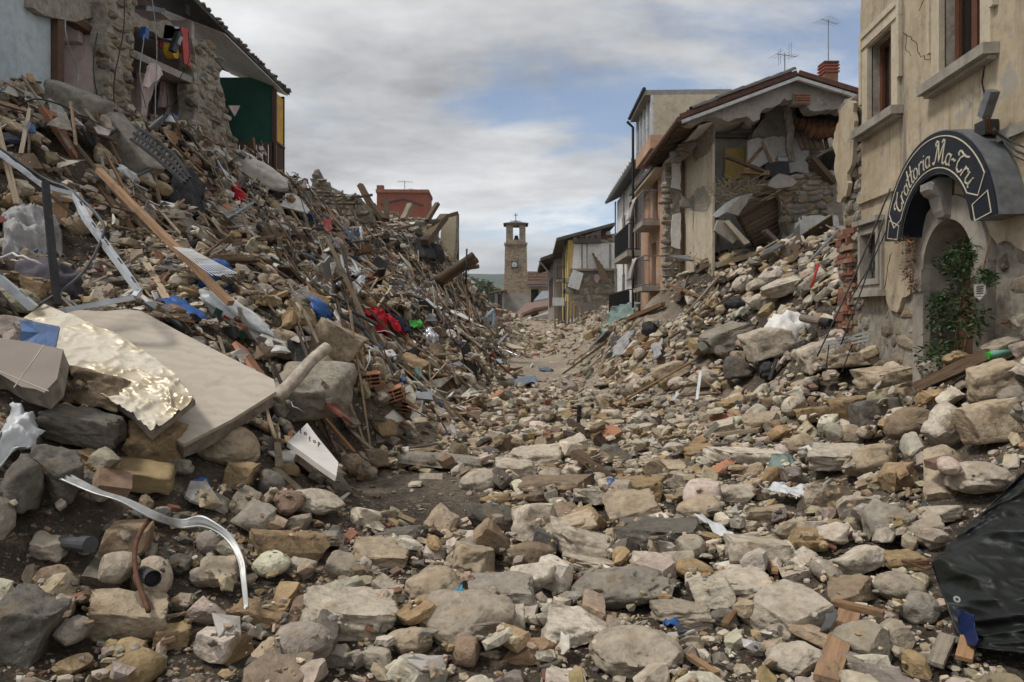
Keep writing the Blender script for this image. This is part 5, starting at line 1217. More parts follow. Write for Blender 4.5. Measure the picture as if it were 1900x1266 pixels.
# ------------------------------------------------------------------ wooded hill behind the left mound
def woods():
    X, Y, Z = HILL
    v = []; f = []; t = []; sm = []; n = 0
    base = []
    k = 0
    greens = np.array([(.035, .055, .022), (.05, .07, .026), (.065, .08, .03), (.085, .085, .035), (.03, .045, .022)])
    V = []; FF = []; TT = []; nv = 0
    for q in range(1500):
        a = rng.uniform(-.9, 1.0); b = rng.uniform(-1.0, .35)
        i = int((b+1.15)/2.3*59); j = int((a+1.15)/2.3*59)
        c = np.array([X[i, j], Y[i, j], Z[i, j]]) + np.array([rng.uniform(-1.5, 1.5), rng.uniform(-1.5, 1.5), 0])
        hh = rng.uniform(2.2, 4.2); g = greens[rng.integers(0, 5)]*rng.uniform(.7, 1.3)
        m = 26; p = unit_(m); p = p*np.array([.5, .5, .75])*hh*rng.uniform(.55, 1.0, (m, 1)); p[:, 2] += hh*.6
        s = hh*.22; d1 = unit_(m)*s; d2 = unit_(m)*s
        tri = np.stack([p-d1, p+d1, p+d2], 1).reshape(-1, 3)+c
        V.append(tri); FF.append(np.arange(3*m).reshape(-1, 3)+nv); TT.append(np.repeat(g[None]*1.0, 3*m, 0)*rng.uniform(.75, 1.25, (3*m, 1))); nv += 3*m
    me = np_mesh('woodland', np.concatenate(V), np.concatenate(FF), False, np.concatenate(TT))
    t = NT('foliage_far'); at = t.n("ShaderNodeAttribute", attribute_name='tint'); t.done(at.outputs['Color'], .9, None, 0, .1)
    tag(link_mesh('woodland', me, MATS['foliage_far']), 'dark green wood covering the hill beyond the left mound', None, None, 'stuff')
def unit_(n):
    a = rng.normal(size=(n, 3)); return a/np.linalg.norm(a, axis=1, keepdims=True)
woods()
# ------------------------------------------------------------------ things lying on the rubble
BLOCKS = []
def m_foil():
    t = NT('gold_foil')
    k = t.rng(t.noise(1.7, 4, .6), .40, .60)
    c = t.mix(k, (.60, .54, .43), (.50, .41, .28)); c = t.mix(t.rng(t.noise(9, 4, .7, t.vec(loc=(3, 1, 2))), .58, .7, 0, .6), c, (.22, .17, .11))
    t.done(c, t.math('ADD', t.math('MULTIPLY', k, -.25), .6), t.bump(t.noise(7, 2, .5), .35, .03), t.math('MULTIPLY', k, .55)); return t.m
m_foil()
def m_marble():
    t = NT('marble_slab')
    w = t.n("ShaderNodeTexWave", wave_type='RINGS'); w.inputs['Scale'].default_value = 1.7; w.inputs['Distortion'].default_value = 9; w.inputs['Detail'].default_value = 3; w.inputs['Detail Scale'].default_value = 1.3
    t.l(t.vec((1.6, 1.6, 1.6)), w.inputs['Vector'])
    c = t.mix(t.rng(w.outputs['Fac'], .2, .9, 0, .32), (.47, .405, .325), (.36, .295, .225))
    c = t.mix(t.rng(t.noise(5, 4, .7), .52, .74, 0, .4), c, (.27, .22, .17))
    t.done(c, .5, t.bump(t.noise(60, 3), .08, .005), 0, .4); return t.m
m_marble()
m_plain('slab_core', (.33, .29, .235), (.16, .135, .11), 9, .95, .9, 22, .6)
m_plain('brown_tile', (.215, .175, .14), (.165, .135, .108), 3, .55, .15, 30, .35)
m_plain('grout', (.42, .37, .31), (.34, .3, .25), 9, .9)
m_plain('white_tile', (.66, .62, .57), (.58, .54, .5), 4, .35, .08, 30, .2)
m_plain('concrete', (.32, .29, .24), (.17, .15, .122), 7, .95, 1.0, 12, .55)
m_plain('aluminium', (.52, .52, .50), (.36, .36, .345), 9, .48, .1, 40, .4, metal=.6)
m_plain('white_frame', (.55, .57, .59), (.42, .44, .46), 7, .5, .12, 30, .5)
m_plain('felt_black', (.045, .045, .046), (.022, .022, .022), 7, .85, .6, 40, .3)
m_plain('tarp_black', (.013, .016, .014), (.008, .009, .008), 3, .5, .9, 10, .2, (.035, .033, .03), spec=.3)
m_plain('tarp_blue', (.010, .022, .085), (.006, .014, .06), 4, .4, .2, 12, .15)
m_plain('tarp_green', (.20, .275, .245), (.14, .2, .18), 4, .7, .3, 18, .35)
m_plain('cloth_purple', (.10, .088, .105), (.055, .05, .062), 7, .85, .7, 24, .3)
m_plain('cloth_red', (.50, .012, .022), (.30, .006, .012), 5, .75, .35, 26, .1)
m_plain('cloth_navy', (.015, .018, .035), (.01, .011, .02), 8, .8, .5, 26, .15)
m_plain('cloth_pale', (.38, .37, .365), (.25, .245, .24), 6, .9, .5, 30, .45)
m_plain('mattress', (.70, .66, .60), (.54, .5, .44), 5, .9, .4, 18, .4)
m_plain('plastic_white', (.62, .63, .63), (.46, .47, .47), 12, .3, .5, 16, .2)
m_plain('plastic_green', (.06, .42, .05), (.03, .3, .03), 6, .4)
m_plain('pvc_grey', (.075, .08, .085), (.05, .053, .056), 8, .5, .15, 30, .5)
m_plain('silver', (.72, .73, .75), (.5, .51, .53), 14, .25, .7, 12, .1, metal=.7)
m_plain('yellow_stone', (.35, .26, .13), (.22, .165, .085), 6, .9, .5, 30, .5)
m_plain('clay_block', (.42, .205, .115), (.32, .15, .085), 7, .9, .3, 30, .4)
m_plain('log_white', (.52, .45, .37), (.30, .24, .18), 5, .8, .9, 14, .5, vec=(3, 3, 3))
m_plain('leaf_dark', (.030, .062, .018), (.018, .038, .012), 9, .5, .1, 30, 0)
m_plain('leaf_mid', (.055, .10, .028), (.035, .065, .02), 9, .5, .1, 30, 0)
m_plain('leaf_dry', (.20, .115, .075), (.13, .07, .045), 9, .8, .1, 30, 0)
m_plain('ink', (.02, .018, .016), None, 9, .7, 0)

class Tilt:
    """a flat surface through three known points, met by sight lines"""
    def __init__(s, a, b, c):
        s.a = P(*a); s.n = (P(*b)-s.a).cross(P(*c)-s.a).normalized()
        if s.n.z < 0 or (abs(s.n.z) < .05 and s.n.y > 0): s.n = -s.n
    def pt(s, px, py, off=0.0):
        D = Vector(((px-950)/F, 1, (HY-py)/F)); E = Vector((0, 0, EYE))
        t = (s.a+s.n*off-E).dot(s.n)/D.dot(s.n); return E+D*t
    def slab(s, pts, th, off=0.0, m=None):
        q = [s.pt(a, b, off) for a, b in pts]; m = m or MB(); n = len(q)
        m.add(q+[p-s.n*th for p in q], [tuple(range(n)), tuple(range(2*n-1, n-1, -1))]+[(i, (i+1) % n, n+(i+1) % n, n+i) for i in range(n)])
        return m
def blk(pts): BLOCKS.append([(p.x, p.y) for p in pts])
def G(px, py, lift=0.0):                # a point on the rubble, raised along its slope
    h = hit(px, py)
    if h is None: h = P(px, py, 40)
    return h+hnormal(h.x, h.y)*lift
def rough_pts(pts, step=14, amp=2.0): return ragged(pts, step, amp, True)
def rod(name, pts, r, mat, label, cat, lift=.06, sides=7, group=None, curve=True, r1=None):
    q = [G(*p, lift) if len(p) == 2 else P(*p) for p in pts]
    if curve and len(q) > 2:
        out = []
        for i in range(len(q)-1):
            p0, p1, p2, p3 = q[max(i-1, 0)], q[i], q[i+1], q[min(i+2, len(q)-1)]
            for t in np.linspace(0, 1, 7)[:-1]:
                out.append(.5*((2*p1)+(p2-p0)*t+(2*p0-5*p1+4*p2-p3)*t*t+(3*p1-p0-3*p2+p3)*t**3))
        q = out+[q[-1]]
    if name in ('white_log', 'round_timber') and len(q) < 3: q = [q[0].lerp(q[1], i/14) for i in range(15)]
    m = MB(); m.tube(q, r, 14 if name in ('white_log', 'round_timber') else sides, r1)
    if name in ('white_log', 'round_timber'):
        a = np.array([tuple(p) for p in m.v]); dd = np.array(q[-1]-q[0]); dd /= np.linalg.norm(dd); st = a-np.outer(a@dd, dd)*.75
        nz = fbm(st*(5/r*.1)+3, 3); cen = np.repeat(np.array([tuple(p) for p in q]), 14, 0); m.v = [tuple(p) for p in cen+(a-cen)*(1+.28*nz[:, None])]
    return tag(m.build(name, MATS[mat], smooth=True), label, cat, group)
def lumber(name, a, b, w, h, mat, label, cat, lift=.1, group=None):
    A = G(*a, lift) if len(a) == 2 else P(*a); B = G(*b, lift) if len(b) == 2 else P(*b); L = (B-A).length
    m = MB(); m.bar((-L/2, 0, 0), (L/2, 0, 0), w, h, segs=8, jit=min(w, h)*.05, rr=rnd); o = m.build(name, MATS[mat], loc=(0, 0, 0)); o.location = (A+B)/2
    o.rotation_mode = 'QUATERNION'; o.rotation_quaternion = (B-A).to_track_quat('X', 'Z'); return tag(o, label, cat, group)
def sheet(name, corners, nx, ny, amp, freq, mat, label, cat, lift=.1, th=.006, ridged=True, seed=0.0, parent=None, blocks=True, droop=0.0, edge=0.0):
    c = [G(*p, lift) if len(p) == 2 else P(*p) for p in corners]
    v = []; n = (c[1]-c[0]).cross(c[3]-c[0]).normalized()
    if n.z < 0: n = -n
    uu = np.linspace(0, 1, nx); vv = np.linspace(0, 1, ny); L = max((c[1]-c[0]).length, (c[3]-c[0]).length)
    for i, u in enumerate(uu):
        for j, w in enumerate(vv):
            p = c[0]*(1-u)*(1-w)+c[1]*u*(1-w)+c[2]*u*w+c[3]*(1-u)*w
            q = np.array([[p.x*freq+seed, p.y*freq, p.z*freq]])
            f = float(fbm(q, 2)[0]); f = (1-abs(f)*2)+.55*(1-2*abs(float(fbm(q*2.7+5.1, 2)[0])))-.3 if ridged else f
            e = 1.0
            if edge:
                k = float(fbm(np.array([[u*5+seed, w*5, 3.3]]), 2)[0])*edge*L*min(1, 8*min(u, 1-u, w, 1-w)+.0 if False else 1)
                b = 1 if min(u, 1-u, w, 1-w) < .02 else 0
                p = p+(c[1]-c[0]).normalized()*k*b+(c[3]-c[0]).normalized()*k*.7*b
            p = p+n*(f*amp-droop*4*((u-.5)**2+(w-.5)**2)*L)
            v.append(p)
    fs = [(i*ny+j, (i+1)*ny+j, (i+1)*ny+j+1, i*ny+j+1) for i in range(nx-1) for j in range(ny-1)]
    m = MB(); m.add(v, fs); o = m.build(name, MATS[mat], parent, smooth=True)
    if label: tag(o, label, cat)
    md = o.modifiers.new('thickness', 'SOLIDIFY'); md.thickness = th; md.offset = 0
    if blocks: blk(c)
    return o
def lump(name, px, py, w, h, dep, mat, label, cat, lift=.05, seed=1.0, flat=.6, folds=5.0, amp=.16, lev=4, yaw=0.0, tilt=None):
    """a soft crumpled mass: clothes, bags, bedding"""
    p = G(px, py, lift); d = p.y; a, b = w/2*d/F, h/2*d/F
    bm = bmesh.new(); bmesh.ops.create_icosphere(bm, subdivisions=lev, radius=1.0)
    v = np.array([q.co[:] for q in bm.verts]); f = [tuple(q.index for q in k.verts) for k in bm.faces]; bm.free()
    r = 1+amp*(1-2*np.abs(fbm(v*1.4+seed, 3)))+.35*amp*(1-2*np.abs(fbm(v*folds+seed, 3)))
    v = v*r[:, None]*np.array([a, dep, b]); c, s = math.cos(yaw), math.sin(yaw)
    v = np.stack([v[:, 0]*c-v[:, 2]*s, v[:, 1], v[:, 0]*s+v[:, 2]*c], 1)
    m = MB(); m.add([Vector(q)+p+Vector((0, dep*.4, 0)) for q in v], f); o = m.build(name, MATS[mat], smooth=True)
    BLOCKS.append([(p.x-a, p.y), (p.x+a, p.y), (p.x+a, p.y+dep), (p.x-a, p.y+dep)])
    return tag(o, label, cat)

def rough_block(name, p, ax, ay, az, mat, seed=1.0, amp=.03):
    bm = bmesh.new(); bmesh.ops.create_cube(bm, size=2); bmesh.ops.subdivide_edges(bm, edges=bm.edges, cuts=11, use_grid_fill=True)
    v = np.array([q.co[:] for q in bm.verts]); f = [tuple(q.index for q in k.verts) for k in bm.faces]; bm.free()
    nrm = np.linalg.norm(v, axis=1, keepdims=True); v = v*(1-.10*np.clip(nrm-1.42, 0, 1))*(1+amp*fbm(v*1.1+seed, 3)[:, None]+amp*.7*fbm(v*4+seed, 3)[:, None])
    v = v*(1-.12*np.clip(fbm(v*1.9+seed+5, 2)-.3, 0, 1)[:, None]*np.clip(nrm-1.2, 0, 1)*4)
    m = MB(); m.add([p+ax*q[0]+ay*q[1]+az*q[2] for q in v], f); return m.build(name, MATS[mat], smooth=True)
def left_things():
    # marble topped slab with its rough core
    T = Tilt((341, 822, 4.9), (512, 716, 5.7), (125, 572, 6.15))
    S = thing('marble_slab', 'large beige marble floor slab lying tilted on the left rubble', 'slab', tuple(T.pt(330, 700)-T.n*.1))
    top = [(125, 573), (190, 578), (235, 574), (262, 577), (330, 614), (420, 660), (508, 704), (513, 726), (430, 778), (341, 824), (298, 800), (110, 700)]
    T.slab(top, .03).build('marble_top', MATS['marble_slab'], S)
    T.slab(rough_pts([(130, 578), (258, 580), (420, 664), (506, 706), (509, 728), (430, 780), (342, 822), (300, 798), (112, 700)], 25, 3.0), .13, -.032).build('mortar_core', MATS['slab_core'], S)
    blk([T.pt(*q) for q in top])
    # crumpled gold foil over insulation board
    T2 = Tilt((283, 803, 4.7), (360, 741, 5.05), (40, 590, 5.55))
    q = [T2.pt(6, 618, .05), T2.pt(80, 563, .05), T2.pt(362, 742, .05), T2.pt(280, 806, .05)]
    ring = [(6, 618), (80, 563), (140, 585), (200, 612), (262, 650), (318, 688), (362, 742), (320, 775), (280, 806), (240, 764), (180, 725), (112, 690), (60, 655)]
    B = thing('foil_board', 'insulation board wrapped in crumpled gold foil over the marble slab', 'board', tuple(T2.pt(200, 690)))
    nx, ny = 110, 60; v = []
    left = [(6, 618), (60, 655), (112, 692), (180, 727), (240, 766), (281, 806)]; right = [(80, 563), (140, 588), (210, 616), (268, 652), (322, 692), (362, 742)]
    def along(L, t):
        t *= len(L)-1; i = min(int(t), len(L)-2); k = t-i; return (L[i][0]*(1-k)+L[i+1][0]*k, L[i][1]*(1-k)+L[i+1][1]*k)
    for i in range(nx):
        for j in range(ny):
            t = i/(nx-1); w = j/(ny-1); a, b = along(left, t), along(right, t)
            p = T2.pt(a[0]*(1-w)+b[0]*w, a[1]*(1-w)+b[1]*w, .05)
            x = np.array([[p.x*3.2, p.y*3.2, p.z*3.2]]); cr = lambda z: max(0., 1-abs(float(fbm(z, 2)[0]))*2.6)**2
            r = .012*float(fbm(x*.6, 2)[0])+.026*cr(x*np.array([1.0, .5, 1.0]))*(.3+t)+.026*cr(x*2.1+4)*(.15+1.1*t)+.012*cr(x*4.3+9)*(.2+t)
            v.append(p+T2.n*r)
    m = MB(); m.add(v, [(i*ny+j, (i+1)*ny+j, (i+1)*ny+j+1, i*ny+j+1) for i in range(nx-1) for j in range(ny-1)]); m.build('foil', MATS['gold_foil'], B, smooth=True)
    T2.slab(left+right[::-1], .05, .0).build('board_core', MATS['slab_core'], B)
    blk(q)
    T3 = Tilt((82, 729, 4.35), (116, 648, 4.75), (0, 627, 4.85))
    S = thing('tiled_floor_piece', 'broken piece of brown tiled floor left of the foil board', 'slab', tuple(T3.pt(40, 690)))
    pts = [(-60, 622), (0, 627), (49, 634), (117, 648), (106, 703), (82, 729), (66, 722), (40, 718), (0, 694), (-60, 680)]
    T3.slab(pts, .02).build('floor_tile', MATS['brown_tile'], S); T3.slab(rough_pts(pts, 20, 2), .14, -.022).build('screed', MATS['slab_core'], S)
    for a, b in (((82, 640), (26, 719)), ((-60, 665), (90, 726))):
        A, Bq = T3.pt(*a, .001), T3.pt(*b, .001); m = MB(); m.bar(A, Bq, .007, .004, up=T3.n); m.build('grout_line', MATS['grout'], S)
    blk([T3.pt(*q) for q in pts])
    # white bent door frame profile
    def frame(pts, name, lab, lift, w=.06):
        q = [G(*p, lift) if len(p) == 2 else P(*p) for p in pts]
        F_ = thing(name, lab, 'frame', tuple(q[0]))
        for i in range(len(q)-1):
            m = MB(); m.bar(q[i], q[i+1], w, w*.75, segs=3, jit=.003, rr=rnd); r = m.build('rail', MATS['white_frame'], F_)
            L = (q[i+1]-q[i]).length; n = hnormal(q[i].x, q[i].y); k = int(L/.22)
            for j in range(k):
                c = q[i].lerp(q[i+1], (j+.5)/k); t = (q[i+1]-q[i]).normalized(); m = MB(); m.bar(c-t*.035+n*w*.37, c+t*.035+n*w*.37, w*.3, .012, up=n); m.build('slot', MATS['iron_black'], r)
        return F_
    frame([(-40, 255, 6.2), (85, 348, 6.3), (138, 360, 6.4), (160, 405, 6.2), (258, 541, 5.9), (250, 552, 5.85), (105, 578, 5.7)], 'bent_metal_frame', 'long bent white metal door frame above the foil board', .2, .055)
    frame([(-30, 492, 5.2), (62, 572, 5.3)], 'metal_frame_piece', 'short white metal frame piece at the left edge above the brown tiles', .1, .08)
    lumber('black_post', (84, 338, 6.0), (106, 566, 5.7), .055, .05, 'iron_black', 'black upright metal post crossing the bent white frame', 'post')
    rod('grey_cable', [(-20, 262, 6.4), (80, 330, 6.5), (130, 352, 6.4), (185, 405, 6.2), (190, 440, 6.1), (150, 510, 5.9), (70, 568, 5.6)], .013, 'pvc_grey', 'grey flexible conduit looping behind the bent white frame', 'cable')
    lumber('long_plank', (183, 316, 8.6), (428, 563, 7.2), .075, .06, 'wood_orange', 'long straight orange brown plank sloping down the left mound', 'plank')
    # white wire rack
    Rk = thing('wire_rack', 'white wire rack lying beside the long orange plank', 'rack', tuple(G(385, 490, .2)))
    a, b, c, d = P(322, 458, 7.6), P(352, 462, 7.7), P(440, 508, 7.3), P(395, 512, 7.2)
    for k in range(9): t = k/8; m = MB(); m.tube([a.lerp(b, t), d.lerp(c, t)], .005, 5); m.build('wire', MATS['white_paint'], Rk)
    for k in range(4): t = (k+.5)/4; m = MB(); m.tube([a.lerp(d, t), b.lerp(c, t)], .005, 5); m.build('cross_wire', MATS['white_paint'], Rk)
    lump('blue_plastic_bag', 392, 530, 62, 62, .14, 'blue_plastic', 'crumpled blue plastic sack under the white wire rack', 'bag', .12, 3)
    sheet('blue_sheet', [(288, 575), (330, 572), (385, 612), (335, 606)], 20, 12, .04, 6, 'blue_plastic', 'strip of blue plastic sheet behind the marble slab', 'sheet', .12)
    sheet('grey_clothes', [(-10, 400), (75, 396), (118, 470), (-10, 472)], 44, 34, .10, 3.2, 'cloth_pale', 'rumpled pale grey clothes bundle at the left edge', 'clothes', .22, .02, True, 2.0, None, True, .1)
    lump('dark_sack', 60, 530, 130, 90, .25, 'cloth_purple', 'dark rumpled sack below the grey clothes bundle', 'sack', .0, 8)
    # slatted black crate panel
    C = thing('black_crate_panel', 'curved black slotted plastic panel wedged beside the concrete blocks', 'panel', tuple(G(300, 280, .2)))
    def cp(t, w):                            # along the panel and across it
        a = along([(256, 235), (290, 258), (330, 292), (352, 330)], t); b = along([(243, 260), (276, 284), (312, 314), (342, 340)], t)
        x = a[0]*(1-w)+b[0]*w; y = a[1]*(1-w)+b[1]*w; return P(x, y, 9.6-.6*t-.2*w)
    for w0, w1 in ((0, .12), (.44, .56), (.88, 1.0)):
        m = MB(); pts = [cp(t, (w0+w1)/2) for t in np.linspace(0, 1, 9)]
        for i in range(8): m.bar(pts[i], pts[i+1], .05, .035)
        m.build('rail', MATS['felt_black'], C)
    for k in range(15):
        for w0, w1 in ((.1, .46), (.54, .9)):
            t = (k+.5)/15; m = MB(); m.bar(cp(t, w0), cp(t, w1), .035, .02); m.build('slat', MATS['felt_black'], C)
    m = MB(); m.tube([P(277, 240, 9.3), P(303, 218, 9.5)], .035, 8); m.build('handle', MATS['pvc_grey'], C)
    sheet('roofing_felt', [(312, 318), (352, 330), (384, 425), (290, 378)], 34, 30, .14, 2.2, 'felt_black', 'torn sheet of black roofing felt hanging below the crate panel', 'felt', .25, .012, True, 5.0, None, True, .05, .12)
    # concrete blocks
    for (cx, cy, w, h, rz, lab, e) in ((132, 216, 100, 62, -.40, 'upper grey concrete block lying under the torn left house', .1), (222, 292, 128, 54, -.92, 'lower long concrete block tipped down the left mound', .1)):
        p = G(cx, cy, .18); d = p.y; a, b = w/2*d/F, h/2*d/F
        ax = Vector((math.cos(rz), 0, math.sin(rz)))*a; az = Vector((-math.sin(rz), -.25, math.cos(rz)))*b; ay = ax.cross(az).normalized()*b*.9
        tag(rough_block('concrete_block', p, ax, ay, az, 'concrete', cx*.1, .035), lab, 'block', 'concrete blocks')
        blk([p-ax-ay, p+ax-ay, p+ax+ay, p-ax+ay])
    lump('rolled_mattress', 462, 325, 140, 46, .28, 'mattress', 'dirty white rolled mattress below the wooden balcony', 'mattress', .12, 4, folds=3, amp=.12, yaw=-.42)
    lump('second_bedding', 432, 302, 70, 34, .2, 'mattress', 'smaller stained bedding roll above the mattress', 'bedding', .12, 7, yaw=-.2)
    lumber('white_door_post', (395, 325), (455, 372), .14, .08, 'white_paint', 'white painted post sticking out below the mattress', 'post', .2)
    lump('red_white_rag', 435, 375, 22, 52, .1, 'cloth_red', 'red and white rag caught between posts under the mattress', 'cloth', .12, 9, yaw=.3)
    # printed plastic bag
    Bg = lump('printed_plastic_bag', 432, 610, 150, 42, .12, 'plastic_white', 'long white plastic bag with green and red print beside the marble slab', 'bag', .14, 6, folds=6, amp=.24, yaw=-.62)
    p = G(432, 600, .14)
    for k in range(5):
        c = P(405+15*k, 580+14*k, hit(432, 610).y-.28); m = MB(); m.obox(c, Vector((.032, .012, -.02)), Vector((0, .004, 0)), Vector((.02, -.01, .035))); m.build('print', MATS[['shutter_dark_green', 'red_paint', 'ink', 'shutter_dark_green', 'ink'][k]], Bg)
    # red jacket, navy garment, planks
    sheet('red_jacket', [(668, 574), (705, 580), (720, 632), (676, 618)], 34, 34, .11, 3.0, 'cloth_red', 'bright red jacket draped over planks on the left mound', 'jacket', .16, .015, True, 3.0, None, True, .12, .1)
    sheet('red_sleeve', [(700, 588), (722, 602), (748, 636), (720, 618)], 24, 14, .06, 4.0, 'cloth_red', 'red sleeve trailing down the planks beside the navy garment', 'clothes', .16, .012, True, 7.0)
    sheet('navy_garment', [(705, 578), (722, 590), (758, 634), (738, 628)], 26, 14, .06, 4.0, 'cloth_navy', 'dark navy garment lying right of the red jacket', 'clothes', .2, .012, True, 11.0)
    sheet('green_cloth', [(750, 606), (770, 600), (775, 612), (756, 620)], 12, 10, .06, 5.0, 'plastic_green', 'bright green scrap of plastic beside the navy garment', 'scrap', .14)
    lumber('split_plank', (700, 612), (808, 722), .11, .05, 'wood_orange', 'pale split plank running down under the red jacket', 'plank', .16)
    lumber('split_plank', (735, 618), (835, 730), .10, .05, 'wood_brown', 'brown plank lying parallel right of the pale split plank', 'plank', .12)
    lump('silver_foil_ball', 790, 640, 28, 44, .12, 'silver', 'crumpled silver foil right of the planks', 'foil', .12, 12, amp=.3, folds=6)
    rod('white_log', [(514, 742, 6.25), (540, 715, 6.35), (575, 672, 6.5), (608, 645, 6.7)], .075, 'log_white', 'barkless white log lying right of the marble slab', 'log', 0, 12, None, True, .06)
    lumber('white_siding', (545, 640), (642, 628), .16, .05, 'white_paint', 'grooved white siding board behind the white log', 'board', .12)
    sheet('paper_sheet', [(588, 612), (622, 608), (640, 632), (600, 628)], 8, 8, .015, 5, 'plaster_rose', 'pale pink panel lying above the siding board', 'panel', .16, .02)
    # tile with writing
    T4 = Tilt((535, 822, 5.55), (625, 864, 5.45), (570, 786, 5.95))
    S = thing('lettered_tile', 'white broken tile with handwritten words standing among stones', 'tile', tuple(T4.pt(580, 850)))
    pts = [(534, 820), (570, 785), (590, 812), (628, 858), (624, 884), (600, 868)]
    T4.slab(pts, .045).build('glazed_face', MATS['white_tile'], S); blk([T4.pt(*q) for q in pts])
    glyph = {'t': [[(.25, 1), (.22, .1), (.4, 0), (.5, .08)], [(0, .65), (.5, .68)]], 'o': [[(.3+.28*math.cos(a), .32+.3*math.sin(a)) for a in np.linspace(0, 6.3, 11)]], 'p': [[(.1, .6), (.05, -.45)], [(.08, .3)]+[(.3+.24*math.cos(a), .32+.28*math.sin(a)) for a in np.linspace(2.8, -3.2, 10)]]}
    def word(w, x, y, step, h):
        for i, ch in enumerate(w):
            m = MB()
            for s in glyph[ch]:
                for k in range(len(s)-1):
                    f = lambda q: T4.pt(x+i*step+q[0]*h*.8, y+i*step*.42-q[1]*h+q[0]*h*.34, .001)
                    A, B_ = f(s[k]), f(s[k+1]); m.bar(A, B_, .0065, .003, up=T4.n)
            m.build('letter', MATS['ink'], S)
    word('to', 556, 803, 8.5, 8.5); word('top', 573, 818, 8.5, 8.5)
    sheet('flat_tile', [(492, 848), (540, 846), (568, 866), (520, 866)], 4, 4, .002, 3, 'white_tile', 'pale tile lying flat left of the lettered tile', 'tile', .05, .02)
    p = G(252, 900, .08); tag(rough_block('yellow_block', p, Vector((.2, .03, -.035)), Vector((-.04, .11, .03)), Vector((.01, -.02, .065)), 'yellow_stone', 9.0, .03), 'rectangular yellow tuff block under the grey stones at left', 'block'); blk([p+Vector((-.25, -.12, 0)), p+Vector((.25, -.12, 0)), p+Vector((.25, .15, 0)), p+Vector((-.25, .15, 0))])
    # aluminium ribbon
    pts = [(120, 884, 4.0), (180, 912, 3.95), (230, 928, 3.92), (290, 958, 3.92), (335, 972, 4.0), (372, 968, 4.0), (405, 982, 3.95), (430, 1005, 3.9), (447, 1040, 3.82), (452, 1075, 3.72), (458, 1134, 3.5)]
    q = [P(*p) for p in pts]; sp = []
    for i in range(len(q)-1):
        p0, p1, p2, p3 = q[max(i-1, 0)], q[i], q[i+1], q[min(i+2, len(q)-1)]
        for t in np.linspace(0, 1, 9)[:-1]: sp.append(.5*((2*p1)+(p2-p0)*t+(2*p0-5*p1+4*p2-p3)*t*t+(3*p1-p0-3*p2+p3)*t**3))
    v = []; n = len(sp)
    for i, p in enumerate(sp):
        t = i/(n-1); tn = (sp[min(i+1, n-1)]-sp[max(i-1, 0)]).normalized(); ang = .35-1.0*t+.5*math.sin(9*t); s = tn.cross(Vector((0, -.6, .8))).normalized(); u = s.cross(tn)
        w = .075*(1-t)+.028*t+.02*math.exp(-((t-.5)/.06)**2)
        for k in range(7):
            f = k/6-.5; v.append(p+(s*math.cos(ang)+u*math.sin(ang))*f*w+(u*math.cos(ang)-s*math.sin(ang))*(.012*math.cos(f*22)))
    m = MB(); m.add(v, [(i*7+k, (i+1)*7+k, (i+1)*7+k+1, i*7+k+1) for i in range(n-1) for k in range(6)]); o = m.build('aluminium_strip', MATS['aluminium'], smooth=True); tag(o, 'twisted aluminium strip curling down to the bare ground at left', 'strip'); md = o.modifiers.new('t', 'SOLIDIFY'); md.thickness = .003
    # pipes
    Pp = thing('grey_pipe', 'dark grey plastic pipe end under the black concrete lump', 'pipe', tuple(P(100, 1006, 3.9)))
    m = MB(); m.tube([P(30, 1000, 4.05), P(155, 1010, 3.8)], .036, 14); m.build('tube', MATS['pvc_grey'], Pp); m = MB(); m.tube([P(152, 1009.5, 3.806), P(168, 1011, 3.77)], .045, 14); m.build('socket', MATS['pvc_grey'], Pp)
    Pp = thing('pipe_stub', 'short open grey pipe stub poking from the gravel', 'pipe', tuple(P(285, 1075, 3.7)))
    m = MB(); m.tube([P(284, 1074, 3.62), P(262, 1062, 3.9)], .042, 14, None, False); m.build('tube', MATS['pvc_grey'], Pp); m = MB(); m.tube([P(283, 1073, 3.66), P(281, 1072, 3.67)], .036, 14); m.build('bore', MATS['iron_black'], Pp)
    rod('rebar', [(285, 958, 3.95), (262, 985, 3.85), (250, 1025, 3.72), (255, 1075, 3.6), (276, 1135, 3.45)], .013, 'rust_iron', 'rusty bent rod under the aluminium strip', 'rod')
    sheet('blue_wrapper', [(345, 908), (372, 900), (384, 916), (356, 922)], 10, 8, .03, 14, 'blue_plastic', 'small crumpled blue wrapper below the big stones at left', 'wrapper', .06)
    sheet('clear_plastic', [(-10, 800), (52, 790), (58, 870), (-10, 880)], 30, 26, .10, 4, 'plastic_white', 'torn translucent plastic sheet at the left edge', 'sheet', .12, .004, True, 4, None, True, .05, .1)
    # hollow clay blocks
    for (cx, cy, rz, lab) in ((712, 742, .5, 'left broken hollow clay block below the square stone'), (742, 762, -.3, 'right broken hollow clay block below the square stone'), (668, 712, .15, 'dark red grooved clay block above the hollow clay blocks')):
        p = G(cx, cy, .1); B = thing('clay_block', lab, 'brick', tuple(p), 'hollow clay blocks')
        ux = Vector((math.cos(rz), .2, math.sin(rz)*.6)).normalized(); uy = Vector((-.2, 1, .1)).normalized(); uz = ux.cross(uy).normalized(); s = .2 if cx < 760 else .15
        for k in range(4): m = MB(); m.obox(p+uz*(-.075+.05*k), ux*s, uy*.12, uz*.008); m.build('wall', MATS['clay_block'], B)
        for k in range(4): m = MB(); m.obox(p+ux*(-s+.01+k*(2*s-.02)/3), ux*.008, uy*.119, uz*.074); m.build('web', MATS['clay_block'], B)
    sheet('white_tile_piece', [(732, 728), (752, 722), (785, 752), (765, 758)], 4, 4, .002, 3, 'white_tile', 'oblong white tile leaning right of the clay blocks', 'tile', .12, .02)
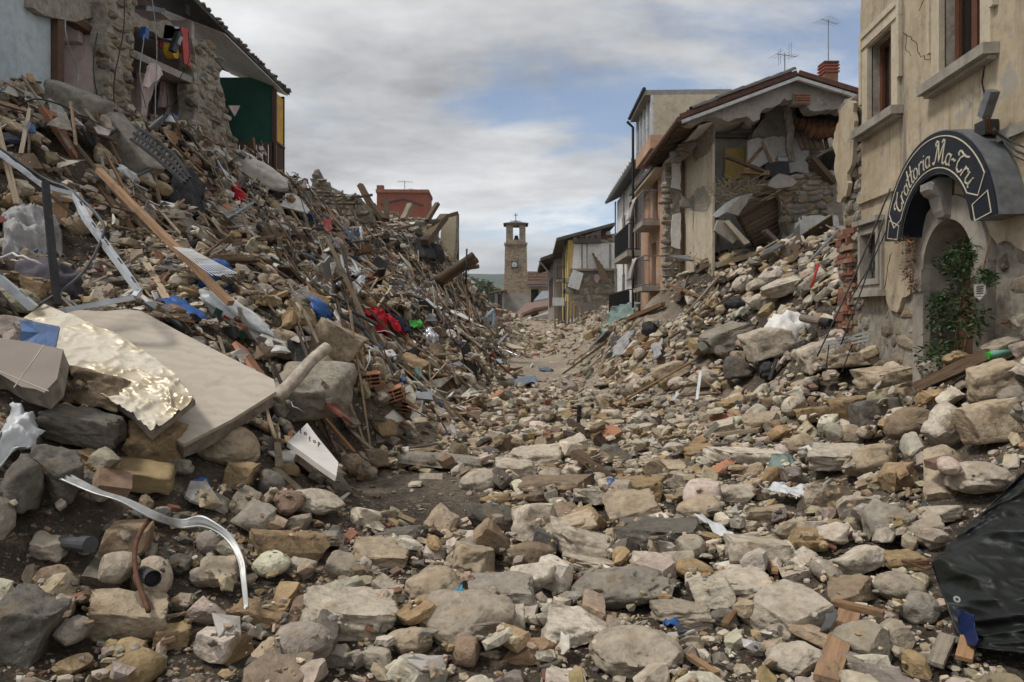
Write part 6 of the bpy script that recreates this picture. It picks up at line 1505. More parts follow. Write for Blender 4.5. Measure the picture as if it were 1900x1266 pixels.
    sheet('white_tile_corner', [(706, 780), (722, 768), (744, 788), (720, 792)], 4, 4, .002, 3, 'white_tile', 'small triangular white tile below the clay blocks', 'tile', .08, .02)
    # upper middle of the mound
    for k, (a, b, w, lab) in enumerate([((668, 343, 26.5), (703, 408, 26), .22, 'thick dark beam leaning left on the skyline beside the red brick building'), ((690, 380, 26), (712, 408, 25.5), .22, 'short stout beam beside the leaning skyline beam'), ((716, 370, 27), (718, 408, 26.5), .2, 'dark upright post before the red brick building'),
            ((762, 380, 27.5), (748, 408, 27), .22, 'grey slanted post right of the dark upright post'), ((812, 378, 29), (792, 410, 28.5), .2, 'thick post leaning right near the upright wall piece'), ((848, 396, 30), (820, 404, 29.5), .2, 'beam end on top of the upright wall piece'),
            ((725, 428, 27.5), (812, 408, 29), .14, 'thin pole lying across the low ruined wall'), ((788, 450, 27.5), (824, 402, 29.6), .34, 'broad dark board slanting against the upright wall piece'), ((655, 368, 25.6), (690, 362, 26.2), .12, 'thin dark branch on the skyline left of the brick building')]):
        lumber('skyline_beam', a, b, w, w*.8, 'wood_dark' if k not in (3, 6) else 'wood_grey', lab, 'beam')
    for k, (a, b, w, lab) in enumerate([((810, 522, 22), (878, 474, 22.6), .26, 'upper of two old round timbers jutting over the street'), ((818, 524, 22.2), (884, 482, 22.9), .24, 'lower of two old round timbers jutting over the street'), ((835, 505, 23), (888, 494, 22.5), .12, 'thin timber behind the jutting round timbers')]):
        rod('round_timber', [a, b], w*.5, 'wood_dark', lab, 'timber', 0, 9, 'jutting timbers')
    rod('thin_pole', [(864, 548, 22.3), (866, 462, 22.3)], .03, 'iron_black', 'thin dark pole standing upright by the jutting timbers', 'pole')
    rod('thin_rod', [(862, 520, 22.6), (872, 602, 20)], .025, 'rust_iron', 'slim rusty rod leaning below the jutting timbers', 'rod')
    sheet('dark_membrane', [(762, 452), (792, 452), (800, 490), (764, 486)], 14, 12, .12, 1.5, 'felt_black', 'dark membrane sheet folded before the upright wall piece', 'sheet', .25, .02, True, 2)
    lump('dark_membrane_heap', 802, 478, 34, 44, .3, 'felt_black', 'heap of dark membrane left of the upright wall piece', 'sheet', .1, 5)
    Wf = thing('white_window_frame', 'small white window frame lying on the upper left mound', 'frame', tuple(G(648, 445, .2)))
    q = [G(x, y, .25) for x, y in ((638, 434), (662, 432), (662, 456), (655, 458))]; m = MB()
    for i, j in ((0, 1), (1, 2)): m = MB(); m.bar(q[i], q[j], .08, .06); m.build('rail', MATS['white_paint'], Wf)
    sheet('red_chair_seat', [(584, 424), (598, 424), (602, 446), (588, 452)], 12, 12, .03, 2, 'red_paint', 'red moulded seat shell on the upper left mound', 'chair', .25, .03, False, 0, None, True, -.08)
    rod('white_hose', [(570, 455), (600, 450), (612, 462), (625, 478), (640, 492), (650, 505), (655, 520)], .03, 'white_paint', 'white hose curving down the left mound', 'hose', .22, 7)
    sheet('silver_sheet', [(612, 508), (656, 500), (662, 520), (625, 532)], 14, 10, .06, 3, 'aluminium', 'shiny silver sheet metal in the middle of the left mound', 'sheet', .2, .01)
    rod('grey_pipe_piece', [(624, 492), (626, 520), (612, 545)], .05, 'chrome_grey', 'bent grey metal pipe standing before the silver sheet', 'pipe', .22, 8)
    lump('blue_garment', 640, 492, 44, 24, .2, 'cloth_navy', 'dark blue garment above the silver sheet', 'clothes', .1, 3)
    sheet('pale_blue_bag', [(640, 540), (665, 520), (672, 535), (650, 560)], 12, 12, .07, 4, 'plastic_white', 'whitish plastic bag below the silver sheet', 'bag', .16)
    rod('yellow_cable', [(630, 548), (645, 552), (655, 562)], .025, 'yellow_panel', 'short yellow cable below the silver sheet', 'cable', .14, 6)
    rod('yellow_rope', [(626, 618), (650, 632), (668, 645), (680, 650)], .014, 'yellow_panel', 'yellow green rope left of the red jacket', 'rope', .14, 6)
    # pale blue balustrade piece by the street
    Bl = thing('blue_balustrade', 'pale blue curved balustrade piece at the foot of the left mound', 'balustrade', tuple(G(910, 606, .1)))
    g = G(905, 606).y
    m = MB(); m.tube([P(884, 596, g), P(900, 592, g), P(912, 580, g), P(917, 575, g)], .10, 8); m.build('handrail', MATS['pale_blue'], Bl)
    for x in (897, 905, 916): m = MB(); m.tube([P(x, 592-(x-897)*.6, g), P(x, 612, g)], .09, 8); m.build('baluster', MATS['pale_blue'], Bl)
    rod('slanted_pipe', [(898, 672), (938, 626)], .05, 'chrome_grey', 'grey pipe leaning at the street edge below the balustrade', 'pipe', .15, 7)
    sheet('blue_cloth_scrap', [(908, 672), (925, 670), (935, 680), (915, 680)], 8, 8, .05, 3, 'pale_blue', 'pale blue scrap lying at the left edge of the lane', 'scrap', .08)
    sheet('denim_cloth', [(950, 714), (992, 704), (998, 716), (960, 726)], 14, 10, .07, 2.5, 'denim', 'blue grey cloth lying on the street before the cleared lane', 'cloth', .08, .01)
    lumber('street_stake', (1074, 784, 9.6), (1075, 752, 9.6), .06, .06, 'iron_black', 'short dark stake standing upright in the street', 'stake')
m_plain('shutter_dark_green', (.02, .09, .05), None, 6, .6); m_plain('pale_blue', (.38, .47, .54), (.28, .36, .42), 4, .7, .2, 30, .3); m_plain('denim', (.17, .20, .26), (.11, .13, .17), 6, .85, .4, 30, .35)
m_wood('wood_orange', (.36, .225, .135), (.17, .10, .06))
left_things()
def right_things():
    # black tarpaulin in the corner
    V = thing('black_tarpaulin', 'black tarpaulin with blue lining heaped in the lower right corner', 'tarpaulin', tuple(P(1850, 1180, 3.5)))
    L = [(1905, 868, 4.5), (1820, 955, 4.35), (1765, 1010, 4.2), (1728, 1048, 4.05), (1742, 1085, 3.9), (1760, 1135, 3.7), (1775, 1180, 3.55), (1800, 1200, 3.4)]
    Rr = [(2150, 690, 5.3), (2140, 760, 5.0), (2130, 830, 4.7), (2120, 905, 4.4), (2110, 985, 4.1), (2100, 1070, 3.8), (2080, 1150, 3.5), (2050, 1240, 3.2)]
    nx, ny = 170, 96; v = []
    def al(L, t): t *= len(L)-1; i = min(int(t), len(L)-2); k = t-i; return P(*[L[i][q]*(1-k)+L[i+1][q]*k for q in range(3)])
    for i in range(nx):
        for j in range(ny):
            t, w = i/(nx-1), j/(ny-1); a, b = al(L, t), al(Rr, t); p = a.lerp(b, w)
            fold = .06*(1-2*abs(math.sin((t*1.7-w*.35)*6+1.4*math.sin(w*3+t*4))))*min(1, w*9+.12)+.02*(1-2*abs(math.sin((t*1.7-w*.2)*23+2.5*math.sin(w*3+t*5))))*min(1, w*9)+.06*(1-2*abs(float(fbm(np.array([[p.x*1.6+p.y*1.1, p.y*1.2-p.x, p.z*3]]), 3)[0])))+.045*(1-2*abs(float(fbm(np.array([[p.x*4+p.z*2, p.y*2.5, p.z*4]]), 3)[0])))
            p = p+Vector((-.5, -.75, .45)).normalized()*(fold+.38*math.sin(min(1, w*1.7)*math.pi*.5)*(1-.4*t))
            v.append(p)
    m = MB(); m.add(v, [(i*ny+j, (i+1)*ny+j, (i+1)*ny+j+1, i*ny+j+1) for i in range(nx-1) for j in range(ny-1)]); o = m.build('outer_sheet', MATS['tarp_black'], V, smooth=True); md = o.modifiers.new('t', 'SOLIDIFY'); md.thickness = .006
    c = [P(1770, 1130, 3.62), P(1806, 1142, 3.46), P(1812, 1200, 3.36), P(1786, 1196, 3.44)]; v = []
    for i in range(24):
        for j in range(24):
            u, w = i/23, j/23; p = c[0]*(1-u)*(1-w)+c[1]*u*(1-w)+c[2]*u*w+c[3]*(1-u)*w; v.append(p+Vector((-.3, -.6, .3))*(.10*(1-2*abs(float(fbm(np.array([[p.x*4, p.y*4, p.z*2]]), 3)[0])))))
    m = MB(); m.add(v, [(i*24+j, (i+1)*24+j, (i+1)*24+j+1, i*24+j+1) for i in range(23) for j in range(23)]); o = m.build('blue_lining', MATS['tarp_blue'], V, smooth=True); md = o.modifiers.new('t', 'SOLIDIFY'); md.thickness = .005
    g = P(1775, 1112, 3.5); m = MB(); m.tube([g, g+Vector((-.002, -.006, .002))], .016, 14); gr = m.build('eyelet', MATS['aluminium'], V); m = MB(); m.tube([g+Vector((-.002, -.006, .002)), g+Vector((-.003, -.008, .003))], .007, 10); m.build('hole', MATS['iron_black'], gr)
    BLOCKS.append([(2.45, 4.15), (2.35, 3.4), (2.4, 2.4), (3.6, 2.4), (4.9, 5.2), (3.5, 4.75)])
    rod('tie_wire', [(1622, 1035), (1660, 1062), (1690, 1072), (1728, 1085), (1738, 1070), (1705, 1072)], .006, 'rust_iron', 'rusty tie wire looping from the corner of the black tarpaulin', 'wire', .1, 5)
    lumber('paint_worn_board', (1532, 1290), (1578, 1158), .11, .03, 'wood_orange', 'reddish worn board pointing up from the lower right edge', 'board', .07)
    lumber('board_crosspiece', (1552, 1150), (1642, 1172), .05, .03, 'wood_brown', 'splintered strip lying across the top of the reddish board', 'board', .1)
    lumber('short_stake_end', (1735, 1255), (1760, 1200), .07, .022, 'wood_grey', 'grey splintered plank end below the tarpaulin', 'plank', .06)
    lumber('second_stake_end', (1790, 1245), (1800, 1205), .07, .022, 'wood_brown', 'short brown plank end right of the grey plank end under the tarpaulin', 'plank', .06)
    for k, (x0, y0, x1, y1) in enumerate([(1300, 1155, 1370, 1120), (1345, 1180, 1372, 1140), (1425, 1010, 1440, 1080), (1320, 1130, 1350, 1142), (1280, 1240, 1330, 1275), (740, 1025, 655, 1015)]):
        lumber('wood_strip', (x0, y0), (x1, y1), .04, .02, 'wood_brown', ['long thin strip', 'steep short strip', 'upright split strip', 'small flat strip', 'pale strip at the lower edge', 'worn plank piece'][k]+[' lying over the mud right of centre', ' beside the long thin strip', ' between grey stones right of centre', ' under the long thin strip', ' right of the round boulder', ' across a flat stone left of centre'][k], 'strip', .06)
    sheet('white_bag', [(1412, 925), (1470, 925), (1508, 920), (1495, 955)], 20, 16, .05, 5, 'plastic_white', 'thin white plastic bag caught among stones on the right', 'bag', .1, .003, True, 1.3, None, True, 0, .08)
    sheet('plastic_strip', [(1288, 978), (1305, 975), (1372, 1012), (1340, 1014)], 14, 8, .03, 6, 'plastic_white', 'strip of torn white plastic pointing right between stones', 'scrap', .08, .004)
    # red clay hollow tile
    B = thing('broken_clay_tile', 'broken red hollow clay tile with iron wires on the street', 'tile', tuple(G(1335, 890, .05)))
    p = G(1338, 888, .08)
    for k in range(4): m = MB(); m.obox(p+Vector((.05*k-.06, .02*k, .018*k)), Vector((.05, .03, .03)), Vector((-.03, .07, 0)), Vector((0, 0, .008))); m.build('wall', MATS['clay_block'], B)
    for k in range(3): m = MB(); m.tube([p+Vector((-.2+.05*k, -.05, -.02)), p+Vector((0, -.1+.02*k, .0)), p+Vector((.22, -.04*k, .02))], .007, 5); m.build('wire', MATS['rust_iron'], B)
    for k, (x, y, c) in enumerate([(1140, 915, 'blue_plastic'), (1190, 942, 'turquoise'), (848, 1130, 'turquoise'), (1245, 1190, 'blue_plastic')]):
        sheet('blue_wrapper', [(x-14, y-6), (x+10, y-8), (x+16, y+8), (x-8, y+9)], 8, 8, .03, 14, c, ['small dark blue wrapper between stones near the centre', 'small turquoise wrapper on a pale stone right of centre', 'crumpled turquoise wrapper beside the striped grey stone in front', 'tiny blue wrapper in the gravel at the lower edge'][k], 'wrapper', .09)
    # rods and scraps before the big grey stones
    for k, pts in enumerate([[(1240, 735), (1275, 705), (1310, 694), (1352, 692)], [(1262, 742), (1290, 715), (1330, 702), (1356, 702)], [(1250, 748), (1300, 745), (1345, 742)]]):
        rod('rusty_rod', pts, .016, 'rust_iron', ['upper', 'middle', 'lower'][k]+' bent rusty rod before the big grey stones', 'rod', .12, 6, 'bent rods at the right mound foot')
    lumber('white_strip', (1293, 742, 10.6), (1300, 690, 10.9), .045, .02, 'white_paint', 'upright white strip among the rusty rods', 'strip')
    lump('black_felt_scrap', 1436, 700, 24, 30, .1, 'felt_black', 'scrap of black felt on the big grey stone', 'scrap', .12, 4, amp=.35); lumber('black_splinter', (1428, 705, 10.3), (1441, 666, 10.4), .05, .02, 'felt_black', 'black splinter standing on the felt scrap', 'splinter')
    lump('white_plaster_lump', 1472, 632, 72, 92, .35, 'plaster_white', 'big jagged white plaster lump at the foot of the right mound', 'plaster', .05, 6, amp=.22, folds=4)
    # sheets on the right mound
    sheet('green_tarpaulin', [(1108, 618, 25.5), (1140, 574, 25), (1190, 560, 24.5), (1122, 622, 24)], 26, 20, .16, 1.2, 'tarp_green', 'faded green tarpaulin spread at the street side of the right mound', 'tarpaulin', .3, .02, True, 5)
    sheet('purple_blanket', [(1196, 575), (1222, 542), (1258, 552), (1246, 584)], 28, 24, .16, 1.6, 'cloth_purple', 'dark purple patterned blanket lying on the right mound', 'blanket', .28, .03, True, 8, None, True, .06, .08)
    lump('black_jacket', 1212, 618, 28, 30, .2, 'felt_black', 'black jacket lying below the purple blanket', 'clothes', .1, 5, yaw=.5)
    sheet('striped_fabric', [(1142, 678), (1165, 640), (1192, 622), (1180, 650)], 24, 16, .10, 2.5, 'cloth_pale', 'pale lilac striped fabric hanging down at the street edge', 'cloth', .2, .012, True, 3, None, True, 0, .08)
    sheet('white_sheet_piece', [(1218, 655), (1240, 640), (1236, 672), (1222, 680)], 12, 12, .08, 2.5, 'cloth_pale', 'white cloth lying right of the striped fabric', 'cloth', .16, .012, True, 6)
    lump('dark_umbrella_cloth', 1372, 572, 40, 26, .2, 'felt_black', 'dark crumpled cloth in the middle of the right mound', 'cloth', .08, 9)
    lumber('long_pale_beam', (1335, 505), (1425, 480), .14, .12, 'wood_pale', 'long pale round beam high on the right mound', 'beam', .2)
    lumber('dark_beam', (1290, 640), (1362, 615), .14, .12, 'wood_dark', 'dark beam lying across the middle right mound', 'beam', .15)
    lumber('brown_beam_low', (1175, 660), (1232, 642), .18, .16, 'wood_brown', 'thick brown beam stub behind the striped fabric', 'beam', .12)
    lumber('thin_beam_long', (1172, 598), (1238, 572), .12, .10, 'wood_brown', 'brown pole lying under the purple blanket', 'beam', .15)
    Dp = thing('drain_pipe', 'brown plaster stained drain pipe with black open end by the inn wall', 'pipe', tuple(P(1520, 600, 10.4)))
    m = MB(); m.tube([P(1488, 590, 10.6), P(1540, 600, 10.0)], .06, 12); m.build('tube', MATS['brown_tile'], Dp); m = MB(); m.tube([P(1524, 597, 10.12), P(1541, 600, 9.97)], .067, 14); m.build('collar', MATS['iron_black'], Dp)
    rod('red_rod', [(1505, 535, 12), (1518, 490, 12.2)], .025, 'red_paint', 'red painted iron rod standing near the wall stub', 'rod')
    for k, (a, b, r) in enumerate([((1652, 350, 8.3), (1516, 662, 9.0), .018), ((1640, 405, 8.35), (1560, 640, 8.9), .016), ((1648, 420, 8.3), (1575, 560, 8.8), .014)]):
        rod('leaning_conduit', [a, ((a[0]+b[0])/2+4, (a[1]+b[1])/2, (a[2]+b[2])/2), b], r*.6, 'pvc_grey', ['longest grey conduit', 'middle grey conduit', 'shortest grey conduit'][k]+' leaning from the sign past the lattice window', 'conduit', 0, 6, 'conduits leaning on the inn')
    Rd = thing('metal_awning_frame', 'bent silver awning frame with dangling springs by the inn wall', 'frame', tuple(P(1580, 640, 8.9)))
    for k in range(3): m = MB(); m.bar(P(1530, 636+6*k, 9.1), P(1614, 616+7*k, 8.7), .03, .025); m.build('rail', MATS['aluminium'], Rd)
    for k in range(7):
        m = MB(); x = 1550+9*k; y = 638-2.2*k; m.tube([P(x+(1.6 if q % 2 else -1.6), y+4*q, 8.85) for q in range(7)], .006, 4); m.build('spring', MATS['zinc'], Rd)
    for k in range(2): m = MB(); m.tube([P(1538+44*k, 640-2*k, 8.9), P(1532+30*k, 690, 8.9)], .008, 5); m.build('strut', MATS['iron_black'], Rd)
    lumber('dark_timber', (1728, 742), (1862, 682), .12, .10, 'wood_dark', 'dark red brown timber lying on the stones before the arched doorway', 'timber', .16)
    p = G(1770, 686, .14); rough_block('ochre_masonry_lump', p, Vector((.16, .05, .02)), Vector((-.04, .12, .02)), Vector((-.05, -.02, .09)), 'yellow_stone', 3.0, .07); tag(bpy.data.objects['ochre_masonry_lump'], 'ochre lump of brickwork before the arched doorway', 'masonry')
    Bt = thing('green_bottle', 'pale green plastic bottle lying on the stones at right', 'bottle', tuple(P(1850, 655, 6.0)))
    m = MB(); m.tube([P(1835, 660, 6.0), P(1880, 649, 6.05)], .032, 12); m.build('body', MATS['bottle_green'], Bt); m = MB(); m.tube([P(1880, 649, 6.05), P(1890, 646.5, 6.06), P(1896, 645, 6.07)], .026, 10, .012); m.build('neck', MATS['bottle_green'], Bt)
    m = MB(); m.tube([P(1832, 660.5, 6.0), P(1836, 659.7, 6.0)], .033, 12); m.build('base', MATS['plastic_green'], Bt)
    Sg = thing('white_notice', 'small white shield shaped notice among the plant leaves', 'sign', tuple(TP.p(.0, 1.9, .25)))
    L = TP.loop([(1806, 528), (1826, 526), (1828, 545), (1818, 557), (1808, 550)], .25); m = MB(); TP.plate(m, [L], .012, .25); m.build('plate', MATS['white_tile'], Sg)
    for k in range(4):
        a = TP.uv(1810, 533+4*k, .26); b = TP.uv(1823, 532+4*k, .26); m = MB(); m.bar(TP.p(*a, .252), TP.p(*b, .252), .008, .003, up=TP.N); m.build('text_line', MATS['ink'], Sg)
    # climbing plant in the doorway
    def leaves(cent, n, size, seed):
        r = random.Random(seed); m = MB()
        for k in range(n):
            cx, cy, rx, ry = r.choice(cent); a = r.uniform(0, 6.28); q = r.random()**.6
            px, py = cx+rx*q*math.cos(a), cy+ry*q*math.sin(a); off = r.uniform(.05, .42)
            u, z = TP.uv(px, py, off); c = TP.p(u, z, off)
            d = Vector((r.uniform(-1, 1), r.uniform(-1, 1), r.uniform(-.7, .5))).normalized(); s = d.cross(Vector((r.uniform(-.5, .5), r.uniform(-.5, .5), 1))).normalized()
            l = size*r.uniform(.3, 1.35); w = l*.45; nn = d.cross(s)
            m.add([c, c+d*l*.5+s*w*.5-nn*w*.15, c+d*l, c+d*l*.5-s*w*.5-nn*w*.15], [(0, 1, 2), (0, 2, 3)])
        return m
    def plant(name, lab, cent, stems, n, size, mats, seed, loc):
        Pl = thing(name, lab, 'plant', tuple(loc))
        k = len(mats)
        for i, mt in enumerate(mats): leaves(cent, n//k, size, seed+i).build('foliage', MATS[mt], Pl, fix=False)['kind'] = 'stuff'
        for s in stems:
            pts = [TP.p(*TP.uv(a, b, .18), .18) for a, b in s]; m = MB(); m.tube(pts, .012, 5, .006); m.build('stem', MATS['wood_brown'], Pl)
    plant('climbing_shrub', 'dark green leafy shrub climbing in front of the arched doorway', [(1785, 470, 34, 26), (1765, 490, 34, 22), (1755, 585, 38, 26), (1800, 590, 40, 30), (1770, 610, 56, 30), (1835, 515, 16, 14), (1745, 560, 24, 20), (1790, 530, 30, 40), (1725, 668, 30, 26), (1755, 650, 34, 24)],
          [[(1770, 690), (1775, 620), (1785, 540), (1790, 470)], [(1780, 690), (1800, 600), (1820, 520), (1838, 440)], [(1760, 690), (1745, 620), (1735, 560)], [(1790, 560), (1830, 520), (1842, 500)]], 2300, .062, ['leaf_dark', 'leaf_dark', 'leaf_mid'], 3, TP.p(.4, .9, .25))
    plant('withered_vine', 'withered reddish vine hanging left of the arched doorway', [(1680, 446, 22, 8), (1690, 470, 14, 20), (1685, 500, 12, 22), (1695, 530, 10, 12)], [[(1668, 440), (1690, 450), (1695, 500), (1690, 545)]], 420, .05, ['leaf_dry'], 9, TP.p(1.5, 1.9, .2))
    BLOCKS.append([(4.1, 6.3), (4.9, 6.3), (5.0, 8.2), (4.3, 8.2)])
m_plain('turquoise', (.06, .30, .42), (.04, .2, .32), 8, .4); m_plain('bottle_green', (.22, .48, .36), (.16, .38, .28), 6, .2)
right_things()
# ------------------------------------------------------------------ rubble
def ico(level):
    bm = bmesh.new(); bmesh.ops.create_icosphere(bm, subdivisions=level, radius=1.0)
    v = np.array([p.co[:] for p in bm.verts]); f = np.array([[q.index for q in p.verts] for p in bm.faces]); bm.free()
    return v, f
ICO = {k: ico(k) for k in (1, 2, 3, 4, 5)}
def unit(n):
    a = rng.normal(size=(n, 3)); return a/np.linalg.norm(a, axis=1, keepdims=True)
def rock(level, kind='block'):
    """a broken stone: a ball trimmed by flat breaks, roughened"""
    v, f = ICO[level]; v = v.copy()
    if kind == 'boulder': v = v*np.array([1, rng.uniform(.75, .95), rng.uniform(.6, .85)])
    if kind in ('block', 'slab', 'long', 'shard'): v = v*.35+.65*v/np.abs(v).max(1, keepdims=True)
    if kind in ('block', 'slab', 'long'):
        ax = np.eye(3) + rng.normal(size=(3, 3))*0.10
        for a in ax:
            a = a/np.linalg.norm(a)
            for s in (1, -1):
                d = rng.uniform(.62, .85); t = np.maximum(v@(a*s)-d, 0); v -= np.outer(t, a*s)*rng.uniform(.93, 1.0)
    nc = {'block': 6, 'slab': 5, 'long': 5, 'boulder': 7, 'shard': 12}[kind]
    lo, hi = {'block': (.68, 1.02), 'slab': (.68, 1.0), 'long': (.68, 1.0), 'boulder': (.60, .82), 'shard': (.42, .85)}[kind]
    for n in unit(nc):
        d = rng.uniform(lo, hi); t = np.maximum(v@n-d, 0); v -= np.outer(t, n)*rng.uniform(.92, 1.0)
    v = v/np.abs(v).max(axis=0)
    amp = {1: .05, 2: .06, 3: .07, 4: .075, 5: .075}[level]*(0.7 if kind == 'boulder' else 1)
    o = rng.uniform(0, 50, 3)
    r = fbm(v*1.3+o, 2)[:, None]*amp*1.1
    if level >= 3: r = r + fbm(v*4.5+o, 3)[:, None]*amp*0.45
    if level >= 4: r = r - np.maximum(fbm(v*2.6+o+9, 3)[:, None]-0.2, 0)*0.2 + fbm(v*9+o, 3)[:, None]*.018
    if level >= 5: r = r + fbm(v*14+o, 3)[:, None]*0.012
    return v*(1+r), f
def rotm(normal, yaw, tilt=0.25):
    n = np.array(normal, dtype=float) + rng.normal(size=3)*tilt; n /= np.linalg.norm(n)
    a = np.array([math.cos(yaw), math.sin(yaw), 0.0]); a -= n*a.dot(n)
    if np.linalg.norm(a) < 1e-3: a = np.array([0, 0, 1.0])
    a /= np.linalg.norm(a); b = np.cross(n, a)
    return np.stack([a, b, n], 1)

class Pile:
    def __init__(s):
        c = 0.0042
        s.u = np.arange(-1.05, 1.05, c); s.v = np.arange(math.log(4.4), math.log(132), c); s.c = c
        S = np.exp(s.v)[:, None]; s.Y = np.repeat(S-2.0, len(s.u), 1); s.X = s.u[None, :]*S
        j = np.clip(np.searchsorted(YS, s.Y[:, 0])-1, 0, len(YS)-2)
        fy = ((s.Y[:, 0]-YS[j])/(YS[j+1]-YS[j]))[:, None]
        uu = np.clip(s.X/(s.Y+5.0), -1.2499, 1.2499); t = (uu+1.25)/2.5*(len(US)-1); i = np.clip(t.astype(int), 0, len(US)-2); fx = t-i
        J = np.repeat(j[:, None], len(s.u), 1)
        s.T = (GZ[J, i]*(1-fx)+GZ[J, i+1]*fx)*(1-fy)+(GZ[J+1, i]*(1-fx)+GZ[J+1, i+1]*fx)*fy
        s.H = s.T.copy(); s.B = np.zeros(s.H.shape, bool)
    def patch(s, x, y, r):
        S = y+2.0
        if S-r < 4.5 or S+r > 130: return None
        v0, v1 = math.log(S-r), math.log(S+r)
        us = [(x-r)/(S-r), (x-r)/(S+r), (x+r)/(S-r), (x+r)/(S+r)]
        j0 = int((v0-s.v[0])/s.c); j1 = int((v1-s.v[0])/s.c)+2; i0 = int((min(us)-s.u[0])/s.c); i1 = int((max(us)-s.u[0])/s.c)+2
        if i0 < 0 or j0 < 0 or i1 > len(s.u) or j1 > len(s.v): return None
        return slice(j0, j1), slice(i0, i1)
    def cell(s, x, y):
        S = y+2.0
        j = int((math.log(S)-s.v[0])/s.c+.5); i = int((x/S-s.u[0])/s.c+.5)
        if j < 0 or i < 0 or j >= len(s.v) or i >= len(s.u): return None
        return j, i
    def put(s, x, y, hx, hy, hz, yaw, sink=0.35, commit=True, lim=9.0, hero=False):
        p = s.patch(x, y, max(hx, hy))
        if p is None: return None
        dx = s.X[p]-x; dy = s.Y[p]-y; c, q = math.cos(yaw), math.sin(yaw)
        rho = ((dx*c+dy*q)/hx)**2 + ((-dx*q+dy*c)/hy)**2
        m = rho < 1
        H = s.H[p]
        if not m.any(): m = rho <= rho.min()
        if not hero and s.B[p][m].mean() > 0.2: return None
        h = H[m]; k = max(1, int(len(h)*0.4)); base = float(np.partition(h, len(h)-k)[len(h)-k:].mean())
        if base - float(s.T[p][m].mean()) > lim: return None
        zc = base + hz*(1-2*sink)
        if commit:
            top = zc + hz*0.85*np.sqrt(np.clip(1-rho, 0, 1))
            H[m] = np.maximum(h, top[m])
            if hero: s.B[p] |= rho < .72
        return zc
    def block(s, poly):                     # xy outline of something laid on the rubble
        a = np.array(poly); x0, y0 = a.min(0); x1, y1 = a.max(0)
        m = (s.X > x0) & (s.X < x1) & (s.Y > y0) & (s.Y < y1)
        ins = np.zeros_like(m)
        jj, ii = np.nonzero(m); px = s.X[jj, ii]; py = s.Y[jj, ii]; k = np.zeros(len(px), bool)
        for q in range(len(a)):
            x2, y2 = a[q]; x3, y3 = a[(q+1) % len(a)]
            c = ((y2 > py) != (y3 > py)) & (px < (x3-x2)*(py-y2)/(y3-y2+1e-12)+x2)
            k ^= c
        s.B[jj[k], ii[k]] = True
PILE = Pile()
for pl in BLOCKS: PILE.block(pl)

PAL = np.array([(.44, .40, .34), (.385, .325, .245), (.32, .24, .145), (.275, .258, .226), (.14, .133, .12), (.235, .185, .135), (.54, .50, .435), (.325, .29, .24)])
PAL = PAL*np.array([1.02, .985, .94])
PNAME = ['pale grey', 'beige', 'ochre', 'grey', 'dark grey', 'brown', 'whitish', 'drab grey']
def pick_tint(x, y):
    left = x < -1.2 - 0.02*y*0 and y < 34
    near = y < 7
    if left and near: w = [.10, .17, .15, .13, .18, .21, .03, .10]
    elif left: w = [.17, .24, .14, .08, .06, .17, .08, .11]
    else: w = [.25, .23, .14, .11, .06, .06, .12, .09]
    k = int(rng.choice(8, p=np.array(w)/sum(w)))
    return k, np.clip(PAL[k]*rng.uniform(.82, 1.18)*(1+rng.normal(size=3)*.03), .02, .8)

class Heap:
    """many small pieces gathered in one mesh"""
    def __init__(s): s.v = []; s.f = []; s.t = []; s.sm = []; s.n = 0
    def add(s, v, f, tint, smooth=False):
        s.v.append(v); s.f.append(f+s.n); s.t.append(np.repeat(np.asarray(tint)[None], len(v), 0)); s.sm.append(np.full(len(f), smooth)); s.n += len(v)
    def build(s, name, mat, label):
        if not s.v: return None
        me = np_mesh(name, np.concatenate(s.v), np.concatenate(s.f), np.concatenate(s.sm), np.concatenate(s.t))
        return tag(link_mesh(name, me, MATS[mat]), label, None, None, 'stuff')

PROTO = {1: [rock(1, k) for k in ('block', 'slab', 'shard', 'block', 'shard', 'long')*5],
         2: [rock(2, k) for k in ('block', 'slab', 'shard', 'block', 'boulder', 'long')*5],
         3: [rock(3, k) for k in ('block', 'slab', 'shard', 'block', 'boulder', 'long', 'shard')*6]}
KINDS3 = ('blocky', 'flat', 'jagged', 'blocky', 'rounded', 'long', 'jagged')*6
ICO0 = None
def tiny(n):
    out = []
    v0, f0 = ICO[1]
    bm = bmesh.new(); bmesh.ops.create_icosphere(bm, subdivisions=1, radius=1.0); bm.free()
    for k in range(n):
        pts = unit(9)*rng.uniform(.7, 1.1, (9, 1)); b = bmesh.new()
        for p in pts: b.verts.new(p)
        r = bmesh.ops.convex_hull(b, input=b.verts)
        bmesh.ops.triangulate(b, faces=b.faces); b.verts.ensure_lookup_table(); b.verts.index_update()
        out.append((np.array([p.co[:] for p in b.verts]), np.array([[q.index for q in p.verts] for p in b.faces]))); b.free()
    return out
PROTO[0] = tiny(24)

STONES = []       # things: dict
def in_frame(p, m=30):
    a, b = proj(p); return -m < a < 1900+m and -m < b < 1266+m
def visible(p, size):
    a, b = proj(p)
    if not (-20 < a < 1920 and 0 < b < 1286): return False
    h = hit(a, b)
    return h is None or h.y > p[1]*0.93-0.25

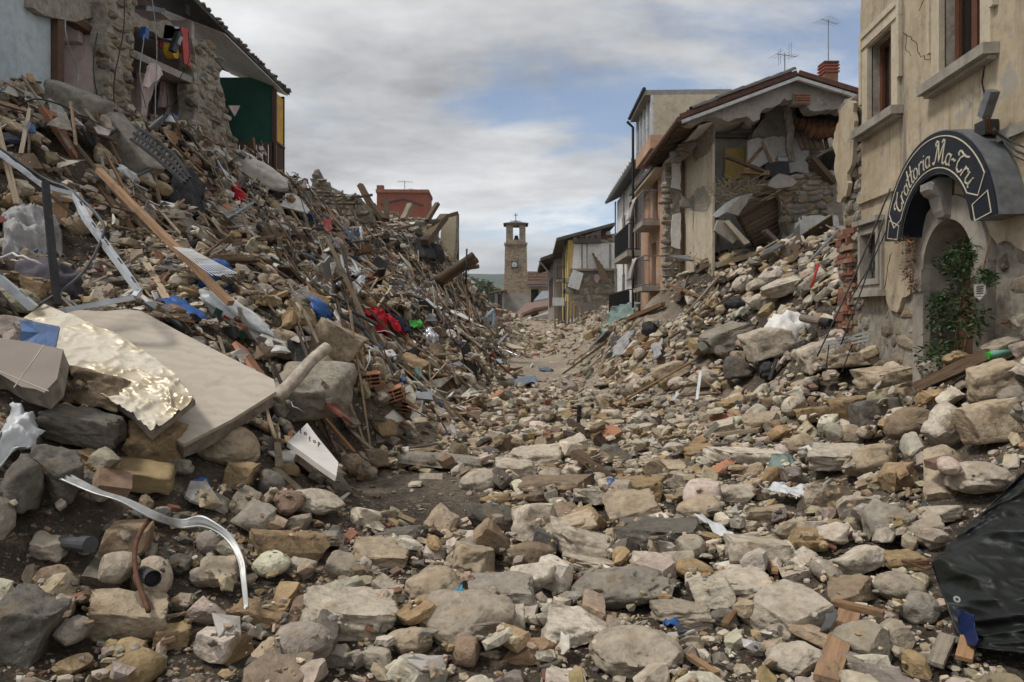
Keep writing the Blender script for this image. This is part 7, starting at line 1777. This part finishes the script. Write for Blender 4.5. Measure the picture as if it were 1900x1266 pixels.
# hero stones, read off the picture: x, y (centre), width, height, kind, colour
HERO = [
 (645,1150,170,100,'slab',0),(812,1100,115,85,'boulder',1),(860,1178,190,115,'shard',7),(765,1198,92,62,'boulder',1),(935,1155,75,48,'block',6),(930,1112,132,72,'long',3),
 (985,1090,92,82,'shard',6),(985,1040,96,68,'boulder',5),(880,1042,112,84,'shard',1),(922,968,112,84,'shard',4),(995,985,98,90,'block',0),(1055,1006,112,50,'slab',1),
 (1078,1022,122,62,'block',0),(1155,1030,72,62,'shard',4),(1095,1052,112,42,'slab',0),(1150,1102,172,84,'boulder',3),(1072,1172,134,74,'slab',6),(1180,1225,162,96,'boulder',7),
 (1172,952,112,62,'block',1),(1000,850,110,48,'slab',0),(1130,855,84,54,'shard',4),(955,882,74,58,'block',0),(1032,916,124,56,'long',5),(1182,915,104,58,'block',2),(890,897,76,48,'boulder',0),
 (1090,970,74,60,'boulder',2),(1226,1002,150,58,'long',4),(1258,1142,110,66,'slab',7),(1367,1098,130,80,'slab',0),(1292,1068,84,56,'boulder',2),(1402,1036,104,74,'block',0),
 (1458,1152,136,84,'block',0),(1473,1234,116,72,'boulder',0),(1665,1102,88,66,'boulder',7),(1705,1140,68,72,'boulder',3),(1598,1053,94,54,'block',6),(1683,1053,90,34,'long',2),(1656,986,98,92,'shard',3),
 (1593,955,80,62,'block',0),(1736,968,80,54,'slab',0),(1723,1002,64,60,'block',7),(1575,1107,106,64,'shard',5),(1468,1100,74,52,'shard',4),(1262,1048,84,56,'shard',0),
 (1812,919,116,62,'boulder',0),(1835,812,104,88,'block',1),(1755,825,96,86,'shard',6),(1687,818,92,62,'boulder',5),(1620,787,92,68,'block',4),(1580,777,66,62,'block',2),(1615,876,98,64,'boulder',1),
 (1553,867,108,52,'slab',6),(1655,731,112,50,'long',1),(1682,752,40,42,'block',1),(1840,731,88,66,'block',1),(1882,758,60,52,'boulder',3),(1508,782,66,44,'block',2),(1490,832,66,48,'boulder',1),
 (1578,822,50,52,'boulder',1),(1385,858,136,52,'slab',6),(1425,672,92,66,'block',0),(1375,706,58,58,'shard',4),(1520,685,78,60,'block',0),(1578,692,98,44,'slab',1),
 (1345,648,98,56,'slab',3),(1246,705,70,34,'block',1),(1312,712,64,40,'boulder',0),(1306,762,66,34,'shard',4),(1355,757,54,34,'shard',2),(1472,470,50,40,'block',6),(1424,480,34,22,'block',2),
 (1452,560,82,34,'long',6),(1405,543,46,22,'boulder',0),(1412,569,46,26,'block',0),(1745,700,64,52,'block',0),(1780,690,56,46,'shard',2),(1860,668,70,40,'block',7),
 (1210,1060,80,50,'block',0),(1340,1150,70,44,'shard',4),(1300,950,90,52,'boulder',1),(1360,920,70,40,'block',0),(1420,960,80,48,'slab',1),(1500,1010,70,50,'block',2),(1540,1010,60,44,'shard',0),
 (1230,870,80,34,'slab',1),(1300,840,70,36,'slab',2),(1420,790,80,32,'slab',1),(1330,800,70,30,'slab',0),(1180,800,70,26,'slab',0),(1120,790,70,28,'slab',1),(1060,830,60,30,'block',0),
 (225,1168,145,96,'block',1),(45,1180,120,190,'slab',4),(120,945,135,105,'shard',4),(285,850,98,88,'block',2),(415,845,132,88,'boulder',1),(185,768,125,80,'block',5),(155,832,140,86,'slab',4),
 (445,895,60,56,'block',2),(500,912,64,54,'boulder',4),(582,950,112,46,'boulder',0),(480,978,84,76,'shard',3),(545,990,66,62,'shard',7),(575,790,150,105,'block',3),(622,697,96,82,'block',1),(525,665,80,60,'boulder',1),
 (600,745,90,56,'block',1),(765,702,58,54,'block',2),(665,872,62,54,'boulder',1),(702,857,58,34,'slab',6),(823,857,165,44,'slab',3),(30,960,90,150,'shard',4),(330,880,60,40,'shard',3),(180,880,70,40,'block',2),
 (35,265,86,40,'slab',1),(640,1060,80,60,'shard',7),(700,1035,120,50,'slab',1),(600,1010,80,40,'slab',3),(560,1060,50,40,'block',0),(740,1000,90,40,'slab',4),(330,1060,60,40,'shard',4),
 (380,1080,60,44,'boulder',3),(420,1180,50,40,'shard',4),(320,1190,60,50,'block',2),(150,1120,60,50,'shard',5),(90,1040,60,40,'block',0),(690,1230,70,50,'shard',0),(620,1225,60,46,'block',3),(560,1240,70,40,'block',7),
]
CN = {'block': 'blocky', 'slab': 'flat', 'shard': 'jagged', 'boulder': 'rounded', 'long': 'long'}
def add_stone_thing(pos, M, half, level, kind, ci, tint, mesh=None):
    v, f = mesh if mesh is not None else rock(level, kind)
    v = (v*np.asarray(half)) @ M.T
    base = np.array([0, 0, v[:, 2].min()])
    me = np_mesh('stone', v-base, f, level > 3, np.repeat(np.asarray(tint)[None], len(v), 0))
    o = link_mesh('stone', me, MATS['stone']); o.location = Vector(np.asarray(pos)+base)
    STONES.append(dict(o=o, p=np.asarray(pos), kind=CN.get(kind, kind), col=PNAME[ci], size=float(max(half))))
    return o
for (a, b, w, h, kd, ci) in sorted(HERO, key=lambda q: -q[1]):
    p = hit(a, b+h*0.22)
    if p is None: continue
    d = p.y; hx = w/2*d/F*1.07; hz = h/2*d/F*1.06
    up = hnormal(p.x, p.y)
    hy = min(max(hx*rng.uniform(.6, .85), hz*0.8), hx)
    slope = math.hypot(up.x, up.y)
    hz2 = hz*(0.78 if slope < .35 else 0.85)
    if kd == 'slab': hz2 *= 0.75
    yaw = rng.uniform(-.35, .35)
    y = d + hy*0.35; x = p.x*y/d
    zc = PILE.put(x, y, hx*.9, hy*.9, hz2, yaw, 0.22, True, 9.0, True)
    if zc is None: zc = hgt(x, y)+hz2*.5
    M = rotm(np.array(up)*0.5+np.array([0, 0, .5]), yaw, 0.12)
    t = np.clip(PAL[ci]*rng.uniform(.85, 1.12), 0.02, .8)
    add_stone_thing((x, y, zc), M, (hx, hy, hz2), 5 if w > 105 and d < 7 else 4 if w > 50 else 3, kd, ci, t)

def sample(n, ymin, ymax, umax=0.86):
    """places spread over the land in view, evenly per unit of ground"""
    out = []
    while len(out) < n:
        y = math.sqrt(rng.uniform(ymin**2, ymax**2)); x = rng.uniform(-umax, umax)*(y+0.6)
        if x > 4.75+0.1*(y-7) and y < 9.6: continue
        if x > 4.3+0.05*(y-19) and 19 < y < 34: continue
        if x > 3.6+0.04*(y-45) and 47 < y < 100: continue
        if x < -8.0 and 9 < y < 23.6: continue
        out.append((x, y))
    return out
def area(ymin, ymax, u=0.86): return u*(ymax**2-ymin**2)

def dens_ok(x, y):
    """the cleared lane and bare patches carry fewer stones"""
    lane = 0.35+0.055*y
    k = 1.0
    if y > 14.5: k = 0.22 if abs(x-lane) < .8 + 0.012*y else 1.0
    if y > 30: k = 0.6 if k < 1 else 1
    bare = (x+0.95)**2/0.5 + (y-6.6)**2/1.1
    if bare < 1: k = 0.05
    if (x-0.8)**2/0.9+(y-22)**2/12 < 1: k = 0.02
    return rng.random() < k

H_STONE, H_GRAVEL, H_BRICK, H_WOOD, H_SCRAP = Heap(), Heap(), Heap(), Heap(), Heap()
cands = []
def in_gap(x, y, r):
    c = PILE.cell(x, y)
    if c is None: return False
    h = []
    for a, b in ((r, 0), (-r, 0), (0, r), (0, -r)):
        q = PILE.cell(x+a, y+b)
        if q is not None: h.append(PILE.H[q])
    return not h or PILE.H[c] <= sum(h)/len(h)+.004
def scatter_stones(dmin, dmax, ymin, ymax, per_m2, lod, lim, best=2, gap=0.0):
    n = int(per_m2*area(ymin, ymax))
    L = sample(n*best, ymin, ymax)
    for k in range(n):
        bx = None
        for q in range(best):
            x, y = L[k*best+q]
            c = PILE.cell(x, y)
            if c is None or PILE.B[c]: continue
            e = PILE.H[c]-PILE.T[c]
            if bx is None or e < bx[0]: bx = (e, x, y)
        if bx is None: continue
        _, x, y = bx
        if not dens_ok(x, y): continue
        if gap and not in_gap(x, y, gap) and rng.random() < .93: continue
        s = dmin*(dmax/dmin)**(rng.random()**1.5)/2
        pi = int(rng.integers(0, 30))
        if 7 < y < 22 and abs(x-.4-.05*y) < 2.2 and rng.random() < .55: pi = int(rng.integers(0, 5))*6+1
        kd = ('block', 'slab', 'shard', 'block', 'boulder', 'long')[pi % 6]
        hx = s; hy = s*rng.uniform(.6, .95); hz = s*{'block': rng.uniform(.5, .75), 'slab': rng.uniform(.22, .4), 'shard': rng.uniform(.45, .7), 'boulder': rng.uniform(.55, .8), 'long': rng.uniform(.35, .5)}[kd]
        if kd == 'long': hx *= 1.25; hy *= .7
        yaw = rng.uniform(0, 6.28)
        zc = PILE.put(x, y, hx, hy, hz, yaw, rng.uniform(.15, .4), True, lim)
        if zc is None: continue
        M = rotm(hnormal(x, y), yaw, rng.uniform(.1, .4))
        ci, t = pick_tint(x, y)
        rec = (2*s/y, (x, y, zc), M, (hx, hy, hz), lod, pi, ci, t, kd)
        if lod == 2 and in_frame((x, y, zc)): cands.append(rec)
        else: emit(rec)
def emit(rec):
    _, p, M, half, lod, pi, ci, t, kd = rec
    px = rec[0]*F
    use = 2 if (lod == 2 and px > 20) else 1 if px > 9 else 0
    v, f = PROTO[use][pi % len(PROTO[use])]
    (H_GRAVEL if use == 0 else H_STONE).add((v*np.asarray(half))@M.T+np.asarray(p), f, t, False)

BOXF = np.array([(0,3,2),(0,2,1),(4,5,6),(4,6,7),(0,1,5),(0,5,4),(1,2,6),(1,6,5),(2,3,7),(2,7,6),(3,0,4),(3,4,7)])
BOXV = np.array([(-1,-1,-1),(1,-1,-1),(1,1,-1),(-1,1,-1),(-1,-1,1),(1,-1,1),(1,1,1),(-1,1,1)], dtype=float)
BRICKC = np.array([(.25, .115, .075), (.30, .165, .105), (.20, .09, .06), (.33, .22, .145), (.19, .12, .09)])
BRICKS, PLANKS, SCRAPS = [], [], []
def scatter_bricks(ymin, ymax, per_m2, smin, smax, gap=0.0):
    n = int(per_m2*area(ymin, ymax)); rec = []
    for x, y in sample(n, ymin, ymax):
        if x > 0.3+0.05*y and rng.random() > 0.35: continue
        if not dens_ok(x, y): continue
        if gap and not in_gap(x, y, gap): continue
        s = rng.uniform(smin, smax)/2; hx = s; hy = s*rng.uniform(.45, .8); hz = s*rng.uniform(.18, .45); yaw = rng.uniform(0, 6.28)
        zc = PILE.put(x, y, hx, hy, hz, yaw, 0.15, True, 0.6)
        if zc is None: continue
        v = BOXV*(1+rng.uniform(-.22, .12, (8, 3))); M = rotm(hnormal(x, y), yaw, .35)
        t = np.clip(BRICKC[rng.integers(0, 5)]*rng.uniform(.6, 1.2), .02, .8)
        rec.append((2*s/y, (v*np.array([hx, hy, hz]))@M.T, np.array([x, y, zc]), t))
    return rec
WOODC = np.array([(.28, .20, .13), (.26, .20, .145), (.36, .28, .20), (.17, .135, .10), (.32, .23, .15), (.42, .36, .28), (.14, .11, .09)])
def stick_pose(x, y, L, th, yaw, lift):
    c, s = math.cos(yaw), math.sin(yaw)
    def top(xx, yy):
        q = PILE.cell(xx, yy); return PILE.H[q] if q is not None else hgt(xx, yy)
    ts = np.linspace(-.5, .5, 7); hs = np.array([top(x+c*L*t, y+s*L*t) for t in ts])
    k = np.polyfit(ts, hs, 1); r = (hs-np.polyval(k, ts)).max()
    a = np.array([x-c*L/2, y-s*L/2, np.polyval(k, -.5)+r*.5+th/2]); b = np.array([x+c*L/2, y+s*L/2, np.polyval(k, .5)+r*.5+th/2])
    b[2] += lift*L; a[2] -= lift*L*.25
    return a, b
def scatter_sticks(ymin, ymax, per_m2, lmin, lmax, side, keep_list):
    n = int(per_m2*area(ymin, ymax))
    for x, y in sample(n, ymin, ymax):
        lane = 0.05*y
        if side == 'left' and x > -1.0+lane*0.6: continue
        if side == 'right' and x < 1.5+lane*0.6: continue
        if not dens_ok(x, y): continue
        q = PILE.cell(x, y)
        if q is None or PILE.B[q]: continue
        L = lmin*(lmax/lmin)**(rng.random()**1.6); th = rng.uniform(.012, .03)+.018*L*rng.random(); wd = th*rng.choice([1, 1.3, 2.2, 3.4] if L > .6 else [1, 1.2, 1.5, 2.0])
        yaw = rng.uniform(0, 3.14) if rng.random() < .6 else rng.normal(-.25, .35)
        a, b = stick_pose(x, y, L, th, yaw, max(0, rng.normal(0.0, .16)) if rng.random() < .5 else 0)
        if b[1] < 2.6 or a[1] < 2.6: continue
        t = np.clip(WOODC[rng.integers(0, 7)]*rng.uniform(.75, 1.2), .02, .8)
        keep_list.append((L/y, a, b, wd, th, t))
def stick_mesh(a, b, wd, th, t):
    d = b-a; L = np.linalg.norm(d); d /= L; s = np.cross(d, [0, 0, 1.0]); s /= np.linalg.norm(s)+1e-9; u = np.cross(s, d)
    r = rng.uniform(-1, 1); s, u = s*math.cos(r)+u*math.sin(r), u*math.cos(r)-s*math.sin(r)
    v = BOXV*(1+rng.uniform(-.12, .12, (8, 3)))
    return (a+b)/2 + v[:, :1]*d*L/2 + v[:, 1:2]*s*wd/2 + v[:, 2:]*u*th/2

def scatter_scraps(ymin, ymax, per_m2, smin, smax, side, pal):
    n = int(per_m2*area(ymin, ymax)); pal = np.array(pal)
    for x, y in sample(n, ymin, ymax):
        if side == 'left' and x > -1.0+.03*y: continue
        if not dens_ok(x, y): continue
        s = rng.uniform(smin, smax)/2; yaw = rng.uniform(0, 6.28)
        zc = PILE.put(x, y, s, s*.7, s*.15, yaw, .1, True, .8)
        if zc is None: continue
        k = int(rng.integers(5, 8)); an = np.sort(rng.uniform(0, 6.28, k)); rr = rng.uniform(.6, 1.1, k)
        top = np.stack([np.cos(an)*rr*s, np.sin(an)*rr*s*.7, rng.uniform(-.2, .25, k)*s], 1)
        c0 = np.array([[0, 0, .12*s]]); th = s*rng.uniform(.04, .16)
        v = np.concatenate([top, c0, top-[0, 0, th], c0-[0, 0, th]]); f = []
        for i in range(k):
            j = (i+1) % k
            f += [(i, j, k), (k+1+j, k+1+i, 2*k+1), (i, k+1+i, k+1+j), (i, k+1+j, j)]
        M = rotm(hnormal(x, y), yaw, .45)
        H_SCRAP.add(v@M.T+np.array([x, y, zc+.02]), np.array(f), np.clip(pal[rng.integers(0, len(pal))]*rng.uniform(.7, 1.15), .01, .8))

PLATES = []
def plates():
    # bigger flat pieces: plaster, screed, tiles, boards, on the left mound above all
    kinds = [('plaster_plate', 'plaster_white', 'pale plaster plate'), ('plaster_plate', 'plaster_cream', 'cream plaster plate'), ('screed_plate', 'concrete', 'grey screed plate'), ('broken_board', 'wood_brown', 'brown board'),
             ('broken_board', 'wood_dark', 'dark board'), ('felt_piece', 'felt_black', 'black felt piece'), ('clay_plate', 'clay_block', 'clay tile plate'), ('metal_sheet', 'zinc', 'grey metal sheet')]
    n = 0
    for x, y in sample(1500, 6.5, 27):
        left = x < -1.3+.02*y
        if not left and rng.random() < .75: continue
        if not dens_ok(x, y) or n >= 230: continue
        s = rng.uniform(.14, .5)*(.85 if y < 10 else 1.2); yaw = rng.uniform(0, 6.28)
        zc = PILE.put(x, y, s, s*.6, s*.2, yaw, .1, True, .5)
        if zc is None or not visible(np.array([x, y, zc+.1]), s): continue
        nm, mt, lb = kinds[int(rng.integers(0, 8))]; k = int(rng.integers(4, 7)); an = np.sort(rng.uniform(0, 6.28, k)) if 'board' not in nm else np.array([.5, 2.64, 3.64, 5.78])
        rr = rng.uniform(.7, 1.1, len(an)); th = rng.uniform(.02, .07); M = rotm(hnormal(x, y), yaw, .45)
        top = np.stack([np.cos(an)*rr*s, np.sin(an)*rr*s*(.7 if 'board' not in nm else .8), np.zeros(len(an))], 1); k = len(an)
        v = np.concatenate([top, top-[0, 0, th]])@M.T+np.array([x, y, zc+.03])
        m = MB(); m.add(v, [tuple(range(k)), tuple(range(2*k-1, k-1, -1))]+[(i, (i+1) % k, k+(i+1) % k, k+i) for i in range(k)])
        o = m.build(nm, MATS[mt]); PLATES.append(dict(o=o, p=np.array([x, y, zc]), adj=lb, size=s)); n += 1
WIRES, PIPES, RAGS = [], [], []
def tangle():
    # bent wires, pipes and rags caught in the left mound
    for x, y in sample(700, 6, 26):
        if x > -1.6+.02*y and rng.random() < .88: continue
        q = PILE.cell(x, y)
        if q is None or PILE.B[q] or len(WIRES) >= 60: continue
        p = np.array([x, y, PILE.H[q]+.03])
        if not visible(p+np.array([0, 0, .1]), .1): continue
        L = rng.uniform(.3, 1.0); v = rng.normal(size=3); v[2] = abs(v[2])*.5; v /= np.linalg.norm(v); w = np.cross(v, [0.3, .1, 1]); a, b = rng.uniform(-.5, .5, 2); pts = []
        for t in np.linspace(-.5, .5, 12): pts.append(Vector(p+v*L*t+w*a*math.sin(t*5)*L+np.array([0, 0, .25*L*(1-4*t*t)*rng.uniform(.5, 1)])+w*b*t*t*L))
        m = MB(); m.tube(pts, rng.uniform(.006, .014), 5); mt = ['rust_iron', 'iron_black', 'zinc', 'rust_iron', 'zinc', 'iron_black', 'white_paint'][int(rng.integers(0, 7))]
        o = m.build('bent_wire', MATS[mt], smooth=True); WIRES.append(dict(o=o, p=p, adj={'rust_iron': 'rusty', 'iron_black': 'black', 'zinc': 'grey', 'white_paint': 'white'}[mt], size=L))
    for x, y in sample(500, 7, 26):
        if x > -1.6+.02*y and rng.random() < .8: continue
        q = PILE.cell(x, y)
        if q is None or PILE.B[q] or len(RAGS) >= 46: continue
        p = np.array([x, y, PILE.H[q]]); s = rng.uniform(.07, .2)
        if not visible(p+np.array([0, 0, .1]), .1): continue
        v, f = ICO[3]; o_ = rng.uniform(0, 40, 3); r = 1+.5*(1-2*np.abs(fbm(v*1.5+o_, 3)))+.2*(1-2*np.abs(fbm(v*5+o_, 2)))
        M = rotm(hnormal(x, y), rng.uniform(0, 6.28), .4); vv = (v*r[:, None]*np.array([1, rng.uniform(.5, .9), rng.uniform(.22, .45)])*s)@M.T
        mt = ['cloth_pale', 'plastic_white', 'cloth_navy', 'felt_black', 'tarp_green', 'cloth_purple', 'blue_plastic', 'mattress', 'cloth_pale', 'felt_black', 'denim', 'mattress'][int(rng.integers(0, 12))]
        me = np_mesh('crumpled_rag', vv-np.array([0, 0, vv[:, 2].min()]), f, True); o = link_mesh('crumpled_rag', me, MATS[mt]); o.location = Vector(p+np.array([0, 0, vv[:, 2].min()+s*.15]))
        RAGS.append(dict(o=o, p=p, adj={'cloth_pale': 'pale', 'plastic_white': 'white', 'cloth_navy': 'navy', 'felt_black': 'black', 'tarp_green': 'greenish', 'cloth_purple': 'purple', 'blue_plastic': 'blue', 'mattress': 'cream', 'denim': 'denim blue', 'cloth_red': 'red'}[mt], size=s))
    for x, y in sample(300, 7, 26):
        if x > -1.6+.02*y and rng.random() < .7: continue
        q = PILE.cell(x, y)
        if q is None or PILE.B[q] or len(PIPES) >= 26: continue
        L = rng.uniform(.4, 1.3); a, b = stick_pose(x, y, L, .05, rng.uniform(0, 3.14), rng.uniform(0, .3))
        if not visible((a+b)/2+np.array([0, 0, .1]), .1): continue
        mt = ['zinc', 'pvc_grey', 'white_paint', 'rust_iron', 'chrome_grey'][int(rng.integers(0, 5))]
        m = MB(); m.tube([Vector(a), Vector(b)], rng.uniform(.016, .035), 8); o = m.build('loose_pipe', MATS[mt]); PIPES.append(dict(o=o, p=(a+b)/2, adj={'zinc': 'zinc grey', 'pvc_grey': 'dark grey', 'white_paint': 'white', 'rust_iron': 'rusty', 'chrome_grey': 'bright metal'}[mt], size=L))
def rubble():
    # stones, large to small
    scatter_stones(.24, .44, 3.3, 12, 1.2, 2, .35, 3)
    scatter_stones(.26, .55, 12, 48, 2.0, 2, .6, 3)
    plates()
    st = []
    scatter_sticks(8, 34, .75, .8, 2.2, 'left', st)
    scatter_sticks(4.5, 30, .5, .3, 1.0, 'left', st)
    scatter_sticks(9, 30, .35, .5, 1.8, 'right', st)
    scatter_stones(.15, .32, 2.9, 16, 10, 2, .35, 3)
    scatter_stones(.16, .30, 16, 45, 4.5, 2, .6, 2)
    scatter_stones(.35, .8, 45, 118, .45, 2, .9, 2)
    br = scatter_bricks(3, 16, .9, .09, .22, .1) + scatter_bricks(16, 40, .5, .15, .32)
    scatter_stones(.065, .14, 2.8, 13, 36, 1, .3, 2, .09)
    scatter_stones(.11, .2, 13, 32, 7, 1, .6, 2)
    scatter_stones(.07, .15, 13, 26, 13, 0, .6, 1, .1)
    br += scatter_bricks(2.9, 9, 12, .03, .08, .06)
    br += scatter_bricks(9, 20, 3, .06, .16, .08)
    scatter_sticks(3.2, 16, 3.0, .12, .5, 'left', st)
    scatter_sticks(3.2, 14, 1.0, .10, .4, 'right', st)
    LP = [(.55, .52, .46), (.45, .43, .40), (.5, .46, .38), (.10, .10, .10), (.05, .05, .05), (.2, .16, .12), (.36, .33, .3), (.28, .2, .13), (.1, .17, .33), (.6, .6, .6), (.3, .1, .07)]
    scatter_scraps(4, 34, 1.0, .18, .5, 'left', LP)
    scatter_scraps(3, 26, 1.6, .08, .24, 'all', LP[:8])
    scatter_stones(.10, .24, 9, 30, 5, 1, .7, 2)
    scatter_scraps(6, 30, 4, .12, .45, 'left', LP[:3]*3+LP[4:8]+[(.30, .22, .15), (.40, .36, .30), (.25, .19, .14), (.42, .36, .28), (.33, .28, .22)])
    scatter_sticks(6, 30, 2.6, .2, .9, 'left', st)
    scatter_stones(.02, .055, 2.7, 5.6, 650, 0, .3, 1, .04)
    scatter_stones(.03, .075, 5.6, 10, 260, 0, .3, 1, .05)
    tangle()
    # the pieces that show largest stand alone, the rest is gathered
    room = 298-len(STONES)
    cands.sort(key=lambda r: -r[0]); n = 0
    for r in cands:
        if n < room and visible(np.array(r[1])+np.array([0, 0, r[3][2]]), r[0]):
            pi = r[5]; j = int(rng.integers(0, 7))*6
            add_stone_thing(r[1], r[2], r[3], 3, r[8], r[6], r[7]); n += 1
        else: emit(r)
    br.sort(key=lambda r: -r[0]); nb = 0
    for sz, v, p, t in br:
        if nb < 90 and visible(p, sz) and sz*F > 16:
            me = np_mesh('brick_fragment', v-np.array([0, 0, v[:, 2].min()]), BOXF, False, np.repeat(t[None], 8, 0))
            o = link_mesh('brick_fragment', me, MATS['brickbits']); o.location = Vector(p+np.array([0, 0, v[:, 2].min()]))
            BRICKS.append(dict(o=o, p=p, col='red' if t[1] < .42*t[0] else 'orange', kind='', size=sz)); nb += 1
        else: H_BRICK.add(v+p, BOXF, t)
    st.sort(key=lambda r: -r[0]); nw = 0
    for sz, a, b, wd, th, t in st:
        if nw < 230 and visible((a+b)/2+np.array([0, 0, .1]), sz) and sz*F > 24:
            L = float(np.linalg.norm(b-a)); m = MB(); m.bar((-L/2, 0, 0), (L/2, 0, 0), wd, th, segs=4, jit=min(wd, th)*.13, rr=rnd)
            o = m.build('plank' if wd > 1.8*th else 'batten', MATS[rnd.choice(['wood_brown', 'wood_grey', 'wood_dark', 'wood_pale'])], loc=(0, 0, 0))
            o.location = Vector((a+b)/2); q = Vector(b-a).to_track_quat('X', 'Z'); o.rotation_mode = 'QUATERNION'; o.rotation_quaternion = q
            PLANKS.append(dict(o=o, p=(a+b)/2, a=a, b=b, col=o.data.materials[0].name, L=L, size=L)); nw += 1
        else: H_WOOD.add(stick_mesh(a, b, wd, th, t), BOXF, t)
    H_STONE.build('stone_rubble', 'stone', 'loose rubble stones heaped over the street and both mounds')
    H_GRAVEL.build('stone_chippings', 'stone', 'small stone chippings filling the gaps between the stones')
    H_BRICK.build('brick_chippings', 'brickbits', 'red brick and roof tile crumbs strewn through the rubble')
    H_WOOD.build('wood_splinters', 'woodbits', 'broken laths and splinters strewn through the rubble')
    H_SCRAP.build('debris_scraps', 'scraps', 'plaster flakes and household scraps strewn through the rubble')
rubble()
# ------------------------------------------------------------------ labels for the loose pieces
LANDMARKS = [('the marble slab', 330, 690), ('the foil board', 190, 680), ('the bent white frame', 180, 450), ('the lettered tile', 590, 850), ('the aluminium strip', 420, 1020), ('the yellow tuff block', 250, 895),
 ('the white log', 560, 700), ('the red jacket', 700, 600), ('the clay blocks', 725, 755), ('the jutting timbers', 850, 505), ('the blue balustrade', 905, 595), ('the denim cloth', 975, 715), ('the street stake', 1075, 770),
 ('the black tarpaulin', 1800, 1060), ('the reddish board', 1555, 1210), ('the white plastic bag', 1465, 935), ('the broken clay tile', 1335, 890), ('the rusty rods', 1290, 720), ('the white plaster lump', 1472, 640),
 ('the green tarpaulin', 1140, 595), ('the purple blanket', 1225, 562), ('the lattice window', 1615, 560), ('the arched doorway', 1760, 690), ('the silver sheet', 635, 520), ('the rolled mattress', 460, 330), ('the concrete blocks', 190, 260),
 ('the long orange plank', 310, 440), ('the printed plastic bag', 430, 605), ('the ruined wall', 620, 390), ('the low ruined wall', 740, 450), ('the turquoise wrapper', 848, 1130), ('the bare earth patch', 730, 950), ('the tie wire', 1680, 1065), ('the striped fabric', 1170, 650),
 ('the hanging floorboards', 1410, 470), ('the bell tower', 960, 600), ('the sliced yellow house', 1080, 590), ('the grey pipe stub', 285, 1075), ('the rusty rod at left', 260, 1050), ('the green bottle', 1860, 655), ('the dark timber', 1795, 715), ('the front edge of the street', 1050, 1250), ('the lower left corner', 60, 1200)]
ORD = ['leftmost', 'second from left', 'third from left', 'fourth from left', 'fifth from left', 'sixth from left', 'seventh from left', 'eighth from left', 'ninth from left', 'tenth from left', 'eleventh from left', 'twelfth from left', 'thirteenth from left', 'fourteenth from left', 'fifteenth from left', 'sixteenth from left', 'seventeenth from left', 'eighteenth from left']
SIDE = [('left of', -1, 0), ('right of', 1, 0), ('above', 0, -1), ('below', 0, 1)]
def relate(px, py):
    n, a, b = min(LANDMARKS, key=lambda q: (q[1]-px)**2+((q[2]-py)*1.2)**2)
    dx, dy = px-a, py-b
    s = ('right of ' if dx > 0 else 'left of ') if abs(dx) > abs(dy) else ('below ' if dy > 0 else 'above ')
    if n.startswith(('the lower', 'the front')): s = 'near '
    return s+n
def label_all(items, noun, cat, group, adj):
    by = {}
    for it in items:
        px, py = proj(it['p']); it['px'] = px
        by.setdefault((adj(it), relate(px, py)), []).append(it)
    for (a, r), L in by.items():
        L.sort(key=lambda q: q['px'])
        for i, it in enumerate(L):
            t = f"{a} {noun} {r}"
            if len(L) > 1: t += ', '+(ORD[min(i, 17)] if i < len(L)-1 or len(L) == 1 else 'rightmost')
            tag(it['o'], t, cat, group)
label_all(STONES, 'stone', 'stone', 'rubble stones', lambda q: f"{'big' if q['size'] > .26 else 'middling' if q['size'] > .14 else 'small'} {q['col']} {q['kind']}")
label_all(PLATES, 'lying', 'plate', 'broken plates', lambda q: q['adj'])
label_all(WIRES, 'bent wire', 'wire', 'bent wires', lambda q: q['adj'])
label_all(RAGS, 'crumpled rag', 'cloth', 'crumpled rags', lambda q: q['adj'])
label_all(PIPES, 'loose pipe', 'pipe', 'loose pipes', lambda q: q['adj'])
label_all(BRICKS, 'brick fragment', 'brick', 'brick fragments', lambda q: f"broken {q['col']}")
WN = {'wood_brown': 'brown', 'wood_grey': 'grey', 'wood_dark': 'dark', 'wood_pale': 'pale'}
def wadj(q):
    d = np.array(q['b'])-np.array(q['a']); s = abs(d[2])/np.linalg.norm(d)
    return f"{'long' if q['L'] > 1.2 else 'short'} {WN[q['col']]} {'steep' if s > .5 else 'slanting' if s > .2 else 'lying'}"
label_all([q for q in PLANKS if q['o'].name.startswith('plank')], 'plank', 'plank', 'loose planks', wadj)
label_all([q for q in PLANKS if not q['o'].name.startswith('plank')], 'batten', 'batten', 'loose battens', wadj)

# ------------------------------------------------------------------ the air
def haze():
    m = MB(); m.box((-4700, -40, -60), (4700, 4750, 262)); o = m.build('haze', None, loc=(0, 0, 0)); o['kind'] = 'stuff'; o['label'] = 'pale blue mountain haze filling the valley air'
    t = bpy.data.materials.new('haze_air'); t.use_nodes = True; nt = t.node_tree; nt.nodes.clear()
    v = nt.nodes.new('ShaderNodeVolumePrincipled'); v.inputs['Color'].default_value = (.88, .93, 1.0, 1); v.inputs['Density'].default_value = .00013; v.inputs['Anisotropy'].default_value = .1
    q = nt.nodes.new('ShaderNodeOutputMaterial'); nt.links.new(v.outputs[0], q.inputs['Volume']); o.data.materials.append(t)
haze()
